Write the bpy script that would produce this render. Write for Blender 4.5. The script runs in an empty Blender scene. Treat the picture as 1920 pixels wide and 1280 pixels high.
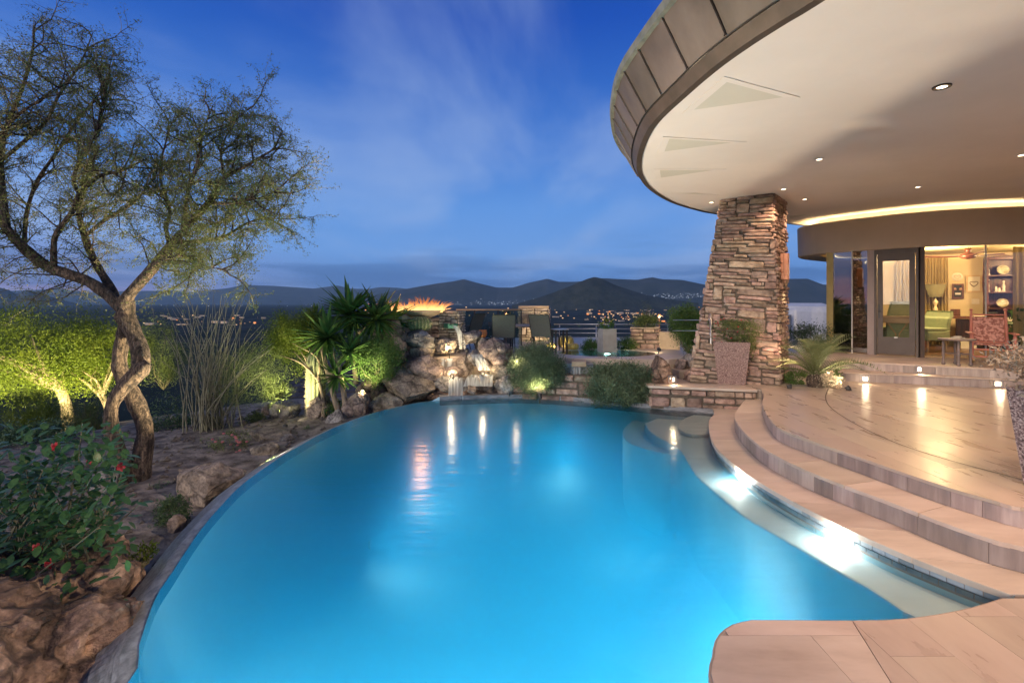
import bpy, bmesh, math, random
import numpy as np
from mathutils import Vector, Matrix, noise
from mathutils.geometry import tessellate_polygon

R = math.radians
scene = bpy.context.scene
COL = scene.collection
random.seed(7)
rng = np.random.default_rng(11)

# ------------------------------------------------------------------ camera
F, CX, HY, CZ = 907.0, 960.0, 567.0, 1.65      # focal length, centre, horizon (photo pixels) and eye height
cam_d = bpy.data.cameras.new('camera')
cam = bpy.data.objects.new('camera', cam_d)
COL.objects.link(cam)
cam.location = (0, 0, CZ)
cam.rotation_euler = (R(90), 0, 0)
cam_d.sensor_width = 36.0
cam_d.lens = F / 1920 * 36
cam_d.shift_y = -(640 - HY) / 1920
cam_d.clip_start = 0.05
cam_d.clip_end = 40000
scene.camera = cam

def P(x, y, z):
    """photo pixel on the level plane z"""
    D = (CZ - z) * F / (y - HY)
    return Vector(((x - CX) * D / F, D, z))
def Q(x, y, D):
    return Vector(((x - CX) * D / F, D, CZ - (y - HY) * D / F))
def srgb(r, g, b):
    f = lambda c: (c / 255 / 12.92) if c <= 10 else ((c / 255 + 0.055) / 1.055) ** 2.4
    return (f(r), f(g), f(b), 1.0)

# ------------------------------------------------------------------ world: dusk sky
world = bpy.data.worlds.new('World')
scene.world = world
world.use_nodes = True
wn, wl = world.node_tree.nodes, world.node_tree.links
wn.clear()
def W(t, **kw):
    n = wn.new(t)
    for k, v in kw.items():
        setattr(n, k, v)
    return n
def wmath(op, a, b=None, c=None, clamp=False):
    n = W('ShaderNodeMath', operation=op, use_clamp=clamp)
    for i, v in enumerate((a, b, c)):
        if v is None: continue
        if isinstance(v, (int, float)): n.inputs[i].default_value = v
        else: wl.new(v, n.inputs[i])
    return n.outputs[0]
def wmix(f, a, b, mode='MIX'):
    n = W('ShaderNodeMix', data_type='RGBA', blend_type=mode)
    for i, v in ((0, f), (6, a), (7, b)):
        if isinstance(v, (int, float, tuple)): n.inputs[i].default_value = v
        else: wl.new(v, n.inputs[i])
    return n.outputs[2]
def wramp(v, stops, interp='EASE'):
    n = W('ShaderNodeValToRGB')
    n.color_ramp.interpolation = interp
    el = n.color_ramp.elements
    while len(el) < len(stops): el.new(0.5)
    for e, (p, c) in zip(el, stops):
        e.position = p; e.color = c
    wl.new(v, n.inputs[0])
    return n.outputs[0]
tc = W('ShaderNodeTexCoord')
sp = W('ShaderNodeSeparateXYZ'); wl.new(tc.outputs['Generated'], sp.inputs[0])
dx, dy, dz = sp.outputs
base = wramp(wmath('MAXIMUM', dz, 0.0), [
    (0.0, srgb(84, 124, 190)), (0.045, srgb(96, 142, 208)), (0.10, srgb(108, 160, 228)), (0.19, srgb(94, 150, 224)),
    (0.30, srgb(58, 120, 208)), (0.50, srgb(16, 76, 178)), (0.75, srgb(11, 50, 125)), (1.0, srgb(8, 34, 95))], 'LINEAR')
# afterglow of the set sun, behind the photographer's left shoulder
sdot = wmath('ADD', wmath('MULTIPLY', dx, -0.80), wmath('MULTIPLY', dy, -0.60))
glow_az = wmath('SMOOTH_MIN', 1.0, wmath('MAXIMUM', wmath('MULTIPLY_ADD', sdot, 0.80, 0.24), 0.0), 0.2)
glow_el = wmath('POWER', wmath('SUBTRACT', 1.0, wmath('ABSOLUTE', dz), clamp=True), 11.0)
gl = wmath('MULTIPLY', glow_az, glow_el, clamp=True)
glow_col = wramp(wmath('MAXIMUM', dz, 0.0), [(0.0, srgb(238, 140, 112)), (0.07, srgb(232, 172, 170)), (0.22, srgb(150, 150, 190)), (0.5, srgb(80, 120, 180))], 'LINEAR')
sky1 = wmix(gl, base, glow_col)
# streaked high cloud: noise on a plane far overhead
inv = wmath('DIVIDE', 1.0, wmath('MAXIMUM', wmath('ADD', dz, 0.10), 0.03))
cmb = W('ShaderNodeCombineXYZ')
wl.new(wmath('MULTIPLY', dx, inv), cmb.inputs[0]); wl.new(wmath('MULTIPLY', dy, inv), cmb.inputs[1])
mp = W('ShaderNodeMapping'); wl.new(cmb.outputs[0], mp.inputs[0])
mp.inputs['Rotation'].default_value = (0, 0, R(-24)); mp.inputs['Scale'].default_value = (0.8, 0.33, 1); mp.inputs['Location'].default_value = (3.1, 0.9, 0)
nz = W('ShaderNodeTexNoise'); wl.new(mp.outputs[0], nz.inputs['Vector'])
nz.inputs['Scale'].default_value = 1.15; nz.inputs['Detail'].default_value = 7; nz.inputs['Roughness'].default_value = 0.52; nz.inputs['Distortion'].default_value = 0.4
cl = wramp(nz.outputs[0], [(0.40, (0, 0, 0, 1)), (0.68, (1, 1, 1, 1))])
sky2 = wmix(wmath('MULTIPLY', cl, 0.48), sky1, srgb(160, 184, 226))
# low cloud bank near the horizon
cm2 = W('ShaderNodeCombineXYZ'); wl.new(dx, cm2.inputs[0]); wl.new(dy, cm2.inputs[1]); wl.new(wmath('MULTIPLY', dz, 9.0), cm2.inputs[2])
nz2 = W('ShaderNodeTexNoise'); wl.new(cm2.outputs[0], nz2.inputs['Vector'])
nz2.inputs['Scale'].default_value = 1.9; nz2.inputs['Detail'].default_value = 8; nz2.inputs['Roughness'].default_value = 0.55
band = wramp(dz, [(0.0, (0.8, 0.8, 0.8, 1)), (0.055, (1, 1, 1, 1)), (0.085, (0.5, 0.5, 0.5, 1)), (0.15, (0, 0, 0, 1))], 'LINEAR')
bk = wmath('MULTIPLY', wramp(nz2.outputs[0], [(0.46, (0, 0, 0, 1)), (0.60, (1, 1, 1, 1))]), band)
sky3 = wmix(wmath('MULTIPLY', bk, 0.72), sky2, srgb(62, 104, 164))
# stars
vo = W('ShaderNodeTexVoronoi'); wl.new(tc.outputs['Generated'], vo.inputs['Vector']); vo.inputs['Scale'].default_value = 13.0
sv = W('ShaderNodeSeparateColor'); wl.new(vo.outputs['Color'], sv.inputs[0])
st = wmath('MULTIPLY', wmath('LESS_THAN', vo.outputs['Distance'], 0.021), wmath('GREATER_THAN', sv.outputs[0], 0.62))
st = wmath('MULTIPLY', st, wmath('GREATER_THAN', dz, 0.10))
sky4 = wmix(wmath('MULTIPLY', st, 0.75), sky3, (0.9, 0.93, 1.0, 1))
nish = W('ShaderNodeTexSky', sky_type='NISHITA', sun_disc=False)
nish.sun_elevation = R(-2.0); nish.sun_rotation = R(233); nish.altitude = 600
sky5 = wmix(0.05, sky4, nish.outputs[0], 'ADD')
bg = W('ShaderNodeBackground'); wl.new(sky5, bg.inputs[0]); bg.inputs[1].default_value = 0.86
wo = W('ShaderNodeOutputWorld'); wl.new(bg.outputs[0], wo.inputs[0])

# last light from the western sky: broad, weak, low
sun_d = bpy.data.lights.new('afterglow', 'SUN'); sun_d.energy = 2.4; sun_d.angle = R(32); sun_d.color = (1.0, 0.88, 0.74)
sun_o = bpy.data.objects.new('afterglow', sun_d); COL.objects.link(sun_o)
sun_o.rotation_euler = Vector((0.62, 0.74, -0.17)).to_track_quat('-Z', 'Y').to_euler()

vs = scene.view_settings
vs.view_transform = 'Standard'; vs.look = 'None'; vs.exposure = 0.28; vs.gamma = 1.0; vs.use_curve_mapping = False
cy = scene.cycles
cy.use_denoising = True
cy.max_bounces = 6; cy.diffuse_bounces = 3; cy.glossy_bounces = 3; cy.transmission_bounces = 6; cy.transparent_max_bounces = 24; cy.volume_bounces = 1
cy.sample_clamp_indirect = 4.0
cy.caustics_reflective = False; cy.caustics_refractive = False
cy.use_light_tree = True

# ------------------------------------------------------------------ naming helpers
def tag(o, label=None, cat=None, group=None, kind=None):
    if label: o['label'] = label
    if cat: o['category'] = cat
    if group: o['group'] = group
    if kind: o['kind'] = kind
    return o
def empty(name, loc, rz=0, label=None, cat=None, group=None):
    o = bpy.data.objects.new(name, None); COL.objects.link(o)
    o.location = loc; o.rotation_euler = (0, 0, rz); o.empty_display_size = 0.1
    return tag(o, label, cat, group)
def link_mesh(name, me, parent=None, loc=None, rot=None, scale=None):
    o = bpy.data.objects.new(name, me); COL.objects.link(o)
    if parent: o.parent = parent
    if loc is not None: o.location = loc
    if rot is not None: o.rotation_euler = rot
    if scale is not None: o.scale = scale
    return o
def kids(o): return [c for c in COL.objects if c.parent is o]
def copy_tree(o, parent=None):
    c = o.copy(); COL.objects.link(c); c.parent = parent
    for ch in list(o.children): copy_tree(ch, c)
    return c

# ------------------------------------------------------------------ mesh builder
class MB:
    def __init__(s): s.v = []; s.f = []
    def add(s, vs_, fs_):
        n = len(s.v); s.v.extend([tuple(p) for p in vs_]); s.f.extend([tuple(i + n for i in f) for f in fs_]); return s
    def box(s, c, d, rz=0, M=None):
        hx, hy, hz = d[0] / 2, d[1] / 2, d[2] / 2
        pts = [Vector((a * hx, b * hy, e * hz)) for e in (-1, 1) for a, b in ((-1, -1), (1, -1), (1, 1), (-1, 1))]
        m = M if M is not None else Matrix.Rotation(rz, 3, 'Z')
        s.add([m @ p + Vector(c) for p in pts], [(3, 2, 1, 0), (4, 5, 6, 7), (0, 1, 5, 4), (1, 2, 6, 5), (2, 3, 7, 6), (3, 0, 4, 7)])
        return s
    def bar(s, a, b, w, h=None):
        a, b = Vector(a), Vector(b); d = b - a; h = h or w
        q = d.to_track_quat('X', 'Z').to_matrix()
        return s.box((a + b) / 2, (d.length, w, h), M=q)
    def tube(s, pts, r, n=8, caps=True):
        pts = [Vector(p) for p in pts]; k = len(pts)
        rr = r if isinstance(r, (list, tuple)) else [r] * k
        t0 = (pts[1] - pts[0]).normalized()
        up = Vector((0, 0, 1)) if abs(t0.z) < 0.9 else Vector((1, 0, 0))
        u = t0.cross(up).normalized(); n0 = len(s.v)
        for i, p in enumerate(pts):
            t = (pts[min(i + 1, k - 1)] - pts[max(i - 1, 0)]).normalized()
            u = (u - t * u.dot(t)).normalized(); w = t.cross(u)
            for j in range(n):
                a = 2 * math.pi * j / n
                s.v.append(tuple(p + (u * math.cos(a) + w * math.sin(a)) * rr[i]))
        for i in range(k - 1):
            for j in range(n):
                a = n0 + i * n + j; b = n0 + i * n + (j + 1) % n
                s.f.append((a, b, b + n, a + n))
        if caps:
            s.f.append(tuple(n0 + j for j in reversed(range(n)))); s.f.append(tuple(n0 + (k - 1) * n + j for j in range(n)))
        return s
    def lathe(s, prof, n=20, c=(0, 0, 0), M=None, rfun=None):
        n0 = len(s.v); c = Vector(c)
        for r_, z_ in prof:
            for j in range(n):
                a = 2 * math.pi * j / n; q = r_ * (rfun(j, n, z_) if rfun else 1)
                p = Vector((q * math.cos(a), q * math.sin(a), z_))
                if M is not None: p = M @ p
                s.v.append(tuple(p + c))
        for i in range(len(prof) - 1):
            for j in range(n):
                a = n0 + i * n + j; b = n0 + i * n + (j + 1) % n
                s.f.append((a, b, b + n, a + n))
        if prof[0][0] > 1e-4: s.f.append(tuple(n0 + j for j in reversed(range(n))))
        if prof[-1][0] > 1e-4: s.f.append(tuple(n0 + (len(prof) - 1) * n + j for j in range(n)))
        return s
    def prism(s, poly, z0, z1):
        poly = [(p[0], p[1]) for p in poly]
        ar = sum(poly[i][0] * poly[(i + 1) % len(poly)][1] - poly[(i + 1) % len(poly)][0] * poly[i][1] for i in range(len(poly)))
        if ar < 0: poly = poly[::-1]
        k = len(poly)
        s.add([(x, y, z0) for x, y in poly] + [(x, y, z1) for x, y in poly],
              [tuple(reversed(range(k))), tuple(range(k, 2 * k))] + [(i, (i + 1) % k, (i + 1) % k + k, i + k) for i in range(k)])
        return s
    def grid(s, rows, closed=False):
        n0 = len(s.v); m = len(rows[0])
        for r_ in rows: s.v.extend([tuple(p) for p in r_])
        for i in range(len(rows) - 1):
            for j in range(m if closed else m - 1):
                a = n0 + i * m + j; b = n0 + i * m + (j + 1) % m
                s.f.append((a, b, b + m, a + m))
        return s
    def mesh(s, name, m=None, smooth=False):
        me = bpy.data.meshes.new(name); me.from_pydata(s.v, [], s.f)
        if m: me.materials.append(m)
        if smooth: me.polygons.foreach_set('use_smooth', [True] * len(me.polygons))
        me.update(); return me
    def build(s, name, m=None, parent=None, smooth=False, loc=None, rz=0, bevel=0, label=None, cat=None, group=None, kind=None):
        me = s.mesh(name, m, smooth)
        if bevel:
            bm = bmesh.new(); bm.from_mesh(me)
            bmesh.ops.bevel(bm, geom=[e for e in bm.edges if e.is_manifold and e.calc_face_angle(0) > 0.5], offset=bevel, segments=2, affect='EDGES', profile=0.6)
            bm.to_mesh(me); bm.free()
        o = link_mesh(name, me, parent, loc, (0, 0, rz) if rz else None)
        return tag(o, label, cat, group, kind)

def fast_mesh(name, V, Fc, m):
    """numpy quads/tris"""
    V = np.asarray(V, dtype=np.float32); Fc = np.asarray(Fc, dtype=np.int32)
    me = bpy.data.meshes.new(name); k = Fc.shape[1]
    me.vertices.add(len(V)); me.vertices.foreach_set('co', V.ravel())
    me.loops.add(Fc.size); me.loops.foreach_set('vertex_index', Fc.ravel())
    me.polygons.add(len(Fc)); me.polygons.foreach_set('loop_start', np.arange(0, Fc.size, k, dtype=np.int32))
    me.update(calc_edges=True); me.validate()
    if m: me.materials.append(m)
    return me

# ------------------------------------------------------------------ materials
def new_mat(name):
    m = bpy.data.materials.new(name); m.use_nodes = True
    n = m.node_tree.nodes; n.clear()
    return m, n, m.node_tree.links
def pmat(name, c1, c2=None, scale=6, rough=0.7, bump=0.0, bscale=30, metal=0.0, stretch=(1, 1, 1), var=0.0, c3=None, detail=6, spec=0.5,
         rough2=None, coat=0.0, crack=None, crack_amt=0.45, transl=0.0, contrast=(0.35, 0.65), coord='Object', hue=0.0, emit=None, estr=0.0):
    """principled with two or three noise-mixed tones, grain bump and a brightness that varies per object"""
    m, n, l = new_mat(name)
    out = n.new('ShaderNodeOutputMaterial'); b = n.new('ShaderNodeBsdfPrincipled')
    c2 = c2 or c1
    t = n.new('ShaderNodeTexCoord'); oi = n.new('ShaderNodeObjectInfo')
    mul = n.new('ShaderNodeMath'); mul.operation = 'MULTIPLY'; mul.inputs[1].default_value = 37.0; l.new(oi.outputs['Random'], mul.inputs[0])
    add = n.new('ShaderNodeVectorMath'); add.operation = 'ADD'; l.new(t.outputs[coord], add.inputs[0]); l.new(mul.outputs[0], add.inputs[1])
    mp_ = n.new('ShaderNodeMapping'); l.new(add.outputs[0], mp_.inputs[0]); mp_.inputs['Scale'].default_value = stretch
    nz_ = n.new('ShaderNodeTexNoise'); l.new(mp_.outputs[0], nz_.inputs['Vector'])
    nz_.inputs['Scale'].default_value = scale; nz_.inputs['Detail'].default_value = detail; nz_.inputs['Roughness'].default_value = 0.6
    rp = n.new('ShaderNodeValToRGB'); l.new(nz_.outputs[0], rp.inputs[0])
    el = rp.color_ramp.elements; el[0].position = contrast[0]; el[0].color = (*c1, 1); el[1].position = contrast[1]; el[1].color = (*c2, 1)
    if c3:
        e = el.new((contrast[0] + contrast[1]) / 2); e.color = (*c3, 1)
    col = rp.outputs[0]
    crk = None
    if crack:
        ds = n.new('ShaderNodeVectorMath'); ds.operation = 'SCALE'; ds.inputs['Scale'].default_value = 0.22; l.new(nz_.outputs[1], ds.inputs[0])
        d2 = n.new('ShaderNodeVectorMath'); d2.operation = 'ADD'; l.new(add.outputs[0], d2.inputs[0]); l.new(ds.outputs[0], d2.inputs[1])
        m4 = n.new('ShaderNodeMapping'); m4.inputs['Scale'].default_value = crack; l.new(d2.outputs[0], m4.inputs[0])
        vr = n.new('ShaderNodeTexVoronoi'); vr.feature = 'DISTANCE_TO_EDGE'; vr.inputs['Scale'].default_value = 1.0; l.new(m4.outputs[0], vr.inputs['Vector'])
        c5 = n.new('ShaderNodeMapRange'); l.new(vr.outputs['Distance'], c5.inputs[0]); c5.inputs[2].default_value = 0.09; c5.inputs[3].default_value = 1 - crack_amt; crk = c5.outputs[0]
        n6 = n.new('ShaderNodeTexNoise'); l.new(add.outputs[0], n6.inputs['Vector']); n6.inputs['Scale'].default_value = 38; n6.inputs['Detail'].default_value = 4
        m6 = n.new('ShaderNodeMapRange'); l.new(n6.outputs[0], m6.inputs[0]); m6.inputs[1].default_value = 0.3; m6.inputs[2].default_value = 0.7; m6.inputs[3].default_value = 0.62; m6.inputs[4].default_value = 1.3
        m7 = n.new('ShaderNodeMath'); m7.operation = 'MULTIPLY'; l.new(m6.outputs[0], m7.inputs[0]); l.new(crk, m7.inputs[1])
        mc = n.new('ShaderNodeVectorMath'); mc.operation = 'SCALE'; l.new(col, mc.inputs[0]); l.new(m7.outputs[0], mc.inputs['Scale']); col = mc.outputs[0]
    if var or hue:
        hs = n.new('ShaderNodeHueSaturation'); l.new(col, hs.inputs['Color'])
        mr = n.new('ShaderNodeMapRange'); l.new(oi.outputs['Random'], mr.inputs[0]); mr.inputs[3].default_value = 1 - var; mr.inputs[4].default_value = 1 + var
        l.new(mr.outputs[0], hs.inputs['Value'])
        if hue:
            m2 = n.new('ShaderNodeMath'); m2.operation = 'FRACT'
            m3 = n.new('ShaderNodeMath'); m3.operation = 'MULTIPLY'; m3.inputs[1].default_value = 7.31
            l.new(oi.outputs['Random'], m3.inputs[0]); l.new(m3.outputs[0], m2.inputs[0])
            mr2 = n.new('ShaderNodeMapRange'); l.new(m2.outputs[0], mr2.inputs[0]); mr2.inputs[3].default_value = 0.5 - hue; mr2.inputs[4].default_value = 0.5 + hue
            l.new(mr2.outputs[0], hs.inputs['Hue'])
        col = hs.outputs[0]
    l.new(col, b.inputs['Base Color'])
    b.inputs['Metallic'].default_value = metal; b.inputs['Roughness'].default_value = rough
    b.inputs['Specular IOR Level'].default_value = spec
    if coat: b.inputs['Coat Weight'].default_value = coat; b.inputs['Coat Roughness'].default_value = 0.1
    if rough2 is not None:
        mr3 = n.new('ShaderNodeMapRange'); l.new(nz_.outputs[0], mr3.inputs[0]); mr3.inputs[1].default_value = 0.3; mr3.inputs[2].default_value = 0.7
        mr3.inputs[3].default_value = rough; mr3.inputs[4].default_value = rough2; l.new(mr3.outputs[0], b.inputs['Roughness'])
    if bump:
        nb = n.new('ShaderNodeTexNoise'); l.new(mp_.outputs[0], nb.inputs['Vector']); nb.inputs['Scale'].default_value = bscale; nb.inputs['Detail'].default_value = 8
        nb.inputs['Roughness'].default_value = 0.65
        bp = n.new('ShaderNodeBump'); bp.inputs['Strength'].default_value = 1.0; bp.inputs['Distance'].default_value = bump
        if crk:
            ad_ = n.new('ShaderNodeMath'); ad_.operation = 'MULTIPLY_ADD'; ad_.inputs[1].default_value = 0.8; l.new(crk, ad_.inputs[0]); l.new(nb.outputs[0], ad_.inputs[2]); l.new(ad_.outputs[0], bp.inputs['Height'])
        else: l.new(nb.outputs[0], bp.inputs['Height'])
        l.new(bp.outputs[0], b.inputs['Normal'])
    if emit: b.inputs['Emission Color'].default_value = (*emit, 1); b.inputs['Emission Strength'].default_value = estr
    surf = b.outputs[0]
    if transl:
        tr = n.new('ShaderNodeBsdfTranslucent'); l.new(col, tr.inputs[0])
        mx = n.new('ShaderNodeMixShader'); mx.inputs[0].default_value = transl; l.new(surf, mx.inputs[1]); l.new(tr.outputs[0], mx.inputs[2]); surf = mx.outputs[0]
    l.new(surf, out.inputs[0])
    return m
def emat(name, c, s, sample=True):
    m, n, l = new_mat(name)
    e = n.new('ShaderNodeEmission'); e.inputs[0].default_value = (*c, 1); e.inputs[1].default_value = s
    o = n.new('ShaderNodeOutputMaterial'); l.new(e.outputs[0], o.inputs[0])
    if not sample: m.cycles.emission_sampling = 'NONE'
    return m

M = {}
def travertine(name, a, b_, c, axis, bump=0.0004, rough=0.34):
    st_ = (1, 1, 1)
    st_ = {'x': (1.3, 4.2, 4.2), 'y': (4.2, 1.3, 4.2), 'z': (4.2, 4.2, 1.3)}[axis]
    return pmat(name, a, b_, scale=1.6, rough=rough, rough2=rough + 0.14, bump=bump, bscale=6, stretch=st_, var=0.10, c3=c, hue=0.008, detail=8, contrast=(0.3, 0.7))
M['trav_y'] = travertine('travertine_lengthwise', (0.42, 0.325, 0.25), (0.53, 0.43, 0.34), (0.49, 0.39, 0.305), 'y', rough=.24)
M['trav_x'] = travertine('travertine_crosswise', (0.45, 0.35, 0.275), (0.61, 0.50, 0.405), (0.55, 0.44, 0.35), 'x', rough=0.38)
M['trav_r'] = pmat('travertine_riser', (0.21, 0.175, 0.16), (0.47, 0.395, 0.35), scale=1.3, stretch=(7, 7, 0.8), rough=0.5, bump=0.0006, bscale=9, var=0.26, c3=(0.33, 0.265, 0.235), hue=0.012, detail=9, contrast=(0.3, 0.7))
M['grout'] = pmat('grout', (0.33, 0.255, 0.20), (0.39, 0.305, 0.24), scale=20, rough=0.9)
M['plaster'] = pmat('pool_plaster', (0.50, 0.70, 0.76), (0.56, 0.75, 0.80), scale=1.2, rough=0.6)
M['plaster_cream'] = pmat('bench_plaster', (0.46, 0.55, 0.55), (0.54, 0.62, 0.61), scale=2.5, rough=0.6)
M['tile_back'] = pmat('slate_band', (0.12, 0.12, 0.13), (0.30, 0.29, 0.30), scale=7, stretch=(1, 1, 4), rough=.4)
M['soffit'] = pmat('soffit_stucco', (0.70, 0.645, 0.56), (0.75, 0.69, 0.60), scale=1.2, rough=0.85, bump=0.0012, bscale=45)
M['soffit_inset'] = pmat('soffit_inset', (0.56, 0.53, 0.42), (0.60, 0.57, 0.46), scale=1.5, rough=0.85)
M['bronze'] = pmat('bronze_sheet', (0.095, 0.078, 0.062), (0.18, 0.148, 0.122), scale=1.6, rough=0.42, rough2=0.62, metal=0.55, stretch=(1, 1, 0.6), var=0.22, c3=(0.135, 0.11, 0.09), hue=0.01, bump=0.0006, bscale=6)
M['bronze_dark'] = pmat('bronze_lip', (0.07, 0.055, 0.04), (0.12, 0.09, 0.07), scale=3, rough=0.5, metal=0.5)
M['patina'] = pmat('patina_edge', (0.13, 0.14, 0.11), (0.22, 0.22, 0.17), scale=8, rough=0.6, metal=0.3)
M['stucco'] = pmat('house_stucco', (0.46, 0.365, 0.26), (0.52, 0.41, 0.30), scale=1.3, rough=0.9, bump=0.0015, bscale=55)
M['stucco_in'] = pmat('interior_plaster', (0.54, 0.42, 0.25), (0.58, 0.46, 0.28), scale=1.3, rough=0.85)
M['ledge'] = pmat('ledgestone', (0.19, 0.125, 0.092), (0.48, 0.345, 0.26), scale=9, rough=0.85, bump=0.006, bscale=14, var=0.38, c3=(0.34, 0.235, 0.175), hue=0.02, detail=9)
M['ledge_grey'] = pmat('ledgestone_pale', (0.22, 0.19, 0.15), (0.46, 0.40, 0.32), scale=9, rough=0.85, bump=0.006, bscale=14, var=0.35, c3=(0.36, 0.30, 0.23), hue=0.015, detail=9)
M['mortar'] = pmat('mortar', (0.10, 0.075, 0.055), (0.16, 0.125, 0.095), scale=20, rough=0.95)
M['boulder'] = pmat('boulder', (0.10, 0.075, 0.055), (0.50, 0.39, 0.29), scale=4.5, rough=0.9, bump=0.04, bscale=13, crack=(3.2, 3.2, 3.8), var=0.22, c3=(0.29, 0.225, 0.175), hue=0.02, detail=12, contrast=(0.32, 0.66))
M['boulder_grey'] = pmat('boulder_grey', (0.10, 0.09, 0.082), (0.42, 0.375, 0.33), scale=5, rough=0.9, crack=(3.0, 3.0, 3.8), bump=0.04, bscale=12, var=0.22, c3=(0.25, 0.22, 0.2), hue=0.015, detail=12, contrast=(0.32, 0.66))
M['boulder_red'] = pmat('boulder_red', (0.10, 0.065, 0.048), (0.62, 0.40, 0.27), scale=3.6, rough=0.9, crack=(3.4, 3.4, 4.5), crack_amt=.6, bump=0.05, bscale=12, var=0.1, c3=(0.25, 0.155, 0.105), detail=14, contrast=(0.36, 0.66))
M['soil'] = pmat('desert_soil', (0.08, 0.063, 0.05), (0.24, 0.19, 0.155), scale=5, rough=0.95, bump=0.03, bscale=16, detail=12, c3=(0.10, 0.08, 0.064))
M['gravel'] = pmat('gravel', (0.07, 0.055, 0.045), (0.22, 0.18, 0.15), scale=30, rough=0.95, var=0.3)
M['bark'] = pmat('mesquite_bark', (0.035, 0.024, 0.017), (0.22, 0.15, 0.10), scale=9, rough=0.95, bump=0.04, bscale=9, stretch=(3, 3, 0.5), crack=(22, 22, 4.5), crack_amt=.65, c3=(0.13, 0.09, 0.065), detail=12)
M['twig'] = pmat('twig_bark', (0.10, 0.085, 0.05), (0.22, 0.19, 0.11), scale=8, rough=0.9)
M['bark_pale'] = pmat('pale_bark', (0.22, 0.16, 0.10), (0.42, 0.33, 0.22), scale=9, rough=0.9, bump=0.006, bscale=20, stretch=(2, 2, 0.6))
M['cane'] = pmat('cane_bark', (0.13, 0.12, 0.085), (0.26, 0.25, 0.17), scale=12, rough=0.9)
def leafm(name, a, b_, tr=0.3, rough=0.5, sc=2.2):
    return pmat(name, a, b_, scale=sc, rough=rough, transl=tr, detail=3, spec=0.3, contrast=(0.3, 0.7), var=0.12)
M['leaf_mesq'] = leafm('mesquite_leaf', (0.09, 0.12, 0.028), (0.24, 0.26, 0.075))
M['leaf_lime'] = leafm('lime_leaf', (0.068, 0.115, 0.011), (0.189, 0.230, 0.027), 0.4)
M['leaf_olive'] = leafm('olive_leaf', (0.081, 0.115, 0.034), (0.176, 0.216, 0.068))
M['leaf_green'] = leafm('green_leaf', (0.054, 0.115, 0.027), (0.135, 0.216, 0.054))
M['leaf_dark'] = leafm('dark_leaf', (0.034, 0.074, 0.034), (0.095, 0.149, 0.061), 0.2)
M['leaf_grey'] = leafm('rosemary_leaf', (0.074, 0.115, 0.068), (0.176, 0.223, 0.115), 0.2)
M['leaf_hib'] = leafm('hibiscus_leaf', (0.030, 0.081, 0.030), (0.088, 0.176, 0.054), 0.25, 0.35, 3)
M['leaf_yucca'] = leafm('yucca_leaf', (0.041, 0.101, 0.024), (0.115, 0.203, 0.047), 0.25, 0.4)
M['leaf_sago'] = leafm('sago_leaf', (0.081, 0.115, 0.041), (0.203, 0.230, 0.095), 0.2)
M['leaf_silver'] = leafm('silver_leaf', (0.257, 0.203, 0.149), (0.486, 0.405, 0.297), 0.2)
M['petal_red'] = pmat('red_petal', (0.5, 0.02, 0.03), (0.65, 0.05, 0.05), rough=0.5, transl=0.3)
M['petal_pink'] = pmat('pink_petal', (0.55, 0.16, 0.18), (0.68, 0.28, 0.26), rough=0.5, transl=0.3)
M['petal_yellow'] = pmat('yellow_petal', (0.62, 0.45, 0.03), (0.7, 0.55, 0.06), rough=0.5)
M['petal_violet'] = pmat('violet_petal', (0.22, 0.14, 0.40), (0.35, 0.24, 0.55), rough=0.5)
M['saguaro'] = pmat('saguaro_skin', (0.16, 0.19, 0.09), (0.26, 0.27, 0.15), scale=5, rough=0.75)
M['spine'] = pmat('cactus_spine', (0.50, 0.40, 0.24), (0.62, 0.52, 0.34), rough=0.7)
M['barrel'] = pmat('barrel_skin', (0.10, 0.15, 0.06), (0.17, 0.21, 0.09), rough=0.7)
M['barrel_gold'] = pmat('golden_barrel_skin', (0.45, 0.34, 0.06), (0.55, 0.43, 0.12), scale=14, rough=0.7)
M['aggregate'] = pmat('exposed_aggregate', (0.05, 0.035, 0.035), (0.50, 0.42, 0.37), scale=75, rough=0.85, bump=0.004, bscale=75, c3=(0.24, 0.16, 0.15), detail=3, contrast=(0.36, 0.64))
M['aggregate_red'] = pmat('exposed_aggregate_red', (0.14, 0.075, 0.065), (0.42, 0.29, 0.24), scale=70, rough=0.85, bump=0.003, bscale=70, c3=(0.28, 0.175, 0.15), detail=3, contrast=(0.36, 0.64))
M['concrete'] = pmat('concrete', (0.30, 0.28, 0.25), (0.40, 0.37, 0.33), scale=5, rough=0.9, bump=0.002, bscale=30)
M['concrete_warm'] = pmat('warm_concrete', (0.36, 0.27, 0.18), (0.46, 0.35, 0.24), scale=4, rough=0.9, bump=0.002, bscale=30)
M['steel'] = pmat('brushed_steel', (0.50, 0.47, 0.43), (0.58, 0.55, 0.5), rough=0.35, metal=0.9)
M['dark_metal'] = pmat('dark_metal', (0.045, 0.042, 0.04), (0.06, 0.055, 0.05), rough=0.45, metal=0.4)
M['door_paint'] = pmat('door_paint', (0.085, 0.06, 0.048), (0.105, 0.076, 0.06), rough=0.5)
M['mullion'] = pmat('mullion_paint', (0.30, 0.225, 0.20), (0.34, 0.26, 0.23), rough=0.5)
M['gold_post'] = pmat('gold_post', (0.42, 0.32, 0.11), (0.5, 0.38, 0.14), rough=0.5, metal=0.2)
M['curtain'] = pmat('curtain_silk', (0.42, 0.31, 0.13), (0.52, 0.40, 0.19), scale=3, stretch=(1, 1, 0.1), rough=0.55, transl=0.2)
M['green_fabric'] = pmat('green_upholstery', (0.30, 0.36, 0.20), (0.35, 0.41, 0.24), scale=20, rough=0.9)
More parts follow.
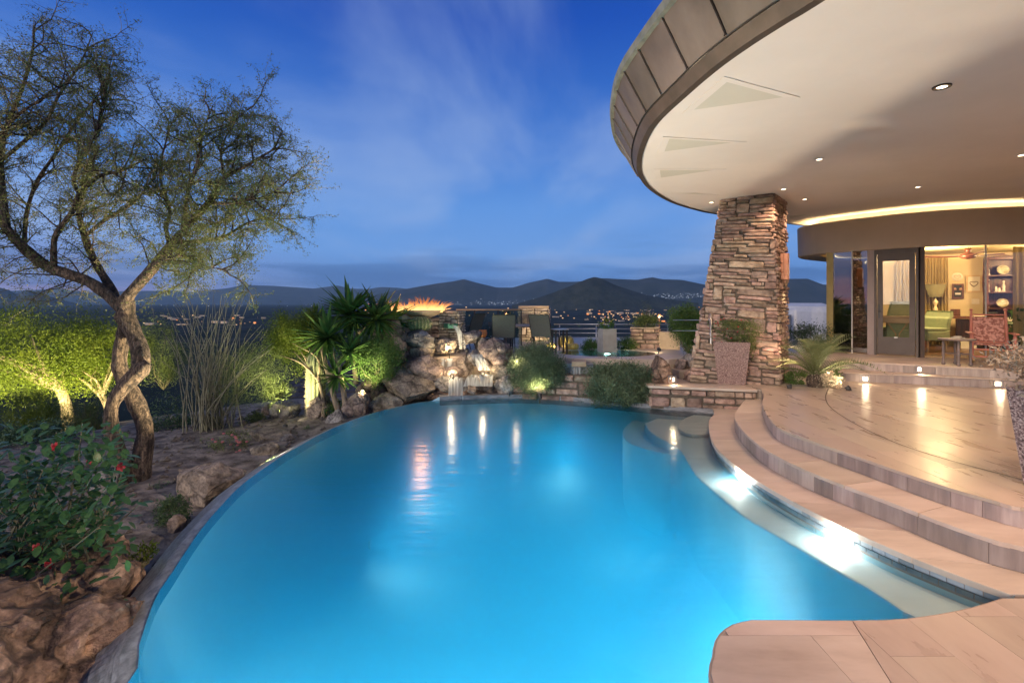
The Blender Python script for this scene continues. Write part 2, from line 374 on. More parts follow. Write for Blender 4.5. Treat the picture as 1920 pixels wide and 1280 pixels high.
M['wood_dark'] = pmat('dark_wood', (0.06, 0.018, 0.010), (0.14, 0.042, 0.022), scale=4, stretch=(6, 6, 0.6), rough=0.4)
M['wood_floor'] = pmat('wood_floor', (0.09, 0.05, 0.03), (0.16, 0.09, 0.055), scale=3, stretch=(0.7, 6, 1), rough=0.35)
M['wood_light'] = pmat('light_wood', (0.42, 0.27, 0.13), (0.52, 0.36, 0.19), scale=4, stretch=(0.6, 6, 6), rough=0.5)
M['chair_red'] = pmat('salmon_paint', (0.50, 0.17, 0.115), (0.62, 0.24, 0.165), scale=9, rough=0.55, bump=0.001, bscale=40)
M['weave'] = pmat('woven_seat', (0.30, 0.11, 0.08), (0.66, 0.34, 0.26), scale=20, rough=0.8, bump=0.004, bscale=30, detail=1, contrast=(0.40, 0.60))
M['table_grey'] = pmat('taupe_paint', (0.21, 0.165, 0.145), (0.27, 0.21, 0.185), scale=8, rough=0.6)
M['sling'] = pmat('sling_mesh', (0.11, 0.125, 0.10), (0.15, 0.165, 0.13), scale=60, rough=0.6)
M['white'] = pmat('glazed_white', (0.72, 0.68, 0.6), (0.76, 0.72, 0.65), rough=0.3)
M['cream'] = pmat('cream_paper', (0.62, 0.55, 0.42), (0.66, 0.59, 0.47), rough=0.8)
M['copper'] = pmat('copper_sheet', (0.48, 0.20, 0.11), (0.62, 0.30, 0.18), scale=6, rough=0.45, metal=0.5, var=0.2)
M['terracotta'] = pmat('terracotta', (0.55, 0.19, 0.06), (0.62, 0.24, 0.09), rough=0.8)
M['black'] = pmat('black_rubber', (0.012, 0.012, 0.012), rough=0.6)
M['white_stucco'] = pmat('white_stucco', (0.66, 0.63, 0.62), (0.72, 0.69, 0.68), rough=0.9)
M['roof_tile'] = pmat('roof_tile', (0.045, 0.04, 0.045), (0.10, 0.09, 0.095), scale=6, rough=0.85, var=0.3)
M['copper_green'] = pmat('copper_patina', (0.06, 0.22, 0.13), (0.12, 0.32, 0.2), rough=0.6)
M['tile_blue'] = pmat('waterline_tile', (0.16, 0.20, 0.24), (0.50, 0.55, 0.58), scale=2, rough=0.25, var=0.3, hue=0.02)
M['tile_wall'] = pmat('weir_tile', (0.14, 0.15, 0.15), (0.33, 0.35, 0.35), scale=14, stretch=(1, 1, 7), rough=0.42, var=0.2, c3=(0.23, 0.24, 0.24))

def glass_mat(name, tint=(1, 1, 1), ior=1.5, extra=0.0):
    """thin pane: see-through with a Fresnel mirror on top"""
    m, n, l = new_mat(name)
    o = n.new('ShaderNodeOutputMaterial'); t = n.new('ShaderNodeBsdfTransparent'); t.inputs[0].default_value = (*tint, 1)
    g = n.new('ShaderNodeBsdfGlossy'); g.inputs['Roughness'].default_value = 0.0
    f = n.new('ShaderNodeFresnel'); f.inputs[0].default_value = ior
    a = n.new('ShaderNodeMath'); a.operation = 'ADD'; a.use_clamp = True; l.new(f.outputs[0], a.inputs[0]); a.inputs[1].default_value = extra
    mx = n.new('ShaderNodeMixShader'); l.new(a.outputs[0], mx.inputs[0]); l.new(t.outputs[0], mx.inputs[1]); l.new(g.outputs[0], mx.inputs[2]); l.new(mx.outputs[0], o.inputs[0])
    return m
M['glass'] = glass_mat('window_glass', (0.95, 0.96, 0.93), 1.45, 0.0)
M['glass_rail'] = glass_mat('rail_glass', (0.80, 0.88, 0.86), 1.5, 0.10)
M['glass_dark'] = glass_mat('tinted_glass', (0.35, 0.38, 0.42), 1.5, 0.28)

def water_mat(name, absorb, dens, tint=(1, 1, 1), rough=0.05, scat=None, sdens=0.0, wave=0.006, wscale=1.6):
    m, n, l = new_mat(name)
    o = n.new('ShaderNodeOutputMaterial'); t = n.new('ShaderNodeBsdfTransparent'); t.inputs[0].default_value = (*tint, 1)
    g = n.new('ShaderNodeBsdfGlossy'); g.inputs['Roughness'].default_value = rough
    tcx = n.new('ShaderNodeTexCoord'); nb = n.new('ShaderNodeTexNoise'); wm_ = n.new('ShaderNodeMapping'); wm_.inputs['Scale'].default_value = (1.2, 6, 1); l.new(tcx.outputs['Object'], wm_.inputs[0]); l.new(wm_.outputs[0], nb.inputs['Vector'])
    nb.inputs['Scale'].default_value = wscale; nb.inputs['Detail'].default_value = 3
    bp = n.new('ShaderNodeBump'); l.new(nb.outputs[0], bp.inputs['Height']); bp.inputs['Strength'].default_value = 1; bp.inputs['Distance'].default_value = wave
    l.new(bp.outputs[0], g.inputs['Normal'])
    f = n.new('ShaderNodeFresnel'); f.inputs[0].default_value = 1.333; l.new(bp.outputs[0], f.inputs[1])
    mx = n.new('ShaderNodeMixShader'); l.new(f.outputs[0], mx.inputs[0]); l.new(t.outputs[0], mx.inputs[1]); l.new(g.outputs[0], mx.inputs[2]); l.new(mx.outputs[0], o.inputs[0])
    va = n.new('ShaderNodeVolumeAbsorption'); va.inputs[0].default_value = (*absorb, 1); va.inputs[1].default_value = dens
    vol = va.outputs[0]
    if sdens:
        vsn = n.new('ShaderNodeVolumeScatter'); vsn.inputs[0].default_value = (*scat, 1); vsn.inputs['Density'].default_value = sdens; vsn.inputs['Anisotropy'].default_value = 0.2
        ad = n.new('ShaderNodeAddShader'); l.new(vol, ad.inputs[0]); l.new(vsn.outputs[0], ad.inputs[1]); vol = ad.outputs[0]
    l.new(vol, o.inputs['Volume'])
    return m
def fall_mat(name, c=(0.9, 0.92, 0.9), a=0.5):
    m, n, l = new_mat(name)
    o = n.new('ShaderNodeOutputMaterial'); t = n.new('ShaderNodeBsdfTransparent'); d = n.new('ShaderNodeBsdfDiffuse'); d.inputs[0].default_value = (*c, 1)
    tl = n.new('ShaderNodeBsdfTranslucent'); tl.inputs[0].default_value = (*c, 1)
    m1 = n.new('ShaderNodeMixShader'); m1.inputs[0].default_value = 0.5; l.new(d.outputs[0], m1.inputs[1]); l.new(tl.outputs[0], m1.inputs[2])
    tcx = n.new('ShaderNodeTexCoord'); mp_ = n.new('ShaderNodeMapping'); mp_.inputs['Scale'].default_value = (14, 6, 0.5); l.new(tcx.outputs['Object'], mp_.inputs[0])
    nb = n.new('ShaderNodeTexNoise'); l.new(mp_.outputs[0], nb.inputs['Vector']); nb.inputs['Scale'].default_value = 1.2; nb.inputs['Detail'].default_value = 2
    mr = n.new('ShaderNodeMapRange'); l.new(nb.outputs[0], mr.inputs[0]); mr.inputs[1].default_value = 0.35; mr.inputs[2].default_value = 0.65; mr.inputs[3].default_value = a * 0.25; mr.inputs[4].default_value = min(1, a * 1.6)
    mx = n.new('ShaderNodeMixShader'); l.new(mr.outputs[0], mx.inputs[0]); l.new(t.outputs[0], mx.inputs[1]); l.new(m1.outputs[0], mx.inputs[2]); l.new(mx.outputs[0], o.inputs[0])
    return m
M['fall'] = fall_mat('falling_water')

def lamp(kind, loc, power, color=(1, 0.78, 0.5), target=None, size=0.05, angle=70, blend=0.6, name='lamp_light', parent=None):
    d = bpy.data.lights.new(name, kind); d.energy = power; d.color = color
    if kind == 'SPOT': d.spot_size = R(angle); d.spot_blend = blend; d.shadow_soft_size = size
    elif kind == 'AREA': d.size = size
    else: d.shadow_soft_size = size
    o = bpy.data.objects.new(name, d); COL.objects.link(o); o.location = loc
    if target is not None: o.rotation_euler = (Vector(target) - Vector(loc)).to_track_quat('-Z', 'Y').to_euler()
    return o

# ------------------------------------------------------------------ curve helpers
def smooth_curve(pts, step):
    """Catmull-Rom through the points, resampled by arc length"""
    p = [Vector(q).to_3d() for q in pts]; p = [p[0] * 2 - p[1]] + p + [p[-1] * 2 - p[-2]]
    o = []
    for i in range(1, len(p) - 2):
        a, b, c, d = p[i - 1:i + 3]
        for k in range(12):
            t = k / 12
            o.append(0.5 * ((2 * b) + (c - a) * t + (2 * a - 5 * b + 4 * c - d) * t * t + (3 * b - a - 3 * c + d) * t ** 3))
    o.append(p[-2])
    L = [0]
    for i in range(1, len(o)): L.append(L[-1] + (o[i] - o[i - 1]).length)
    n = max(2, int(round(L[-1] / step)) + 1); res = []; j = 0
    for k in range(n):
        s_ = L[-1] * k / (n - 1)
        while j < len(L) - 2 and L[j + 1] < s_: j += 1
        t = 0 if L[j + 1] == L[j] else (s_ - L[j]) / (L[j + 1] - L[j])
        res.append(o[j].lerp(o[j + 1], min(1, max(0, t))))
    return res
def offset_curve(c, d):
    o = []
    for i, p in enumerate(c):
        t = (c[min(i + 1, len(c) - 1)] - c[max(i - 1, 0)]); t.z = 0; t.normalize()
        o.append(p + Vector((-t.y, t.x, 0)) * d)
    return o
def clip_rect(poly, rc):
    """Sutherland-Hodgman of any polygon against a convex one (ccw)"""
    out = [tuple(p[:2]) for p in poly]
    for i in range(len(rc)):
        ax, ay = rc[i]; bx_, by_ = rc[(i + 1) % len(rc)]
        side = lambda p: (bx_ - ax) * (p[1] - ay) - (by_ - ay) * (p[0] - ax)
        inp, out = out, []
        for k in range(len(inp)):
            c0, c1 = inp[k - 1], inp[k]; s0, s1 = side(c0), side(c1)
            if (s0 >= 0) != (s1 >= 0):
                t = s0 / (s0 - s1); out.append((c0[0] + (c1[0] - c0[0]) * t, c0[1] + (c1[1] - c0[1]) * t))
            if s1 >= 0: out.append(c1)
        if len(out) < 3: return []
    r_ = []
    for p in out:
        if not r_ or (abs(p[0] - r_[-1][0]) + abs(p[1] - r_[-1][1])) > 1e-3: r_.append(p)
    return r_ if len(r_) >= 3 else []
def area2(p): return abs(sum(p[i][0] * p[(i + 1) % len(p)][1] - p[(i + 1) % len(p)][0] * p[i][1] for i in range(len(p)))) / 2
def inside(x, y, poly):
    c = False; j = len(poly) - 1
    for i in range(len(poly)):
        if (poly[i][1] > y) != (poly[j][1] > y) and x < (poly[j][0] - poly[i][0]) * (y - poly[i][1]) / (poly[j][1] - poly[i][1]) + poly[i][0]: c = not c
        j = i
    return c
# ================================================================== POOL, DECKS, TERRAIN
WZ = -0.07
cop = smooth_curve([Vector((3.14, 7.52, 0))] + [P(*q, 0) for q in [(1342, 776), (1332, 791), (1339, 827), (1366, 858), (1421, 899), (1502, 945), (1593, 990), (1684, 1031), (1775, 1067), (1850, 1095), (1903, 1113)]], 0.12)
tread = smooth_curve([Vector((3.66, 7.52, .16))] + [P(*q, .16) for q in [(1396, 752), (1380, 777), (1389, 800), (1421, 831), (1457, 854), (1525, 886), (1602, 915), (1695, 949), (1752, 972), (1843, 1004), (1920, 1024)]] + [Vector((3.75, 2.45, .16)), Vector((4.7, 1.75, .16)), Vector((6.2, 1.25, .16)), Vector((9, 1.0, .16)), Vector((12, 1.0, .16))], 0.12)
terr = smooth_curve([Vector((3.88, 7.50, .3))] + [P(*q, .30) for q in [(1434, 742), (1432, 759), (1457, 797.5), (1512, 822), (1593, 849.6), (1684, 881), (1774.6, 911), (1861, 936), (1920, 951)]] + [Vector((4.05, 2.75, .3)), Vector((4.95, 2.1, .3)), Vector((6.3, 1.65, .3)), Vector((9, 1.4, .3)), Vector((12, 1.4, .3))], 0.12)
plat = smooth_curve([P(*q, 0) for q in [(1903, 1113), (1883, 1121), (1820, 1140), (1752, 1153), (1684, 1161), (1593, 1163), (1502, 1162.5), (1412, 1162)]], 0.12)[1:] + \
       smooth_curve([P(*q, 0) for q in [(1412, 1162), (1380, 1169), (1357.6, 1183), (1344, 1203), (1339.5, 1235), (1338, 1280)]] + [Vector((.80, 1.5, 0)), Vector((.60, 1.05, 0)), Vector((.1, .75, 0)), Vector((-.7, .6, 0)), Vector((-1.5, .6, 0))], 0.06)[1:]
weir = smooth_curve([Vector((-1.75, .9, WZ)), Vector((-1.80, 1.6, WZ))] + [P(*q, WZ) for q in [(238, 1280), (262, 1200), (291, 1120), (324, 1069), (371, 999), (410, 952), (457, 905), (520, 860), (553, 840), (610, 809), (669.6, 784), (724, 767), (778, 754.6), (808, 751)]], 0.10)
back = smooth_curve([P(*q, WZ) for q in [(808, 751), (870, 748.5), (940, 746.5), (1003, 747), (1095, 753), (1232, 766)]] + [Vector((3.12, 7.50, WZ))], 0.15)[1:]
flat = lambda c, z=None: [(p.x, p.y) for p in c]
pool_poly = flat(weir) + flat(back) + flat(cop)[1:] + flat(plat)

# basin: boundary ring, wall, cove and floor
cen = Vector((0.35, 4.7, 0))
ring = [Vector((x, y, 0)) for x, y in pool_poly]
prof = [(0, WZ + .055), (0.001, -.16), (0.008, -.32), (.024, -.50), (.052, -.68), (.095, -.86), (.155, -1.03), (.235, -1.18), (.34, -1.31), (.48, -1.42), (.7, -1.5), (.95, -1.52)]
mb = MB()
mb.grid([[p.lerp(cen, t).to_2d().to_3d() + Vector((0, 0, (z if i else -.005))) for p in ring] for i, (t, z) in enumerate(prof)], closed=True)
n0 = len(mb.v); mb.v.append((cen.x, cen.y, -1.52)); k = len(ring)
for j in range(k): mb.f.append((n0 - k + j, n0 - k + (j + 1) % k, n0))
# keep the top of the basin below the water along the weir
for j in range(len(weir)): mb.v[j] = (mb.v[j][0], mb.v[j][1], WZ - .012)
mb.build('pool_basin', M['plaster'], smooth=True, kind='structure')

M['water'] = water_mat('pool_water', (0.0, 0.70, 1.0), 0.74, rough=0.19, scat=(.04, .57, 1.0), sdens=.56)
insetp = [(p[0] + (cen.x - p[0]) * .0012, p[1] + (cen.y - p[1]) * .0012) for p in pool_poly]
MB().prism(insetp, -1.75, WZ).build('pool_water', M['water'], kind='structure')

# underwater bench and entry steps
BN = -.17
bench_out = [P(*q, BN) for q in [(1215, 805), (1232, 818), (1258, 831), (1276, 845), (1290, 868), (1308, 895), (1339, 922), (1394, 967), (1457, 1004), (1557, 1063), (1639, 1108), (1713, 1155)]] + [Vector((2.6, 2.55, BN)), Vector((2.8, 2.35, BN))]
bench_out = smooth_curve(bench_out, .12)
bench_poly = [(3.02, 7.44), (2.28, 7.60), (2.0, 7.3)] + flat(bench_out) + [(3.05, 2.55)] + flat(offset_curve(cop, .03))[::-1]
MB().prism(bench_poly, -1.5, BN).build('pool_bench', M['plaster_cream'], kind='structure', bevel=.02)
def pstep(px, z, z0): MB().prism(flat(smooth_curve([P(*q, z) for q in px], .1)), z0, z).build('pool_step', M['plaster_cream'], kind='structure', bevel=.02)
pstep([(1335, 812), (1300, 814), (1276, 806), (1272, 795), (1285, 783), (1310, 775), (1340, 776)], -.115, BN)
pstep([(1255, 779), (1200, 781), (1172, 800), (1168, 815), (1180, 830), (1215, 842), (1255, 850), (1262, 838), (1250, 800)], -.30, -1.5)

# weir wall: tiled outer face
wo_ = offset_curve(weir, .16)
wall_sec = [(.0, WZ - .012), (.07, WZ - .022), (.19, WZ - .08), (.27, WZ - .20), (.31, WZ - .40), (.34, WZ - .8), (.36, -2.6)]
mb = MB(); mb.grid([[Vector((p.x, p.y, z)) for p in offset_curve(weir, d)] for d, z in wall_sec])
weir_wall = mb.build('infinity_edge_wall', M['tile_wall'], smooth=True, kind='structure')
mt = MB()                     # small mosaic courses, proud of the wall
for c_ in range(9):
    z0 = WZ - .035 - c_ * .05
    def sec(z):
        for (d0, a), (d1, b) in zip(wall_sec, wall_sec[1:]):
            if b <= z <= a: return d0 + (d1 - d0) * (a - z) / (a - b)
        return .24
    lo, hi = offset_curve(weir, sec(z0 - .045) + .005), offset_curve(weir, sec(z0) + .005)
    for i in range(4, len(weir) - 1):
        for h in (0, .5):
            s0 = h + .03 + (.25 if c_ % 2 else 0); s1 = s0 + .44
            if s1 > 1: s1 = 1
            a, b = lo[i].lerp(lo[i + 1], s0), lo[i].lerp(lo[i + 1], s1)
            c, d = hi[i].lerp(hi[i + 1], s1), hi[i].lerp(hi[i + 1], s0)
            mt.add([(a.x, a.y, z0 - .045), (b.x, b.y, z0 - .045), (c.x, c.y, z0), (d.x, d.y, z0)], [(0, 1, 2, 3)])
mt.build('weir_mosaic', M['tile_wall'], weir_wall, kind='stuff')

# waterline tile band under the coping (two courses of narrow tiles)
bandb = MB(); bandb.grid([[Vector((p.x, p.y, z)) for p in offset_curve(cop, -.004)] for z in (-.006, -.13)])
wb = bandb.build('waterline_band', M['grout'], kind='structure')
cc = smooth_curve([Vector((p.x, p.y, 0)) for p in offset_curve(cop, -.007)], .085)
tile_me = {}
cnt = 0; rest = MB()
for row in range(3):
    for i in range(len(cc) - 1):
        a, b = cc[i], cc[i + 1]
        a, b = (a.lerp(b, .04), b.lerp(a, .04)) if row % 2 == 0 else (a.lerp(b, .5), b + (b - a) * .46)
        z1 = -.008 - row * .036; z0 = z1 - .031
        dist = a.length; nrm = Vector(((b - a).y, -(b - a).x, 0)).normalized() * -.004
        t_ = MB() if (dist < 4.6 and row < 2 and cnt < 130) else rest
        t_.add([(a.x, a.y, z0), (b.x, b.y, z0), (b.x, b.y, z1), (a.x, a.y, z1), (a.x - nrm.x, a.y - nrm.y, z0), (b.x - nrm.x, b.y - nrm.y, z0), (b.x - nrm.x, b.y - nrm.y, z1), (a.x - nrm.x, a.y - nrm.y, z1)],
               [(0, 1, 2, 3), (3, 2, 6, 7), (1, 5, 6, 2), (0, 3, 7, 4), (7, 6, 5, 4)])
        if t_ is not rest: t_.build('tile', M['tile_blue'], wb); cnt += 1
rest.build('waterline_tiles', M['tile_blue'], wb, kind='stuff')

MB().grid([[Vector((p.x, p.y, z)) for p in offset_curve(back, -.012)] for z in (-.16, -.004)]).grid([[Vector((p.x, p.y, -.004)) for p in offset_curve(back, d)] for d in (-.012, .30)]).build('waterline_band', M['tile_back'], kind='structure')
# ---------------------------------------------------------------- decks
def strip_pieces(inner, outer, z, thick, seg, mat, parent, name='coping_stone', gap=.003, rnd=0.0, lift=.006):
    """cut the ring between two curves into pieces"""
    L = [0]
    for i in range(1, len(inner)): L.append(L[-1] + (inner[i] - inner[i - 1]).length)
    def at(c, s):
        t = s / L[-1] * (len(c) - 1); i = min(int(t), len(c) - 2); return c[i].lerp(c[i + 1], t - i)
    s = 0
    while s < L[-1] - .05:
        w = seg * (1 + random.uniform(-rnd, rnd)); e = min(L[-1], s + w)
        ks = max(1, int((e - s) / .1)); ss = [s + gap + (e - s - 2 * gap) * k / ks for k in range(ks + 1)]
        poly = [at(inner, q) for q in ss] + [at(outer, q) for q in reversed(ss)]
        MB().prism(poly, z - thick, z + random.uniform(-.0006, .0006)).build(name, mat, parent, bevel=.002)
        s = e
def resample(c, n):
    L = [0]
    for i in range(1, len(c)): L.append(L[-1] + (c[i] - c[i - 1]).length)
    o = []; j = 0
    for k in range(n):
        s = L[-1] * k / (n - 1)
        while j < len(L) - 2 and L[j + 1] < s: j += 1
        o.append(c[j].lerp(c[j + 1], min(1, (s - L[j]) / max(1e-9, L[j + 1] - L[j]))))
    return o
def planks(poly, z, axis, w, ln, parent, mat, cap=300, thick=.03, gap=.0009, org=(0, 0), name='paving_plank'):
    xs = [p[0] for p in poly]; ys = [p[1] for p in poly]; out = []
    x0, x1, y0, y1 = min(xs), max(xs), min(ys), max(ys)
    pw, pl = (w, ln) if axis == 'y' else (ln, w)
    i = 0; x = org[0] + math.floor((x0 - org[0]) / pw) * pw
    if axis == 'y':
        while x < x1:
            y = y0 - pl * ((i * .37) % 1)
            while y < y1:
                out.append((x, y, x + pw, y + pl)); y += pl
            x += pw; i += 1
    else:
        y = y0
        while y < y1:
            x = x0 - pl * ((i * .37) % 1) * 0 - pw * ((i * .37) % 1)
            while x < x1:
                out.append((x, y, x + pw, y + pl)); x += pw
            y += pl; i += 1
    ps = []
    for a, b, c, d in out:
        q = clip_rect(poly, [(a + gap, b + gap), (c - gap, b + gap), (c - gap, d - gap), (a + gap, d - gap)])
        if q and area2(q) > .004: ps.append(q)
    def seen(q):
        cx = sum(p[0] for p in q) / len(q); cy_ = sum(p[1] for p in q) / len(q)
        px = CX + cx * F / max(cy_, .3)
        vis = cy_ > 1.0 and px < 2150
        return -(area2(q) / max(cy_, .5) ** 3) if vis else 1
    ps.sort(key=seen); rest = MB()
    def solid(mb_, q):
        q = q if sum(q[i][0] * q[(i + 1) % len(q)][1] - q[(i + 1) % len(q)][0] * q[i][1] for i in range(len(q))) > 0 else q[::-1]
        bad = False
        for i in range(len(q)):
            mx_, my_ = (q[i][0] + q[(i + 1) % len(q)][0]) / 2, (q[i][1] + q[(i + 1) % len(q)][1]) / 2
            ex, ey = q[(i + 1) % len(q)][0] - q[i][0], q[(i + 1) % len(q)][1] - q[i][1]; el = math.hypot(ex, ey) or 1
            if el > .02 and not inside(mx_ - ey / el * .004, my_ + ex / el * .004, q): bad = True
        if not bad: mb_.prism(q, z - thick, z + random.uniform(-.0005, .0005)); return
        for t in tessellate_polygon([[Vector((p[0], p[1], 0)) for p in q]]):
            tri = [q[k] for k in t]
            if area2(tri) > 4e-5: mb_.prism(tri, z - thick, z)
    for k, q in enumerate(ps):
        mb_ = MB() if (k < cap and seen(q) < 0) else rest; solid(mb_, q)
        if mb_ is not rest and mb_.v: mb_.build(name, mat, parent)
    if rest.v: rest.build('paving_planks', mat, parent, kind='stuff')

N_ = 120
cop_out = resample(offset_curve(tread, .0), N_)
# coping level: z = 0, from pool edge to first riser, then the near platform
end_i = max(range(len(tread)), key=lambda i: -abs((tread[i] - Vector((3.35, 2.7, .16))).length))
tread_a = tread[:end_i + 1]
coping_base = MB().prism(flat(offset_curve(cop, .03)) + [(3.35, 2.70)] + flat(tread_a)[::-1] + [(3.66, 7.5), (3.16, 7.5)], -.9, -.006).build('pool_coping', M['grout'], kind='structure')
ci = resample(offset_curve(cop, -.022), 140); co = resample(tread_a, 140)
ci = [Vector((p.x, p.y, 0)) for p in ci]; co = [Vector((p.x, p.y, 0)) for p in offset_curve(co, -.01)]
strip_pieces(ci, co, 0, .04, .46, M['trav_x'], coping_base)
plat_out = offset_curve(plat, .0)
plat_poly = [(p.x, p.y) for p in plat] + [(-1.5, -3), (12, -3), (12, .99)] + flat(tread)[::-1][:len(tread) - end_i - 1] + [(3.33, 2.71)]
near_deck = MB().prism([(p.x, p.y) for p in offset_curve(plat, -.012)] + [(-1.5, -3), (12, -3), (12, .99)] + flat(tread)[::-1][:len(tread) - end_i - 1] + [(3.33, 2.71)], -.9, -.006).build('near_deck', M['grout'], kind='structure')
mid = P(1598, 1163, 0)
cutA = clip_rect(plat_poly, [(-2, -3.2), (.11, -3.2), (1.818, 2.7), (-2, 2.7)])
cutB = clip_rect(plat_poly, [(.115, -3.2), (13, -3.2), (13, 6), (2.778, 6)])
planks(cutA, 0, 'x', .30, 1.1, near_deck, M['trav_x'], cap=60, thick=.035)
planks(cutB, 0, 'y', .30, 1.1, near_deck, M['trav_y'], cap=90, thick=.035, org=(mid.x, 0))

# riser tiles + treads
def riser(curve, z0, z1, parent, seg=.42, cut=None):
    c = offset_curve(curve, -.0); c = [Vector((p.x, p.y, 0)) for p in c]
    L = [0]
    for i in range(1, len(c)): L.append(L[-1] + (c[i] - c[i - 1]).length)
    tot = L[-1]; s = 0
    def at(s):
        j = 0
        while j < len(L) - 2 and L[j + 1] < s: j += 1
        t = min(1, (s - L[j]) / max(1e-9, L[j + 1] - L[j])); p = c[j].lerp(c[j + 1], t)
        d = (c[j + 1] - c[j]).normalized(); return p, Vector((-d.y, d.x, 0))
    while s < tot - .02:
        w = random.choice([.18, .30, .40, .46, .46, .5]) * seg / .42; e = min(tot, s + w)
        ks = max(1, int((e - s) / .09)); f, b = [], []
        for k_ in range(ks + 1):
            p, nn = at(s + .0015 + (e - s - .003) * k_ / ks); f.append(p + nn * .012 * SIDE); b.append(p - nn * .012 * SIDE)
        MB().prism(f + b[::-1], z0 + .002, z1 - .026).build('riser_tile', M['trav_r'], parent)
        s = e
SIDE = -1
tread_poly = flat(tread) + [(12, 1.4)] + flat(terr)[::-1] + [(3.74, 7.5)]
st1 = MB().prism(flat(offset_curve(tread, .014)) + [(12, 1.4)] + flat(terr)[::-1] + [(3.86, 7.5)], -.5, .154).build('pool_side_step', M['grout'], kind='structure')
riser(tread, 0, .16, st1)
ti = resample(offset_curve(tread, -.012), 200); to = resample(offset_curve(terr, -.01), 200)
strip_pieces([Vector((p.x, p.y, 0)) for p in ti], [Vector((p.x, p.y, 0)) for p in to], .16, .03, .55, M['trav_x'], st1, 'tread_stone')

# house platform curves
p2e = smooth_curve([Vector((4.1, 10.6, .45)), Vector((4.7, 9.6, .45)), Vector((5.35, 8.72, .45)), P(1580, 697.5, .45), P(1700, 702.5, .45), P(1780, 706, .45), P(1852, 709, .45), P(1940, 713, .45), Vector((9.5, 7.1, .45)), Vector((12.5, 6.9, .45))], .12)
p3e = smooth_curve([Vector((4.4, 10.9, .6)), Vector((5.0, 9.95, .6)), P(1560, 674, .6), P(1640, 679, .6), P(1740, 684.5, .6), P(1852, 690, .6), P(1940, 694, .6), Vector((9.7, 7.35, .6)), Vector((12.5, 7.15, .6))], .12)
terr_poly = flat(terr) + [(12.3, 1.4), (12.3, 8.5), (5.5, 10.3), (3.4, 10.3), (3.1, 8.7), (2.15, 8.4), (2.2, 7.95), (3.8, 7.58)]
terrace = MB().prism(flat(offset_curve(terr, .014)) + [(12.3, 1.4), (12.3, 8.5), (5.5, 10.3), (3.4, 10.3), (3.1, 8.7), (2.17, 8.4), (2.22, 7.96), (3.8, 7.60)], -.5, .294).build('terrace_floor', M['grout'], kind='structure')
riser(terr, .16, .30, terrace)
terr_top = flat(offset_curve(terr, -.014)) + terr_poly[len(terr):]
planks(terr_top, .30, 'y', .30, 1.2, terrace, M['trav_y'], cap=240, thick=.024)
up_step = MB().prism(flat(offset_curve(p2e, .014)) + [(12.5, 9.5), (6, 12.2)], .2, .444).build('house_step', M['grout'], kind='structure')
riser(p2e, .30, .45, up_step, .6)
pi_ = resample(offset_curve(p2e, -.012), 160); po_ = resample(offset_curve(p3e, .30), 160)
strip_pieces([Vector((p.x, p.y, 0)) for p in resample(offset_curve(p2e, -.014), 160)], [Vector((p.x, p.y, 0)) for p in resample(offset_curve(p3e, -.0), 160)], .45, .02, .7, M['trav_x'], up_step, 'tread_stone')
hp_poly = flat(p3e) + [(12.5, 9.2), (9.5, 9.2), (8.1, 9.5), (6.9, 10.6), (7.6, 11.9), (4.4, 12.4)]
house_floor = MB().prism(flat(offset_curve(p3e, .014)) + [(12.5, 13.5), (4.4, 13.5)], .3, .594).build('house_platform', M['grout'], kind='structure')
riser(p3e, .45, .60, house_floor, .6)
planks(flat(offset_curve(p3e, -.014)) + [(12.5, 10.2), (7.0, 11.0), (4.4, 13.4)], .60, 'x', .30, 1.0, house_floor, M['trav_x'], cap=110, thick=.024)

# dark joint inlaid in the terrace, a long curve
jc = smooth_curve([P(*q, .3035) for q in [(1553, 728), (1548, 745), (1557, 763), (1593, 788), (1661, 822), (1752, 854), (1911, 897), (2100, 945)]], .12)
MB().grid([offset_curve(jc, -.007), offset_curve(jc, .007)]).build('expansion_joint', M['mortar'], terrace)

# patio and spa beyond the pool (z = .6)
spa_c = Vector((2.0, 10.15, .6)); 
patio_poly = [(-2.6, 9.9), (-1.2, 9.35), (.2, 9.25), (1.0, 9.2), (2.0, 9.0), (3.0, 8.95), (3.6, 9.5), (4.3, 11), (4.6, 13.4), (3.2, 14.4), (0, 14.4), (-2.6, 13)]
def ell(cx, cy_, a, b, n=40): return [(cx + a * math.cos(2 * math.pi * i / n), cy_ + b * math.sin(2 * math.pi * i / n)) for i in range(n)]
patio = MB().prism(patio_poly, -1.6, .50).build('patio', M['concrete_warm'], kind='structure')
# upper slab of the patio leaves the spa open: ring pieces around an ellipse
spe = ell(spa_c.x, spa_c.y, 1.0, .78, 48); outer = []
for x, y in spe:
    d = Vector((x - spa_c.x, y - spa_c.y)); t = 1.0
    while inside(spa_c.x + d.x * t, spa_c.y + d.y * t, patio_poly) and t < 12: t += .04
    outer.append((spa_c.x + d.x * t, spa_c.y + d.y * t))
mb = MB()
mb.grid([[(x, y, .50) for x, y in spe], [(x, y, .60) for x, y in spe], [(x, y, .60) for x, y in outer], [(x, y, .45) for x, y in outer]], closed=True)
mb.build('patio_paving', M['trav_x'], patio)
M['spa_water'] = water_mat('spa_water', (0.1, 0.8, 0.85), 1.0, rough=0.05)
MB().prism([(spa_c.x + (x - spa_c.x) * .99, spa_c.y + (y - spa_c.y) * .99) for x, y in spe], .503, .588).build('spa_water', M['spa_water'], kind='structure')
MB().grid([[(x, y, .502) for x, y in ell(spa_c.x, spa_c.y, r_ * .99, r_ * .77, 40)] for r_ in (1.0, .5, .02)], closed=True).build('spa_floor', pmat('spa_plaster', (.35, .62, .60), (.42, .70, .66), rough=.6), patio)

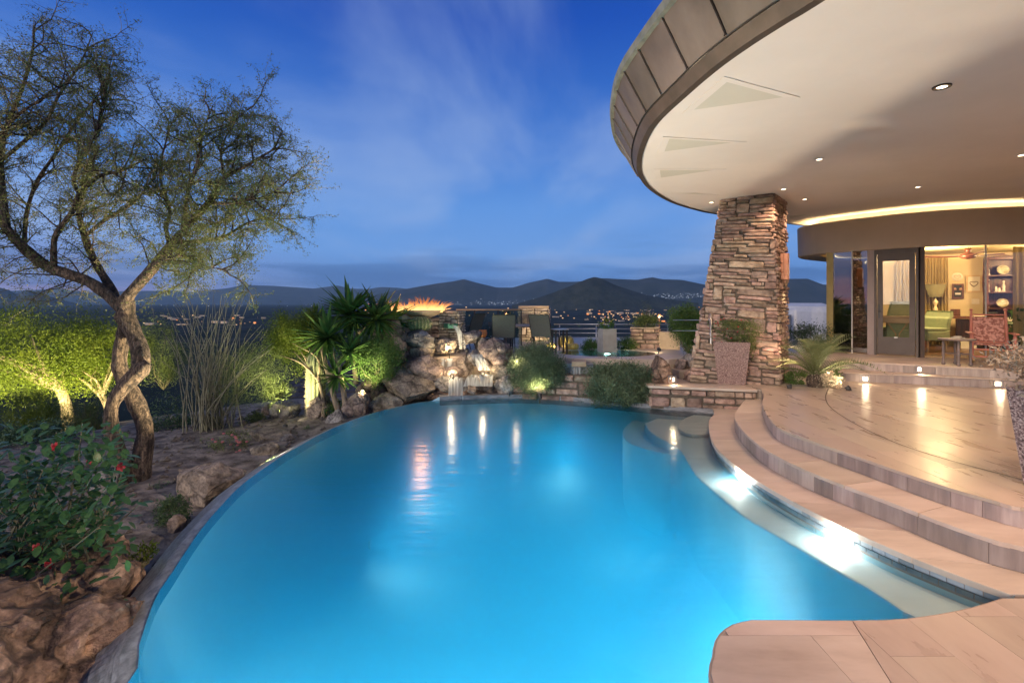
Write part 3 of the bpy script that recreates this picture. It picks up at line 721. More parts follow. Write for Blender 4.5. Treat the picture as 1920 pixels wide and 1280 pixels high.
# ---------------------------------------------------------------- ground: one sheet from here to the horizon
dig = [pool_poly, [(2.0, 7.4), (3.5, 7.4), (3.6, 6), (4, 3), (12, 1.4), (12.4, 9), (12.4, 13.4), (4.5, 13.4), (3.2, 9.1), (2.1, 8.3)], [(-1.4, -3), (12, -3), (12, 2), (3, 3), (2, 2.3), (1, 2.2), (.4, .8), (-1.4, .6)], [(x * 1 , y) for x, y in patio_poly]]
def ground_z(x, y):
    d = math.hypot(x - 1, y - 4)
    if d < 9: z = -.50
    elif d < 60: z = -.50 - .20 * (d - 9) - .0012 * (d - 9) ** 2
    elif d < 1000: z = -13.8 - (d - 60) * .03
    else: z = -42.0
    a = max(0, 1 - abs(math.hypot(x + 1.6, y - 8.3)) / 3.2); z += .38 * a * a * (3 - 2 * a)     # rockery mound
    b = max(0, 1 - math.hypot(x + 3.1, y - 2.0) / 1.7); z += .30 * b
    z += noise.noise(Vector((x * .35, y * .35, 1.3))) * min(.12 + d * .004, 5) + noise.noise(Vector((x * 1.7, y * 1.7, 4))) * .035
    if d > 200: z += noise.noise(Vector((x * .004, y * .004, 7))) * min(1, (d - 200) / 500) * 4
    return z
rs = [0.3]
while rs[-1] < 15000: rs.append(rs[-1] + max(.16, rs[-1] * .03 if rs[-1] < 20 else rs[-1] * .06))
NA = 300; mb = MB(); rows = []
for r_ in rs:
    row = []
    for j in range(NA):
        a = 2 * math.pi * j / NA; x, y = r_ * math.sin(a), r_ * math.cos(a)
        z = ground_z(x, y)
        if r_ < 16 and any(inside(x, y, pg) for pg in dig): z = -2.3
        row.append((x, y, z))
    rows.append(row)
mb.grid(rows, closed=True)
m, n, l = new_mat('ground_mix')
o_ = n.new('ShaderNodeOutputMaterial'); b_ = n.new('ShaderNodeBsdfPrincipled'); b_.inputs['Roughness'].default_value = .95; b_.inputs['Specular IOR Level'].default_value = .1
t_ = n.new('ShaderNodeTexCoord'); na = n.new('ShaderNodeTexNoise'); l.new(t_.outputs['Object'], na.inputs[0]); na.inputs['Scale'].default_value = 5; na.inputs['Detail'].default_value = 12
ra = n.new('ShaderNodeValToRGB'); l.new(na.outputs[0], ra.inputs[0]); e = ra.color_ramp.elements
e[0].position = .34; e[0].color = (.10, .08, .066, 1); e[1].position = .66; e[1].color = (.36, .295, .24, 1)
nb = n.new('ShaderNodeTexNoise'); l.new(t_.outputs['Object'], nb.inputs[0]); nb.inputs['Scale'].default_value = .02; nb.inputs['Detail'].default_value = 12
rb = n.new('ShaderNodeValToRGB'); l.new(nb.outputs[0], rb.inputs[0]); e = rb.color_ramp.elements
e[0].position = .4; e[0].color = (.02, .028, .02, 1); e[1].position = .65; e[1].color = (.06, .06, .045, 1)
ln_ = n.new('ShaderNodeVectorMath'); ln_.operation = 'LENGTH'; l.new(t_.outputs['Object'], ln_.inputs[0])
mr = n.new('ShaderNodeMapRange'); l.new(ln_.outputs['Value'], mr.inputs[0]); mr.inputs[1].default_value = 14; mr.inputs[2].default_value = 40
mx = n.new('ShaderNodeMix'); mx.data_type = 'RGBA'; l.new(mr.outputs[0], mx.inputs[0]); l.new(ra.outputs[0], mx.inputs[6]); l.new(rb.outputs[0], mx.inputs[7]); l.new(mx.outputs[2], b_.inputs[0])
nc = n.new('ShaderNodeTexNoise'); l.new(t_.outputs['Object'], nc.inputs[0]); nc.inputs['Scale'].default_value = 18; nc.inputs['Detail'].default_value = 8
bp = n.new('ShaderNodeBump'); bp.inputs['Distance'].default_value = .03; l.new(nc.outputs[0], bp.inputs['Height']); l.new(bp.outputs[0], b_.inputs['Normal'])
l.new(b_.outputs[0], o_.inputs[0]); M['ground'] = m
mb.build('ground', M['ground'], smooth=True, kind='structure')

# ---------------------------------------------------------------- mountains
def mountain(prof, D, depth, name, mat, base=-150, rough=1.0, seed=0):
    """ridge line given as photo points at distance D; flanks fall both ways with gullies"""
    pts = sorted(prof); xs = np.array([p[0] for p in pts]); ys = np.array([p[1] for p in pts])
    n = 150; px = np.linspace(xs[0], xs[-1], n); py = np.interp(px, xs, ys)
    rows = []
    S = 22
    for r_ in range(S + 1):
        t = r_ / S; row = []
        for i in range(n):
            q = Q(px[i], py[i], D)
            dir_ = Vector((q.x, q.y, 0)).normalized(); u = t * 2 - .55
            h = (q.z - base)
            g = noise.ridged_multi_fractal(Vector((px[i] * .018 + seed, t * 1.6, seed * 1.7)), .9, 2.1, 5, 1, 2) if True else 0
            if u < 0: f = 1 - (-u / .55) ** .8 ; off = u / .55 * depth * 1.0
            else: f = 1 - (u / 1.45) ** 1.0; off = u / 1.45 * depth * 1.2
            edge = min(1, abs(u) * 3)
            z = base + h * max(0, f) * (1 - .22 * edge * (g * .45) * rough) + noise.noise(Vector((px[i] * .08, t * 9, seed))) * h * .012 * (0.3 + edge)
            p = q + dir_ * off; row.append((p.x, p.y, z))
        rows.append(row)
    return MB().grid(rows).build(name, mat, smooth=True, kind='structure')
M['mtn'] = pmat('mountain_scrub', (.02, .028, .022), (.05, .055, .045), scale=.004, rough=1, detail=10)
M['mtn2'] = pmat('near_hill_scrub', (.018, .026, .018), (.045, .05, .036), scale=.02, rough=1, detail=12, bump=8, bscale=.03)
MT = M['mtn']
mountain([(-500, 548), (-300, 540), (-150, 545), (0, 545), (60, 543), (110, 540), (160, 547), (223, 545), (321, 544), (356, 547), (400, 542), (430, 539), (454, 533), (515, 535), (560, 538), (588, 540), (632, 534), (656, 540), (690, 541), (716, 537), (751, 539), (800, 545), (850, 552)], 13500, 3000, 'far_mountains', MT, seed=3)
mountain([(-600, 530), (-300, 540), (0, 538), (18, 543), (30, 550), (53, 542), (70, 548), (110, 560), (150, 570), (200, 575)], 6500, 1200, 'left_mountain', MT, seed=9)
mountain([(600, 568), (660, 562), (690, 555), (727, 547), (786, 536), (820, 530), (844, 527), (870, 522), (895, 529), (932, 538), (961, 538), (975, 534), (990, 529), (1026, 521), (1048, 527), (1077, 527), (1100, 525), (1130, 528), (1170, 540)], 7800, 1500, 'central_mountains', MT, seed=5)
mountain([(1060, 538), (1128, 520), (1150, 521), (1169, 522), (1195, 523), (1223, 518), (1241, 522), (1278, 523), (1325, 533), (1380, 535), (1420, 530), (1477, 521), (1515, 521), (1542, 532), (1600, 535), (1800, 520), (2100, 530), (2500, 525)], 6200, 1300, 'right_mountains', MT, seed=2)
mountain([(960, 571), (1005, 558), (1041, 546), (1077, 531), (1100, 521), (1114, 517), (1128, 520), (1150, 531), (1187, 544), (1209, 551), (1260, 560), (1310, 567)], 3000, 520, 'pointed_hill', M['mtn2'], seed=1)

# city lights in the valley: countless
def dots(n, fn, size, mat, name):
    V, Fc = [], []
    for i in range(n):
        p = fn()
        if p is None: continue
        s = size * (p.length / 6000) * random.choice([.6, .8, 1, 1, 1.5, 2.0]); k = len(V)
        V += [(p.x - s, p.y, p.z - s * .6), (p.x + s, p.y, p.z - s * .6), (p.x + s, p.y, p.z + s * .6), (p.x - s, p.y, p.z + s * .6), (p.x, p.y + s, p.z), (p.x, p.y - s, p.z)]
        Fc += [(k, k + 1, k + 5), (k + 1, k + 2, k + 5), (k + 2, k + 3, k + 5), (k + 3, k, k + 5)]
    return tag(link_mesh(name, fast_mesh(name, V, Fc, mat)), kind='stuff')
g = random.gauss
def l_cool():
    c = random.random()
    if c < .5: x = random.uniform(1190, 1330); y = 563 - abs(g(0, 5)) - (x - 1190) * .045; D = 5000
    elif c < .80: x = random.triangular(790, 1060, 960); y = 571 - abs(g(0, 4)) - max(0, x - 940) * .06; D = 5800
    else: x = random.uniform(300, 760); y = 574 + g(0, 1.6); D = 5600
    return Q(x, y, D)
def l_warm():
    c = random.random()
    if c < .16: x = random.uniform(250, 520); y = random.uniform(592, 612)
    elif c < .75: x = random.gauss(1170, 50); y = random.gauss(592, 7)
    else: x = random.uniform(860, 1320); y = random.uniform(576, 600)
    y = max(575, y); D = 43 * F / (y - HY); return Q(x, y, D) + Vector((0, 0, 3))
dots(430, l_cool, 1.7, emat('city_light_white', (.75, .85, 1), 1.3, False), 'city_lights')
dots(150, l_warm, 4.5, emat('city_light_amber', (1, .62, .32), .9, False), 'street_lights')
dots(40, l_warm, 7, emat('city_light_orange', (1, .34, .10), 1.0, False), 'lit_windows_far_away')
# ================================================================== HOUSE
SZ = 3.5
edge_px = [(1527, 0), (1471.6, 34), (1399, 81), (1335, 128), (1279, 177), (1228, 226), (1207, 260.6), (1196, 299), (1200, 329), (1219.6, 354.6), (1258, 378), (1305, 393), (1348, 401.5), (1476, 418.6), (1516.5, 423.8)]
sof = smooth_curve([Vector((4.6, -1.6, SZ)), Vector((3.1, .3, SZ)), Vector((2.25, 1.8, SZ))] + [P(*q, SZ) for q in edge_px] + [Vector((9.2, 13.0, SZ)), Vector((13.5, 14.2, SZ)), Vector((17, 13, SZ))], .1)
house = empty('house', (9.2, 11.3, .6), 0, 'low round glass-walled house with a wide curved canopy roof over the terrace', 'house')
def hb(mb, name, m, parent=None, **k):
    """build under the house, whose empty has no rotation: shift to its frame"""
    o = mb.build(name, m, parent or house, **k)
    if (parent or house) is house: o.location = -house.location
    return o
canopy_poly = flat(sof) + [(17, -1.6)]
canopy = hb(MB().prism(canopy_poly, SZ, SZ + .35), 'canopy_soffit', M['soffit'])
top = offset_curve(sof, .31); lip = offset_curve(sof, .07)
hb(MB().grid([[Vector((p.x, p.y, SZ - .012)) for p in offset_curve(sof, -.05)], [Vector((p.x, p.y, SZ - .012)) for p in offset_curve(sof, .015)], [Vector((p.x, p.y, SZ + .085)) for p in lip]]), 'canopy_lip', M['bronze_dark'])
hb(MB().grid([[Vector((p.x, p.y, SZ + .098)) for p in offset_curve(sof, .062)], [Vector((p.x, p.y, SZ + .5)) for p in offset_curve(sof, .285)], [Vector((p.x, p.y, SZ + .51)) for p in offset_curve(sof, -1.5)]]), 'fascia_backing', M['black'])
ocv = offset_curve(sof, .085); otp = offset_curve(sof, .305)
i = 0; random.seed(4)
while i < len(sof) - 5:
    k = 4 + (1 if random.random() < .4 else 0); a = i; b = min(len(sof) - 1, i + k)
    lo = [ocv[j].copy() for j in range(a, b + 1)]; hi = [otp[j].copy() for j in range(a, b + 1)]
    lo[0] = lo[0].lerp(lo[1], .05); hi[0] = hi[0].lerp(hi[1], .05); lo[-1] = lo[-1].lerp(lo[-2], .05); hi[-1] = hi[-1].lerp(hi[-2], .05)
    for v in lo: v.z = SZ + .095
    for v in hi: v.z = SZ + .50
    if min(p.y for p in lo) < 12.5:
        inn = [p - Vector((0, 0, .0)) + (cen.to_3d() * 0) for p in lo]
        m_ = MB(); m_.grid([lo, [l_.lerp(h_, .5) for l_, h_ in zip(lo, hi)], hi])
        # standing seam at one side gives the sheet its depth
        s0, s1 = lo[0], hi[0]; nrm = (lo[1] - lo[0]).normalized(); outv = Vector((-nrm.y, nrm.x, 0)) * .018
        m_.add([s0, s1, s1 + outv, s0 + outv, s0 + nrm * .014, s1 + nrm * .014, s1 + outv + nrm * .014, s0 + outv + nrm * .014], [(0, 1, 2, 3), (3, 2, 6, 7), (7, 6, 5, 4)])
        hb(m_, 'fascia_panel', M['bronze'])
    i = b
rim = MB()
rim.grid([[Vector((p.x, p.y, z)) for p in offset_curve(sof, d)] for d, z in ((.29, SZ + .495), (.345, SZ + .50), (.355, SZ + .575), (.33, SZ + .585), (.2, SZ + .58))])
hb(rim, 'drip_edge', M['patina'], smooth=False)
# stucco insets in the soffit near the edge: triangular, with a raised border on two sides
for tri in ([(1278, 213), (1358, 143), (1500, 182)], [(1232, 288), (1243, 256), (1400, 266)], [(1229, 336), (1226, 317), (1362, 317)], [(1258, 362), (1300, 361), (1352, 366)], [(1476, 404), (1478, 411), (1522, 401)]):
    a, b, c = [P(*q, SZ) for q in tri]
    ce = (a + b + c) / 3
    def sl(p, f, z): q = ce.lerp(p, f); return (q.x, q.y, z)
    mb_ = MB()
    for u_, v_ in ((a, b), (b, c)):
        mb_.add([sl(u_, 1, SZ - .001), sl(v_, 1, SZ - .001), sl(v_, .76, SZ - .001), sl(u_, .76, SZ - .001), sl(u_, 1, SZ - .005), sl(v_, 1, SZ - .005), sl(v_, .76, SZ - .005), sl(u_, .76, SZ - .005)],
                [(4, 5, 6, 7), (0, 1, 5, 4), (1, 2, 6, 5), (2, 3, 7, 6), (3, 0, 4, 7)])
    tr = hb(mb_, 'soffit_trim', M['soffit'])
    hb(MB().add([sl(a, .75, SZ - .003), sl(b, .75, SZ - .003), sl(c, .75, SZ - .003)], [(0, 1, 2)]), 'soffit_inset', M['soffit_inset'])

# recessed downlights
DL = [(1766, 162, .052, 1), (1536, 298, .045, 1), (1917, 290, .055, 1), (1469, 354, .045, 1), (1509, 373, .045, 1), (1721, 350, .045, 1), (1334, 379, .045, 1), (1700, 397, 0, 0), (2207, -272, .055, 1), (6402, -2230, .055, 1), (2500, -200, .055, 1), (2500, 250, .05, 1)]
M['bulb'] = emat('lamp_glow', (1, .80, .56), 9)
M['bulb_soft'] = emat('lamp_glow_soft', (1, .82, .58), 5)
for (x, y, r_, on) in DL:
    if not on: continue
    p = P(x, y, SZ)
    ringm = MB().lathe([(r_ * .72, .0), (r_ * .8, -.012), (r_ * 1.25, -.012), (r_ * 1.3, -.001)], 20, c=p)
    t = hb(ringm, 'downlight', M['bronze_dark'] if y > 0 and y < 200 else M['white'])
    bm_ = MB().lathe([(0.001, -.006), (r_ * .72, -.006)], 16, c=p); bo = bm_.build('bulb', M['bulb'], t)
    pw = 54
    if x == 1334: pw = 50
    if y < 0: pw = 150
    lamp('SPOT', (p.x, p.y, SZ - .03), pw, (1, .64, .42), target=(p.x, p.y, 0), size=.04, angle=125, blend=.8, name='downlight_lamp')

# stucco band, cove and second ring
band = smooth_curve([Vector((8.2, 12.6, 0)), Vector((7.2, 11.9, 0)), Vector((6.68, 11.3, 0)), Vector((6.6, 10.75, 0)), Vector((6.85, 10.2, 0)), Vector((7.22, 9.72, 0)), Vector((7.66, 9.24, 0)), Vector((8.3, 8.88, 0)), Vector((9.16, 8.64, 0)), Vector((10.5, 8.55, 0)), Vector((12.5, 8.8, 0)), Vector((14.5, 9.6, 0))], .12)
BZ0, BZ1 = 2.70, 3.37
prof_b = [(.45, BZ0 + .03), (.02, BZ0), (0, BZ0 + .02), (-.015, BZ1 - .02), (.0, BZ1), (.10, BZ1 + .008), (.14, BZ1 - .03)]
hb(MB().grid([[Vector((p.x, p.y, z)) for p in offset_curve(band, -d if True else d)] for d, z in [( -x, z) for x, z in prof_b]]) if False else MB().grid([[Vector((p.x, p.y, z)) for p in offset_curve(band, d)] for d, z in prof_b]), 'wall_band', M['stucco'], smooth=False)
hb(MB().grid([[Vector((p.x, p.y, z)) for p in offset_curve(band, .42)] for z in (BZ1 - .12, SZ - .002)]), 'cove_ring', M['soffit'])
hb(MB().grid([[Vector((p.x, p.y, BZ1 - .10)) for p in offset_curve(band, .10)], [Vector((p.x, p.y, BZ1 - .10)) for p in offset_curve(band, .43)]]), 'cove_shelf', M['stucco'])
cs = offset_curve(band, .22)
hb(MB().grid([[Vector((p.x, p.y, BZ1 - .06)) for p in offset_curve(band, .20)], [Vector((p.x, p.y, BZ1 - .06)) for p in offset_curve(band, .25)]]), 'cove_light_strip', emat('cove_glow', (1, .74, .40), 26))

# glass wall: posts, panes, door
GZ0, GZ1 = .60, 2.72
def gp(x, y): return P(x, y, .6)
def pane(a, b, name='window_pane', m=None, z0=GZ0 + .03, z1=GZ1, th=.012):
    a, b = Vector((a[0], a[1], 0)), Vector((b[0], b[1], 0)); d = (b - a).normalized()
    return hb(MB().bar(Vector((a.x, a.y, (z0 + z1) / 2)) + d * .004, Vector((b.x, b.y, (z0 + z1) / 2)) - d * .004, th, z1 - z0), name, m or M['glass'])
G = [Vector((6.83, 10.33)), Vector((7.02, 10.02)), Vector((7.20, 9.84))]      # curved corner, to the pale mullion
pane((6.80, 10.36), (7.03, 10.0), m=M['glass_dark']); pane((7.03, 10.0), (7.22, 9.80), m=M['glass_dark'])
DA, DB = Vector((7.30, 9.74, 0)), Vector((7.80, 9.28, 0))
hb(MB().bar((7.215, 9.82, 1.66), (7.30, 9.75, 1.66), .09, 2.12), 'mullion', M['mullion'])
ddir = (DB - DA).normalized(); dn = Vector((-ddir.y, ddir.x, 0)) * -1
if dn.y > 0: dn = -dn
def dpt(u, z, o=0): q = DA + (DB - DA) * u + dn * o; return Vector((q.x, q.y, z))
DW = (DB - DA).length
fr = MB(); fr.bar(dpt(0, 1.66), dpt(.055, 1.66), .10, 2.12); fr.bar(dpt(.945, 1.66), dpt(1.0, 1.66), .10, 2.12); fr.bar(dpt(.055, 2.665), dpt(.945, 2.665), .10, .11)
hb(fr, 'door_frame', M['door_paint'])
door = MB(); door.bar(dpt(.07, 1.62, .01), dpt(.20, 1.62, .01), .05, 1.98); door.bar(dpt(.80, 1.62, .01), dpt(.93, 1.62, .01), .05, 1.98)
door.bar(dpt(.20, 2.54, .01), dpt(.80, 2.54, .01), .05, .14); door.bar(dpt(.20, .80, .01), dpt(.80, .80, .01), .05, .34)
dr = hb(door, 'glass_door', M['door_paint'])
MB().bar(dpt(.20, 1.72, .01), dpt(.80, 1.72, .01), .012, 1.5).build('door_pane', M['glass'], dr)
MB().tube([dpt(.115, 1.48, .03), dpt(.115, 1.48, .09), dpt(.165, 1.48, .09)], .012, 8).bar(dpt(.095, 1.48, .036), dpt(.135, 1.48, .036), .012, .28).build('door_handle', M['dark_metal'], dr)
MB().bar(dpt(.46, .965, .04), dpt(.54, .965, .04), .006, .025).build('door_sticker', M['white'], dr)
pane((7.86, 9.24), (8.78, 8.98)); pane((8.80, 8.975), (10.1, 8.86)); pane((10.12, 8.86), (11.6, 9.0))
hb(MB().bar((7.80, 9.26, 1.66), (7.86, 9.235, 1.66), .10, 2.12), 'mullion', M['door_paint'])
for a in ((7.03, 10.0), (8.79, 8.978), (10.11, 8.86)):
    hb(MB().box((a[0], a[1], 1.66), (.022, .022, 2.12)), 'glass_joint', M['white'])
hb(MB().box((6.83, 10.37, 1.66), (.12, .12, 2.12), R(40)), 'gold_post', M['gold_post'])
hb(MB().bar((7.86, 9.24, .617), (8.79, 8.98, .617), .06, .03).bar((8.79, 8.98, .617), (10.11, 8.86, .617), .06, .03).bar((10.11, 8.86, .617), (11.6, 9.0, .617), .06, .03), 'sill', M['wood_light'])
bg_pts = [(6.86, 10.42), (7.0, 10.75), (7.5, 11.45), (8.25, 12.25), (9.25, 12.45)]
for a, b in zip(bg_pts, bg_pts[1:]): pane(a, b, m=M['glass_dark'])
hb(MB().bar((9.25, 12.47, 1.66), (9.32, 12.44, 1.66), .08, 2.12), 'mullion', M['dark_metal'])

# the room
WA, WB = Vector((9.3, 12.42, 0)), Vector((12.9, 9.95, 0)); wd = (WB - WA).normalized(); wnr = Vector((wd.y, -wd.x, 0))
if wnr.y > 0: wnr = -wnr
hb(MB().bar((WA.x, WA.y, 1.75), (WB.x, WB.y, 1.75), .08, 2.3), 'room_wall', M['stucco_in'])
hb(MB().bar((12.9, 9.95, 1.75), (12.2, 8.9, 1.75), .08, 2.3), 'room_wall', M['stucco_in'])
hb(MB().prism([(6.9, 10.6), (7.25, 9.86), (7.84, 9.30), (8.8, 9.04), (10.1, 8.95), (12.4, 9.2), (13, 10), (9.3, 12.4), (8.25, 12.15), (7.5, 11.4)], .603, .612), 'room_floor', M['wood_floor'])
hb(MB().prism([(6.72, 10.8), (6.95, 10.2), (7.74, 9.36), (8.8, 9.0), (10.1, 8.9), (12.4, 9.1), (13.1, 10), (9.3, 12.6), (8.1, 12.4), (7.2, 11.7)], 2.80, 2.86), 'room_ceiling', M['stucco_in'])
for off, nme in ((.10, 'cove_light_strip'),):
    a = WA + wnr * .05 + wd * .1; b = WA + wd * 1.75 + wnr * .05
    hb(MB().bar((a.x, a.y, 2.775), (b.x, b.y, 2.775), .03, .012), nme, emat('curtain_cove_glow', (1, .70, .32), 30))
    hb(MB().bar((a.x + wnr.x * .14, a.y + wnr.y * .14, 2.76), (b.x + wnr.x * .14, b.y + wnr.y * .14, 2.76), .02, .08), 'cove_valance', M['stucco_in'])
bgc = smooth_curve([Vector((*q, 0)) for q in bg_pts[1:]], .2)
hb(MB().grid([[Vector((p.x, p.y, 2.775)) for p in offset_curve(bgc, -.06)], [Vector((p.x, p.y, 2.775)) for p in offset_curve(bgc, -.10)]]), 'cove_light_strip', emat('window_cove_glow', (1, .72, .34), 16))
lamp('POINT', (9.0, 10.2, 2.5), 130, (1, .68, .34), size=.15, name='room_lamp')
lamp('POINT', (10.7, 9.6, 2.5), 130, (1, .68, .34), size=.15, name='room_lamp')

def on_wall(x, z, off=.05):
    """where the sight line of pixel column x meets the back wall"""
    d = Vector(((x - CX) / F, 1, 0)); den = d.x * wnr.x + d.y * wnr.y; o = (WA + wnr * off)
    t = (o.x * wnr.x + o.y * wnr.y) / den; return Vector((d.x * t, d.y * t, z))
def wz(x, y, off=.05):
    q = on_wall(x, 0, off); return CZ - (y - HY) * q.y / F
wrot = math.atan2(wd.y, wd.x)

def curtain(a, b, z0, z1, name, label, folds=9, amp=.045):
    n_ = folds * 8; rows = []
    for z, t in ((z1, .5), (z1 - .3, .8), ((z0 + z1) / 2, 1), (z0 + .02, 1.15)):
        row = []
        for i_ in range(n_ + 1):
            u = i_ / n_; p = a.lerp(b, u + .006 * math.sin(u * 31)); o = math.sin(u * folds * 2 * math.pi + .4 * math.sin(u * 9)) * amp * t + .012 * math.sin(u * 57)
            row.append((p.x + nd.x * o, p.y + nd.y * o, z))
        rows.append(row)
    return MB().grid(rows).build(name, M['curtain'], smooth=True, label=label, cat='curtain', group='silk curtains')
nd = wnr
ca = on_wall(1676, 0, .16); cb = on_wall(1722, 0, .16); cc_ = on_wall(1729, 0, .16); cd = on_wall(1772, 0, .16)
curtain(on_wall(1680, 0, .16), on_wall(1719, 0, .16), .63, 2.74, 'curtain', 'gold silk curtain seen through the glass door', 6)
curtain(on_wall(1722, 0, .18), on_wall(1777, 0, .18), .63, 2.74, 'curtain', 'gold pleated curtain between the door and the small wall pictures', 9)
nd = Vector((0, -1, 0))
curtain(Vector((9.42, 9.1, 0)), Vector((9.95, 9.05, 0)), .63, 2.70, 'curtain', 'gold curtain gathered at the right end of the window, beside the rocking chair', 5)

# pictures on the wall
def picture(x0, x1, y0, y1, label, art):
    z1, z0 = wz((x0 + x1) / 2, y0), wz((x0 + x1) / 2, y1); a, b = on_wall(x0, 0, .0), on_wall(x1, 0, .0); w = (b - a).length; h = z1 - z0
    c = (a + b) / 2 + wnr * .065; o = empty('wall_picture', (c.x, c.y, (z0 + z1) / 2), wrot, label, 'picture')
    f = MB(); t = .035
    for q in (((0, 0, h / 2 - t / 2), (w, .03, t)), ((0, 0, -h / 2 + t / 2), (w, .03, t)), ((-w / 2 + t / 2, 0, 0), (t, .03, h - 2 * t)), ((w / 2 - t / 2, 0, 0), (t, .03, h - 2 * t))): f.box(*q)
    f.build('frame', M['wood_light'] if art != 'people' else M['wood_dark'], o)
    pnl = MB().box((0, 0, 0), (w - 2 * t, .012, h - 2 * t)).build('print', M['cream'] if art == 'heart' else M['black'], o)
    if art == 'heart':
        pts = []
        for k_ in range(25):
            a_ = 2 * math.pi * k_ / 24; pts.append(Vector((.008 * 16 * math.sin(a_) ** 3 * w / .5, -.012, .008 * (13 * math.cos(a_) - 5 * math.cos(2 * a_) - 2 * math.cos(3 * a_)) * w / .5)))
        MB().tube(pts, .008, 5, caps=False).build('heart', M['wood_dark'], o)
    else:
        for sx in (-.05, .05):
            MB().lathe([(0.001, -.036), (.024, -.02), (.028, 0), (.02, .03), (.001, .036)], 10, c=(sx, -.005, .05)).build('portrait_head', pmat('print_skin', (.45, .25, .16), rough=.7), o)
        MB().box((0, -.008, -.06), (.10, .006, .045)).build('portrait_hands', pmat('print_shirt', (.6, .55, .5), rough=.7), o)
    return o
picture(1784, 1806, 532, 560, 'small dark framed picture of two figures in black', 'people')
picture(1810, 1840, 516, 548, 'larger framed heart drawing with a wide cream mat', 'heart')
hp = on_wall(1795, 0, .06); hz = wz(1795, 519)
o = empty('heart_plate', (hp.x, hp.y, hz), wrot, 'round cream plate with a heart, hung above the small dark picture', 'plate')
MB().lathe([(.001, 0), (.07, -.004), (.10, -.018), (.101, -.012), (.07, .004), (.001, .006)], 24, M=Matrix.Rotation(R(90), 3, 'X')).build('plate_disc', M['cream'], o)
MB().tube([Vector((.0035 * 16 * math.sin(2 * math.pi * k_ / 24) ** 3, -.02, .0035 * (13 * math.cos(2 * math.pi * k_ / 24) - 5 * math.cos(4 * math.pi * k_ / 24) - 2 * math.cos(6 * math.pi * k_ / 24)))) for k_ in range(25)], .005, 5, caps=False).build('heart', M['copper'], o)
sw = on_wall(1829, 0, .05)
MB().box((0, 0, 0), (.13, .012, .12)).box((0, -.01, 0), (.03, .012, .05)).build('light_switch', M['cream'], loc=(sw.x, sw.y, wz(1829, 565)), rz=wrot, label='cream wall switch left of the dark cabinet', cat='switch')

# display cabinet
ka, kb = on_wall(1842, 0, .0), on_wall(1935, 0, .0); kw = (kb - ka).length; kc = (ka + kb) / 2 + wnr * .22
ktop = wz(1870, 482, .3)
cab = empty('display_cabinet', (kc.x, kc.y, .612), wrot, 'dark wood display cabinet with white plates and figurines on its shelves', 'cabinet')
H = ktop - .612
c_ = MB(); c_.box((0, .17, H / 2), (kw, .02, H)); c_.box((-kw / 2 + .02, 0, H / 2), (.04, .34, H)); c_.box((kw / 2 - .02, 0, H / 2), (.04, .34, H)); c_.box((kw * .17, 0, H / 2), (.05, .33, H - .1)); c_.box((0, 0, H - .03), (kw - .08, .35, .06)); c_.box((0, 0, .04), (kw - .08, .33, .08))
c_.build('carcass', M['wood_dark'], cab)
sh = [H - .42, H - .80, H - 1.16, H - 1.5]
for z in sh: MB().box((-kw * .165, 0, z), (kw * .63, .30, .022)).build('shelf', M['wood_dark'], cab)
MB().box((-kw * .165, -.14, (H - 1.5) / 2 - .01), (kw * .62, .03, H - 1.56)).build('lower_door', M['wood_dark'], cab)
def cabloc(x, z): return cab.location + wd * x + wnr * .03 + Vector((0, 0, z))
def plate(x, z, r_, label):
    o = MB().lathe([(.001, 0), (r_ * .6, 0), (r_, .02), (r_ * .98, .026), (r_ * .6, .008), (.001, .008)], 22, M=Matrix.Rotation(R(78), 3, 'X')).build('display_plate', pmat('gilt_plate', (.62, .58, .45), (.34, .28, .14), scale=16, rough=.3), loc=cabloc(x, z), rz=wrot, label=label, cat='plate'); return o
plate(-kw * .14, sh[0] + .12 + .012, .105, 'gilt rimmed round plate on the top shelf of the cabinet')
plate(-kw * .15, sh[2] + .115 + .012, .10, 'patterned green plate on the third cabinet shelf')
def figurine(x, z, h, label, lean=0):
    prof_ = [(.035, 0), (.04, .01), (.022, h * .25), (.03, h * .45), (.018, h * .7), (.012, h * .78), (.022, h * .88), (.012, h * .98), (.001, h)]
    return MB().lathe(prof_, 10, rfun=lambda j, n, zz: 1 + .18 * math.sin(3 * 2 * math.pi * j / n + zz * 30)).build('figurine', M['white'], smooth=True, loc=cabloc(x, z + .012), rz=wrot, label=label, cat='figurine')
figurine(-kw * .44, sh[0], .26, 'tall white figurine at the left of the top cabinet shelf')
figurine(-kw * .44, sh[1], .32, 'tall white figurine at the left of the second cabinet shelf')
figurine(-kw * .27, sh[1], .13, 'low white crouching figurine on the second cabinet shelf')
figurine(-kw * .21, sh[1], .10, 'smallest white figurine beside the crouching one')
figurine(-kw * .12, sh[1], .26, 'white standing figurine at the right of the second cabinet shelf')
figurine(-kw * .46, sh[2], .24, 'slim white figurine at the left of the third cabinet shelf')
for x_, w_, lab in ((-.30, .13, 'small cream photo frame at the left of the bottom cabinet shelf'), (-.17, .20, 'wide dark photo frame in the middle of the bottom cabinet shelf'), (-.05, .13, 'small cream photo frame at the right of the bottom cabinet shelf')):
    MB().box((0, 0, .07), (w_, .015, .13)).box((0, -.01, .07), (w_ - .04, .008, .09)).build('photo_frame', M['cream'] if w_ < .15 else M['wood_light'], loc=cabloc(kw * x_, sh[3] + .012) + wnr * (.05 if w_ < .15 else -.02), rz=wrot, label=lab, cat='photo frame')

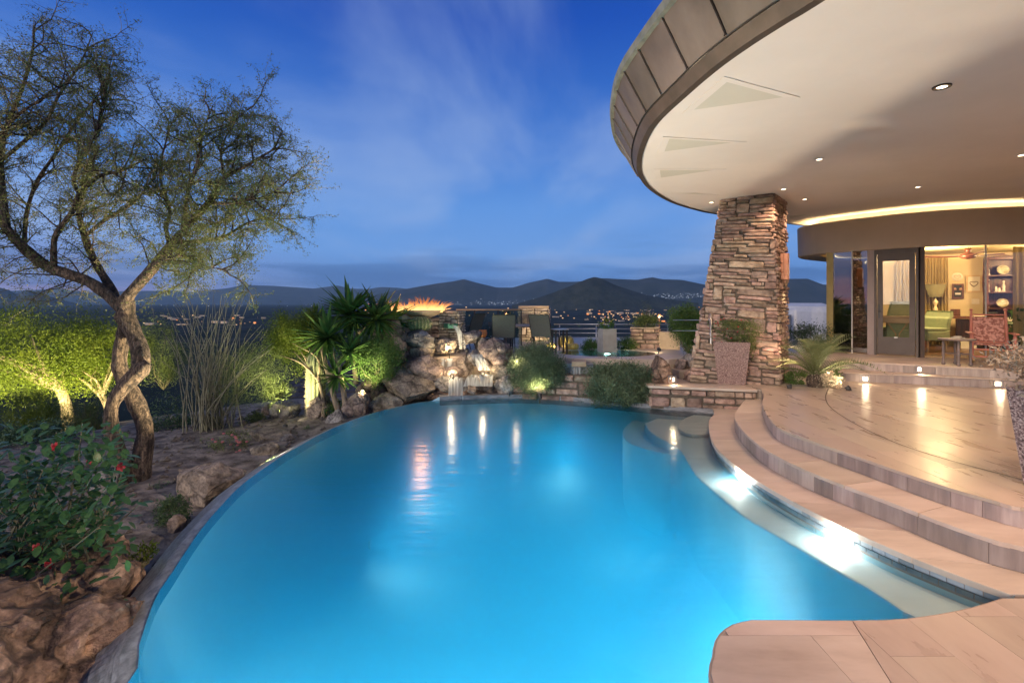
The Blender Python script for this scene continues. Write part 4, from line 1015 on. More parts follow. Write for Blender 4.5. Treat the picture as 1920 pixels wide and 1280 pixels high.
# ceiling fan
fc = Q(1815, 478, 10.2); fan = empty('ceiling_fan', (fc.x, fc.y, 2.8), 0, 'dark three-blade ceiling fan inside the glass room', 'ceiling fan')
MB().lathe([(.05, -.01), (.06, -.06), (.03, -.09), (.12, -.13), (.15, -.18), (.10, -.22), (.001, -.24)], 18).build('motor', M['wood_dark'], fan, smooth=True)
for k_ in range(3):
    a = R(5 + 120 * k_); rows = []
    for t in range(7):
        r_ = .10 + .75 * t / 6; w_ = .07 * (1 - t / 9); z = -.17 + .05 * (t / 6) ** 2
        rows.append([(r_ * math.cos(a) - s_ * w_ * math.sin(a), r_ * math.sin(a) + s_ * w_ * math.cos(a), z + s_ * .012 + e_) for s_, e_ in ((-1, 0), (1, 0), (1, .01), (-1, .01))])
    m_ = MB()
    for rr_ in rows: m_.v += rr_
    for i_ in range(6):
        for j_ in range(4): m_.f.append((i_ * 4 + j_, i_ * 4 + (j_ + 1) % 4, i_ * 4 + 4 + (j_ + 1) % 4, i_ * 4 + 4 + j_))
    m_.build('blade', M['wood_dark'], fan)

# green chairs, desk, lamp, console
def green_chair(loc, rz, label, high=.62):
    o = empty('upholstered_chair', loc, rz, label, 'chair', 'green upholstered chairs')
    MB().box((0, 0, .34), (.56, .56, .20)).build('seat_base', M['green_fabric'], o, bevel=.03); MB().box((0, -.02, .475), (.54, .54, .06)).build('cushion', M['green_fabric'], o, bevel=.025)
    rows = []; m_ = MB()
    for z, dy, w_ in ((.44, .24, .27), (.7, .28, .28), (.44 + high * .7, .33, .27), (.44 + high, .37, .24)):
        rows.append([(-w_, dy - .045, z), (w_, dy - .045, z), (w_, dy + .045, z), (-w_, dy + .045, z)])
    m_.grid(rows, closed=True); m_.f.append((0, 1, 2, 3)); m_.f.append((12, 15, 14, 13)); m_.build('backrest', M['green_fabric'], o, bevel=.015)
    for sx in (-1, 1):
        for sy in (-1, 1): MB().tube([(sx * .22, sy * .22, .24), (sx * .24, sy * .24, 0)], [.022, .014], 8).build('leg', M['wood_light'], o)
    return o
q = P(1708, 662, .612); green_chair((q.x + .28, q.y + .75, .612), R(-35 + 180 + 20), 'high-backed pale green chair pulled up to the writing table', .62)
q = P(1748, 662, .612); green_chair((q.x + .25, q.y + .45, .612), R(-80), 'pale green slipper chair in front of the pleated curtain', .42)
# writing table with x-shaped base
q = P(1620, 655, .612); wt = empty('writing_table', (8.02, 10.55, .612), R(-38), 'pale console table with curved x-shaped legs behind the glass corner', 'table')
MB().box((0, 0, .735), (1.25, .5, .035)).build('table_top', M['wood_light'], wt, bevel=.006); MB().box((0, 0, .66), (1.1, .42, .115)).build('apron', M['wood_light'], wt)
for sx in (-1, 1):
    for sy in (-1, 1): MB().box((sx * .52, sy * .18, .30), (.05, .05, .60)).build('leg', M['wood_light'], wt)
for sx in (-.3, .3):
    MB().tube([(sx - .16, -.2, .6), (sx - .03, -.2, .38), (sx - .03, -.2, .22), (sx - .16, -.2, 0)], .013, 6).tube([(sx + .16, -.2, .6), (sx + .03, -.2, .38), (sx + .03, -.2, .22), (sx + .16, -.2, 0)], .013, 6).build('curved_brace', M['wood_light'], wt)
# desk with lamp
dk = on_wall(1800, 0, .55); desk = empty('desk', (dk.x, dk.y, .612), wrot, 'dark wooden desk against the wall below the pictures', 'desk')
MB().box((0, 0, .70), (1.35, .5, .05)).build('desk_top', M['wood_dark'], desk, bevel=.006)
for sx in (-.6, .6): MB().box((sx, 0, .34), (.08, .42, .67)).build('leg', M['wood_dark'], desk)
MB().box((.25, .18, .42), (.6, .04, .48)).build('modesty_panel', M['wood_dark'], desk)
lp = desk.location - wd * .42 + Vector((0, 0, .725)) - wnr * .05
tl = empty('table_lamp', lp, 0, 'table lamp with dark tapered shade and glass base, lit, on the desk', 'lamp')
MB().lathe([(.07, 0), (.075, .015), (.03, .03), (.02, .06), (.045, .12), (.05, .17), (.02, .22), (.035, .27), (.05, .31), (.05, .34), (.02, .38), (.01, .43)], 14).build('lamp_base', pmat('amber_glass', (.75, .58, .30), (.85, .70, .42), rough=.15), tl, smooth=True)
MB().lathe([(.12, .44), (.20, .74)], 22).build('lamp_shade', pmat('lamp_shade', (.13, .11, .055), (.16, .14, .07), rough=.8, transl=.12), tl)
MB().lathe([(.001, .50), (.03, .53), (.035, .56), (.001, .60)], 10).build('bulb', emat('shade_bulb', (1, .75, .4), 30), tl)
lamp('POINT', lp + Vector((0, 0, .66)), 14, (1, .72, .4), size=.04, name='table_lamp_bulb')
for dx_, w_, lab in ((-.08, .17, 'small dark photo frame standing on the desk right of the lamp'),):
    MB().box((0, 0, .08), (w_, .015, .16)).box((0, -.01, .08), (w_ - .05, .008, .11)).build('photo_frame', M['wood_dark'], loc=desk.location + wd * dx_ + Vector((0, 0, .726)), rz=wrot, label=lab, cat='photo frame')
MB().box((0, 0, .012), (.2, .14, .024)).box((.01, 0, .036), (.17, .12, .022), .2).build('book_stack', M['cream'], loc=desk.location + wd * .28 + wnr * .08 + Vector((0, 0, .726)), rz=wrot, label='two pale books stacked on the desk', cat='books')
MB().lathe([(.05, 0), (.11, .05), (.12, .09), (.11, .10), (.09, .055), (.001, .03)], 16).build('bowl', M['dark_metal'], smooth=True, loc=desk.location + wd * .5 + Vector((0, 0, .726)), label='dark bowl at the right end of the desk', cat='bowl')
MB().box((0, 0, .11), (.26, .2, .22)).build('storage_box', M['cream'], loc=desk.location + wd * .12 + wnr * .08 + Vector((0, 0, .0)), rz=wrot, label='cream box on the floor under the desk', cat='box')

# step / path lights set in the risers
def step_light(px, py, z, nrm, label, pw=5):
    p = P(px, py, z); p = Vector((p.x, p.y, z)) + nrm * .016; rz = math.atan2(nrm.x, -nrm.y) * 1
    o = empty('step_light', p, rz, label, 'step light', 'square lights set in the stair risers')
    f = MB()
    for c__, d__ in (((0, 0, .052), (.13, .012, .014)), ((0, 0, -.052), (.13, .012, .014)), ((-.058, 0, 0), (.014, .012, .09)), ((.058, 0, 0), (.014, .012, .09))): f.box(c__, d__)
    f.build('frame', M['steel'], o); MB().box((0, .002, 0), (.07, .008, .06)).build('lens', M['bulb'], o)
    lamp('SPOT', (p.x + nrm.x * .05, p.y + nrm.y * .05, z), pw, (1, .76, .46), target=(p.x + nrm.x * .6, p.y + nrm.y * .6, z - .25), size=.03, angle=150, blend=1, name='step_light_lamp')
nn_ = Vector((-.45, -.89, 0)).normalized()
step_light(1622, 709.5, .375, nn_, 'lit square light in the lower step, left of the glass door')
step_light(1725, 692, .525, Vector((-.35, -.94, 0)).normalized(), 'lit square light in the upper step below the glass door')
step_light(1870, 719, .375, Vector((-.2, -.98, 0)).normalized(), 'lit square light in the lower step, beside the tall speckled planter')

# ================================================================== STONEWORK
def stone_mesh(w, h, d, rnd):
    """a roughly dressed stone lying on a wall: w along u, h along v, d out"""
    n_ = 10; out = []
    ex = rnd.uniform(4, 14)
    for i_ in range(n_):
        a = 2 * math.pi * i_ / n_ + rnd.uniform(-.12, .12); c__, s__ = math.cos(a), math.sin(a)
        x = abs(c__) ** (2 / ex) * (1 if c__ > 0 else -1); y = abs(s__) ** (2 / ex) * (1 if s__ > 0 else -1)
        out.append((x * w / 2 * rnd.uniform(.9, 1), y * h / 2 * rnd.uniform(.86, 1)))
    f = [(x, -.03, y) for x, y in out] ; m_ = [(x, d * rnd.uniform(.6, .8), y) for x, y in out]; t_ = [(x * (1 - .02 / max(w, .06)) * .96, d * rnd.uniform(.8, 1.35), y * .80) for x, y in out]
    v = f + m_ + t_ + [(0, d * rnd.uniform(.95, 1.3), 0)]
    fc_ = [(i_, (i_ + 1) % n_, n_ + (i_ + 1) % n_, n_ + i_) for i_ in range(n_)] + [(n_ + i_, n_ + (i_ + 1) % n_, 2 * n_ + (i_ + 1) % n_, 2 * n_ + i_) for i_ in range(n_)] + [(2 * n_ + i_, 2 * n_ + (i_ + 1) % n_, 3 * n_) for i_ in range(n_)]
    return v, fc_
def stone_face(parent, a0, b0, a1, b1, mat, rh=.065, cw=.05, big=.06, dep=.03, seed=1, wide=(3, 9), cap=300, name='stone', tall=(3, 4)):
    """fill the face a0-b0 (bottom) to a1-b1 (top) with stones; a left, b right, seen from outside"""
    rnd = random.Random(seed); ht = (a1 - a0).length; H_ = int(ht / rh)
    wm = max((b0 - a0).length, (b1 - a1).length); W_ = int(wm / cw) + 1; occ = [[0] * W_ for _ in range(H_)]; todo = []
    for r_ in range(H_):
        c_ = 0
        while c_ < W_:
            if occ[r_][c_]: c_ += 1; continue
            hh = 1; ww = rnd.randint(*wide); k = rnd.random()
            if k < big and r_ + 4 < H_: hh = rnd.randint(*tall); ww = rnd.randint(3, 5)
            elif k < big + .13 and r_ + 2 < H_: hh = 2; ww = rnd.randint(4, max(5, wide[1]))
            w_ = 0
            while w_ < ww and c_ + w_ < W_ and not occ[r_][c_ + w_]: w_ += 1
            for y in range(hh):
                for x in range(w_):
                    if r_ + y < H_: occ[r_ + y][c_ + x] = 1
            todo.append((c_, r_, w_, min(hh, H_ - r_))); c_ += w_
    inv_ = parent.matrix_world.inverted() if parent else Matrix()
    cnt_ = 0
    for c_, r_, w_, hh in todo:
        vm = (r_ + hh / 2) / H_; L_ = a0.lerp(a1, vm); Rr = b0.lerp(b1, vm); wl_ = (Rr - L_).length
        off = wm - wl_                     # taper eats the left end
        u0 = c_ * cw - off + rnd.uniform(-.008, .008); u1 = (c_ + w_) * cw - off + rnd.uniform(-.008, .008)
        u0 = max(u0, -.01); u1 = min(u1, wl_ + .01)
        if u1 - u0 < .04: continue
        U = (Rr - L_).normalized(); V = (a1 - a0).normalized(); Nn = U.cross(V).normalized()
        if hh > 1 or True: pass
        v, fcs = stone_mesh(u1 - u0 - .005, hh * rh - rnd.uniform(.002, .009), dep * rnd.uniform(.5, 1.4), rnd)
        c0 = L_ + U * ((u0 + u1) / 2); 
        # height centre
        me = bpy.data.meshes.new(name); me.from_pydata(v, [], fcs); me.materials.append(mat)
        mt_ = Matrix((U, Nn, V)).transposed().to_4x4(); mt_.translation = c0
        o = bpy.data.objects.new(name, me); COL.objects.link(o); o.parent = parent; o.matrix_local = (Matrix.Translation(-parent.location) @ mt_) if parent else mt_
        cnt_ += 1
    return cnt_
# pillar: square plan turned on the corner, battered on its far side
pc0 = Q(1459, 720, 0); cb_ = Vector((4.02, 8.02, .30)); ct = Vector((4.22, 7.80 + .40, SZ)) 
cb_ = P(1462, 719, .30); ct = P(1449, 362, SZ); ct.z = SZ
lb = P(1292, 717, .30) ; lt = Vector(((1352 - CX) / F * 8.72, 8.72, SZ))
rb = Vector(((1477 - CX) / F * 8.75, 8.75, .30)); rt = Vector(((1473 - CX) / F * 8.95, 8.95, SZ))
cb_ = Vector((cb_.x * .985, cb_.y * .985, .30))
pil = empty('stone_pillar', ((lb.x + rb.x) / 2, (lb.y + rb.y) / 2 + .3, .30), 0, 'tall battered ledgestone pillar holding up the round canopy', 'pillar')
bkb, bkt = lb + (rb - cb_), lt + (rt - ct)
core = MB(); s_in = .02
pts0 = [lb, cb_, rb, bkb]; pts1 = [lt, ct, rt, bkt]; cA = sum(pts0, Vector()) / 4; cB = sum(pts1, Vector()) / 4
pts0 = [p.lerp(cA, s_in) - pil.location for p in pts0]; pts1 = [p.lerp(cB, s_in) - pil.location for p in pts1]
core.grid([[pts0[i_ // 4].lerp(pts0[(i_ // 4 + 1) % 4], (i_ % 4) / 4).lerp(pts1[i_ // 4].lerp(pts1[(i_ // 4 + 1) % 4], (i_ % 4) / 4), j_ / 12) for i_ in range(16)] for j_ in range(13)], closed=True)
core.build('mortar_core', M['mortar'], pil)
bpy.context.view_layer.update()
stone_face(pil, lb, cb_, lt, ct, M['ledge'], rh=.062, cw=.05, seed=3, big=.035, wide=(3, 12))
stone_face(pil, cb_, rb, ct, rt, M['ledge'], rh=.062, cw=.05, seed=5, big=.02, wide=(3, 7))
stone_face(pil, bkb, lb, bkt, lt, M['ledge'], rh=.125, cw=.1, seed=6, big=.02, wide=(3, 7))
# copper plaque
cq = Q(1470, 500, 8.35); plq = empty('copper_plaque', (cq.x, cq.y, cq.z), R(-40), 'upright copper relief fixed to the right flank of the stone pillar', 'wall lamp')
MB().box((0, 0, 0), (.15, .10, .46)).build('back_plate', M['copper'], plq, bevel=.01)
for i_, (x_, z_, w_, h_) in enumerate(((-.035, .14, .07, .15), (.04, .13, .06, .18), (-.035, -.02, .07, .14), (.04, -.06, .06, .17), (-.03, -.16, .075, .11), (.04, -.19, .055, .07))):
    MB().box((x_, -.058, z_), (w_, .016, h_)).build('relief_block', M['copper'], plq, bevel=.003)
lamp('SPOT', cq + Vector((.10, -.05, -.35)), 10, (1, .8, .5), target=cq + Vector((0.02, .15, -1.2)), size=.03, angle=90, name='plaque_lamp')

# retaining wall at the back of the pool
def walled(name, label, cat, a, b, z0, z1, thick, mat=None, top=None, **kw):
    """a straight stone-faced wall from a to b (left to right seen from the pool)"""
    a, b = Vector((*a, z0)), Vector((*b, z0)); o = empty(name, (a + b) / 2, 0, label, cat); bpy.context.view_layer.update()
    d = (b - a).normalized(); n_ = Vector((d.y, -d.x, 0)); up = Vector((0, 0, z1 - z0))
    mm = mat or M['ledge']; bk = -n_ * thick
    MB().bar((a + b) / 2 + up / 2 + bk / 2 - d * (b - a).length / 2 - o.location, (a + b) / 2 + up / 2 + bk / 2 + d * (b - a).length / 2 - o.location, thick * .97, z1 - z0).build('mortar_core', M['mortar'], o)
    stone_face(o, a, b, a + up, b + up, mm, **kw)
    kw2 = dict(kw); kw2['seed'] = kw.get('seed', 1) + 50
    stone_face(o, a + bk, a, a + up + bk, a + up, mm, **kw2); stone_face(o, b, b + bk, b + up, b + up + bk, mm, **kw2)
    if top: MB().bar(a + up + bk / 2 - d * .02 - o.location + Vector((0, 0, top / 2)), b + up + bk / 2 + d * .02 - o.location + Vector((0, 0, top / 2)), thick + .05, top).build('cap_stone', M['concrete_warm'], o, bevel=.008)
    return o
walled('retaining_wall', 'low wall of rounded brown stones holding the terrace above the pool', 'wall', (2.25, 7.83), (3.74, 7.46), -.06, .272, .10, rh=.085, cw=.06, big=.25, wide=(2, 5), dep=.04, seed=8, tall=(2, 3))
MB().prism([(2.2, 7.79), (3.76, 7.41), (3.76, 7.75), (2.2, 8.1)], .274, .312).build('ledge_slab', M['trav_x'], kind='structure', bevel=.004)
# steps from the ledge up to the spa
for k_, (z, y) in enumerate(((.44, 8.55), (.58, 8.95))):
    MB().prism([(2.95 + .1 * k_, y), (3.9, y - .05), (3.95, 10), (2.95, 10)], .28, z).build('spa_step', M['concrete_warm'], kind='structure', bevel=.01)
step_light(1260, 711, .385, Vector((0, -1, 0)), 'lit square light low in the step left of the pillar', 4)

# fire wall, scupper, chimney block and planter
walled('fountain_column', 'pale rough stone column with the green water scupper', 'stone column', (-1.52, 10.15), (-1.13, 10.05), .45, 1.48, .4, mat=M['ledge_grey'], rh=.055, cw=.045, seed=12, big=.04, wide=(2, 5))
walled('fire_wall', 'short stone wall below the fire bowl', 'wall', (-2.25, 10.25), (-1.53, 10.18), .3, 1.34, .5, mat=M['ledge'], rh=.08, cw=.07, seed=13, wide=(3, 7))
walled('stone_fireplace', 'square buff stone block standing beyond the patio chairs', 'stone block', (.20, 13.2), (.98, 13.1), .55, 1.50, .7, mat=M['ledge_grey'], rh=.07, cw=.06, seed=14, wide=(3, 7), top=.06)
walled('stone_planter', 'curved buff stone planter right of the concrete pedestal', 'planter', (2.75, 11.15), (3.30, 10.95), .55, 1.05, .6, mat=M['ledge'], rh=.075, cw=.065, seed=15, wide=(2, 5), big=.2, tall=(2, 3), top=.03)
MB().prism([(3.33, 10.97), (3.75, 10.8), (3.8, 11.3), (3.3, 11.4)], .6, .98).build('planter_wall', M['concrete_warm'], label='smooth concrete end wall right of the stone planter', cat='wall')
# fire bowl
fbp = Vector((-1.87, 10.05, 1.33)); fb = empty('fire_bowl', fbp, 0, 'wide shallow concrete fire bowl with tall flames', 'fire bowl')
MB().lathe([(.16, 0), (.20, .01), (.34, .07), (.43, .145), (.43, .165), (.40, .165), (.36, .12), (.001, .11)], 28).build('bowl', M['concrete_warm'], fb, smooth=False)
def flame_mat():
    m, n, l = new_mat('flame'); o = n.new('ShaderNodeOutputMaterial'); e = n.new('ShaderNodeEmission'); t = n.new('ShaderNodeTexCoord'); s = n.new('ShaderNodeSeparateXYZ'); l.new(t.outputs['Object'], s.inputs[0])
    mr = n.new('ShaderNodeMapRange'); l.new(s.outputs[2], mr.inputs[0]); mr.inputs[1].default_value = 0; mr.inputs[2].default_value = .34
    r_ = n.new('ShaderNodeValToRGB'); l.new(mr.outputs[0], r_.inputs[0]); el = r_.color_ramp.elements
    el[0].position = 0; el[0].color = (1, .86, .52, 1); el[1].position = 1; el[1].color = (.85, .26, .07, 1); k = el.new(.3); k.color = (1, .60, .22, 1); k = el.new(.65); k.color = (1, .42, .13, 1)
    l.new(r_.outputs[0], e.inputs[0]); mr2 = n.new('ShaderNodeMapRange'); l.new(mr.outputs[0], mr2.inputs[0]); mr2.inputs[3].default_value = 4; mr2.inputs[4].default_value = .8; l.new(mr2.outputs[0], e.inputs[1])
    nz__ = n.new('ShaderNodeTexNoise'); l.new(t.outputs['Object'], nz__.inputs[0]); nz__.inputs['Scale'].default_value = 16; tr = n.new('ShaderNodeBsdfTransparent'); mx = n.new('ShaderNodeMixShader')
    a_ = n.new('ShaderNodeMapRange'); l.new(nz__.outputs[0], a_.inputs[0]); a_.inputs[1].default_value = .38; a_.inputs[2].default_value = .60; a_.inputs[3].default_value = .03; a_.inputs[4].default_value = .42
    l.new(a_.outputs[0], mx.inputs[0]); l.new(tr.outputs[0], mx.inputs[1]); l.new(e.outputs[0], mx.inputs[2]); l.new(mx.outputs[0], o.inputs[0]); return m
M['flame'] = flame_mat()
def flames(parent, n_, rx, ry, hmax, seed, z=.12):
    rnd = random.Random(seed); mb_ = MB()
    for k_ in range(n_):
        x, y = rnd.uniform(-rx, rx), rnd.uniform(-ry, ry); h = hmax * rnd.uniform(.35, 1) * (1 - .45 * abs(x) / rx); lx = rnd.uniform(-.10, .16) + x * .25; pts = []; rr = []
        for i_ in range(8):
            t = i_ / 7; pts.append((x + lx * t * t + .02 * math.sin(t * 7 + k_), y + .03 * math.sin(t * 5 + k_ * 2), z + h * t)); rr.append(.017 * math.sin(math.pi * min(1, t * .86 + .16)) * rnd.uniform(.7, 1.2) + .002)
        mb_.tube(pts, rr, 6)
    return mb_.build('flames', M['flame'], parent, smooth=True)
flames(fb, 150, .42, .14, .38, 3)
lamp('POINT', fbp + Vector((0, -.1, .32)), 45, (1, .42, .14), size=.12, name='fire_glow')
fb2 = empty('fire_trough', (-2.72, 10.3, 1.30), 0, 'second low fire burning behind the yucca leaves', 'fire bowl')
MB().lathe([(.16, 0), (.30, .07), (.36, .145), (.34, .16), (.001, .11)], 24).build('bowl', M['concrete_warm'], fb2); MB().box((0, 0, -.45), (.5, .4, .9)).build('pedestal', M['concrete_warm'], fb2)
flames(fb2, 80, .36, .12, .34, 8)
lamp('POINT', (-2.72, 10.2, 1.62), 14, (1, .42, .14), size=.1, name='fire_glow')
# scupper
MB().box((0, 0, 0), (.20, .30, .07)).box((-.09, -.02, .045), (.02, .3, .03)).box((.09, -.02, .045), (.02, .3, .03)).build('water_scupper', M['copper_green'], loc=(-1.27, 9.98, 1.16), rz=R(25), label='green copper scupper spilling water from the stone column', cat='scupper')
# ================================================================== ROCKS
def rock_mesh(w, d, h, seed, sub=3, cuts=9, rough=.10, mat=None, flat_=.48):
    rnd = random.Random(seed); bm = bmesh.new(); bmesh.ops.create_icosphere(bm, subdivisions=sub, radius=1)
    planes = []
    for _ in range(cuts):
        n_ = Vector((rnd.gauss(0, 1), rnd.gauss(0, 1), rnd.gauss(0, 1))).normalized(); planes.append((n_, rnd.uniform(flat_, .82)))
    off = Vector((rnd.uniform(0, 50), rnd.uniform(0, 50), rnd.uniform(0, 50)))
    for v in bm.verts:
        p = v.co.copy(); p = p * (1 + .24 * noise.noise(p * .9 + off))
        for n_, k_ in planes:
            t = p.dot(n_) - k_
            if t > 0: p -= n_ * t * .88
        p *= 1 + rough * noise.fractal(p * 2.3 + off, .8, 2.1, 6) + (rough * .22 * noise.ridged_multi_fractal(p * 3.1 + off, .9, 2.2, 5, 1, 2) - .25 * rough if sub > 3 else 0)
        v.co = Vector((p.x * w / 1.72, p.y * d / 1.72, p.z * h / 1.72))
    me = bpy.data.meshes.new('boulder'); bm.to_mesh(me); bm.free()
    me.materials.append(mat or M['boulder']); return me
SEEDC = [100]
def boulder(x0, x1, y0, y1, D, label, mat=None, dd=.9, tilt=0, name='boulder', sub=4, rough=.10, group='landscape boulders'):
    SEEDC[0] += 1
    p = Q((x0 + x1) / 2, (y0 + y1) / 2, D); w = (x1 - x0) * D / F; h = (y1 - y0) * D / F
    o = link_mesh(name, rock_mesh(w * 1.06, (w * .6 + h * .4) * dd, h * 1.08, SEEDC[0], sub=sub, mat=mat, rough=rough), None, p, (0, tilt, 0))
    return tag(o, label, 'boulder', group)
G_, Rr_ = M['boulder_grey'], M['boulder_red']
BL = [
 (753, 816, 617, 656, 9.55, 'pale blue-streaked boulder directly under the barrel cactus by the fountain', G_, 1),
 (705, 762, 609, 690, 9.4, 'tall rounded boulder just left of the one under the barrel cactus', None, 1),
 (766, 816, 648, 678, 9.35, 'dark brown boulder wedged under the blue-streaked one', None, 1),
 (808, 858, 637, 668, 9.5, 'orange-lit boulder beside the upper fountain lamp', None, 1),
 (762, 828, 666, 714, 9.0, 'long tilted slab boulder left of the lower waterfall', None, 1),
 (719, 804, 694, 765, 8.75, 'largest grey and tan boulder at the waterline, left of the waterfall', None, 1),
 (668, 720, 702, 756, 8.9, 'tan boulder below the leafy shrub, left of the largest waterline boulder', None, .9),
 (692, 750, 741, 778, 8.45, 'low rounded boulder on the weir between the tan boulder and the waterfall', None, 1),
 (646, 696, 738, 799, 8.2, 'upright brown boulder at the foot of the yucca', None, .9),
 (846, 886, 664, 704, 9.25, 'rounded boulder in the middle of the cascade', None, 1),
 (876, 905, 655, 684, 9.2, 'cream ledge rock the upper water spills across', G_, 1),
 (897, 952, 633, 682, 9.3, 'large sandy boulder on the right of the cascade', None, 1),
 (927, 955, 665, 686, 9.0, 'small round boulder beside the rosemary bush', None, 1),
 (917, 962, 683, 711, 8.95, 'smooth buff boulder low on the right of the cascade', None, 1),
 (932, 966, 707, 745, 8.8, 'blue-grey boulder at the waterline, left of the rosemary bush', G_, 1),
 (812, 875, 702, 735, 8.95, 'flat green-stained ledge rock under the lower falls', G_, 1.2),
 (806, 944, 728, 757, 9.0, 'wide low slab that the falls land on', M['boulder_red'], .7),
 (874, 892, 722, 739, 8.6, 'small pinkish stone sitting on the wide low slab', None, 1),
 (893, 938, 716, 745, 8.95, 'dark wet boulder at the right end of the low slab', None, 1),
 (865, 903, 620, 646, 9.8, 'smooth grey boulder behind the upper falls', G_, 1),
 (893, 914, 635, 659, 9.6, 'knobby grey rock beside the orange pot', G_, 1),
 (899, 922, 676, 705, 9.1, 'small rock lit gold by the right fountain lamp', None, 1),
 (826, 870, 690, 712, 9.05, 'rock lip between the two lower fountain lamps', None, 1),
 (1218, 1260, 670, 745, 8.15, 'tall pink-brown boulder leaning right of the big rosemary bush', Rr_, 1),
 (1265, 1290, 673, 700, 8.9, 'rounded brown boulder at the side of the spa steps', None, 1),
 (1281, 1306, 666, 695, 9.0, 'grey-green boulder against the foot of the pillar', G_, 1),
 (1286, 1322, 694, 719, 8.45, 'rough red-brown rock on the ledge left of the pillar', Rr_, 1),
 (336, 450, 866, 968, 5.2, 'big rounded boulder leaning on the infinity edge wall, beside the garden spotlight', None, 1),
 (508, 566, 750, 790, 8.9, 'round grey boulder below the dark tiled roof', G_, 1),
 (494, 524, 758, 784, 9.4, 'tan boulder half hidden behind the round grey one', None, 1),
 (554, 592, 781, 812, 8.3, 'knobby brown rock in front of the saguaro', None, 1),
 (478, 552, 804, 836, 7.3, 'long low boulder beside the pink flowering shrub', None, .8),
 (523, 564, 816, 842, 7.2, 'pitted grey rock right at the weir, below the saguaro', G_, 1),
 (580, 612, 746, 790, 8.35, 'smooth brown boulder leaning on the saguaro', None, 1),
 (618, 654, 770, 812, 8.0, 'dark boulder at the weir below the yucca trunk', G_, 1),
 (150, 208, 810, 854, 7.6, 'round blue-grey boulder behind the red hibiscus', G_, 1),
 (313, 348, 782, 816, 9.2, 'grey boulder left of the thicket of canes', G_, 1),
 (338, 372, 791, 838, 8.8, 'dark boulder at the left foot of the cane thicket', G_, 1),
 (472, 526, 833, 860, 6.7, 'low tan boulder lit by the garden spotlight', None, .8),
 (178, 216, 880, 936, 5.3, 'cracked dark grey rock at the left of the tree trunk', G_, 1),
 (314, 347, 968, 1000, 4.3, 'small tan rock at the foot of the infinity edge wall', None, 1),
 (598, 622, 742, 768, 8.9, 'small dark rock between the saguaro and the yucca trunk', G_, 1),
 (440, 476, 792, 818, 8.6, 'dusty boulder behind the pink flowering shrub', None, 1),
 (536, 560, 792, 814, 8.5, 'small buff stone between the round grey boulder and the knobby rock', None, 1),
]
for (x0, x1, y0, y1, D, lab, mt_, dd) in BL: boulder(x0, x1, y0, y1, D, lab, mt_, dd, tilt=random.uniform(-.15, .15), rough=.13)
# the great rock in the near left corner
nr = rock_mesh(1.75, 1.9, 1.35, 31, sub=6, cuts=14, rough=.24, mat=M['boulder_red'], flat_=.6)
for v in nr.vertices:                      # it rests on the pool's rim and does not hang into the water
    w_ = Matrix.Rotation(.4, 3, 'Z') @ v.co; x_, y_, z_ = w_.x - 2.92, w_.y + 2.5, w_.z - .38
    lim = -1.86 - max(0, y_ - 2.2) * .42
    if x_ > lim and z_ < .02: w_.x = lim + 2.92 - (.02 - z_) * .25
    elif x_ > lim + .12: w_.x = lim + .12 + 2.92 + (x_ - lim - .12) * .3
    v.co = w_
tag(link_mesh('boulder', nr, None, (-2.92, 2.5, -.38)), 'huge craggy red-brown rock in the near left corner at the water', 'boulder')
nr2 = rock_mesh(1.5, 1.3, .9, 32, sub=4, cuts=12, rough=.2, mat=M['boulder_red'], flat_=.6)
tag(link_mesh('boulder', nr2, None, (-3.3, 1.5, -.35), (0, 0, 0)), 'lower red-brown rock in front of the huge craggy one, cut by the frame edge', 'boulder')
# loose stones, too many to count
stm = MB(); rnd = random.Random(5)
for _ in range(900):
    x, y = rnd.uniform(-6.5, -.8), rnd.uniform(3, 10)
    if inside(x, y, pool_poly) or inside(x + .3, y - .1, pool_poly): continue
    s_ = rnd.uniform(.012, .045) * (1 if rnd.random() < .9 else 2); z = ground_z(x, y)
    vs_ = [(x + s_ * a * rnd.uniform(.7, 1.2), y + s_ * b * rnd.uniform(.7, 1.2), z + s_ * c * .7 + s_ * .2) for a, b, c in ((1, 0, 0), (0, 1, 0), (-1, 0, 0), (0, -1, 0), (.2, .1, 1), (0, 0, -1))]
    stm.add(vs_, [(0, 1, 4), (1, 2, 4), (2, 3, 4), (3, 0, 4), (1, 0, 5), (2, 1, 5), (3, 2, 5), (0, 3, 5)])
stm.build('gravel', M['gravel'], kind='stuff')

# ================================================================== FALLING WATER
def fall(pts, w, dirv, label, name='waterfall', fan=1.25, curve=.0):
    mb_ = MB(); rows = []; c = smooth_curve(pts, .05); n_ = len(c)
    for i_, p in enumerate(c):
        t = i_ / (n_ - 1); ww = w * (1 + (fan - 1) * t)
        rows.append([p + dirv * ww * (k_ / 10 - .5) + Vector((0, -1, 0)) * (.015 * math.sin(k_ * 2.1) + .012 * math.sin(k_ * 4.7 + t * 3)) for k_ in range(11)])
    return mb_.grid(rows).build(name, M['fall'], smooth=True, label=label, cat='waterfall')
X_ = Vector((1, 0, 0))
fall([(-1.24, 9.83, 1.185), (-1.15, 9.74, 1.17), (-1.05, 9.66, 1.05), (-1.0, 9.62, .85), (-.97, 9.6, .72)], .11, Vector((.8, -.3, 0)), 'arc of water pouring from the green scupper', fan=1.6)
fall([Q(838, 672, 9.1), Q(839, 680, 9.02), Q(841, 694, 8.98), Q(843, 704, 8.95)], .22, X_, 'short sheet of water lit gold beside the left fountain lamp', fan=1.2)
fall([Q(893, 664, 9.0), Q(897, 672, 8.93), Q(904, 684, 8.9), Q(908, 694, 8.86)], .22, X_, 'pale veil of water over the cream ledge rock', fan=1.0)
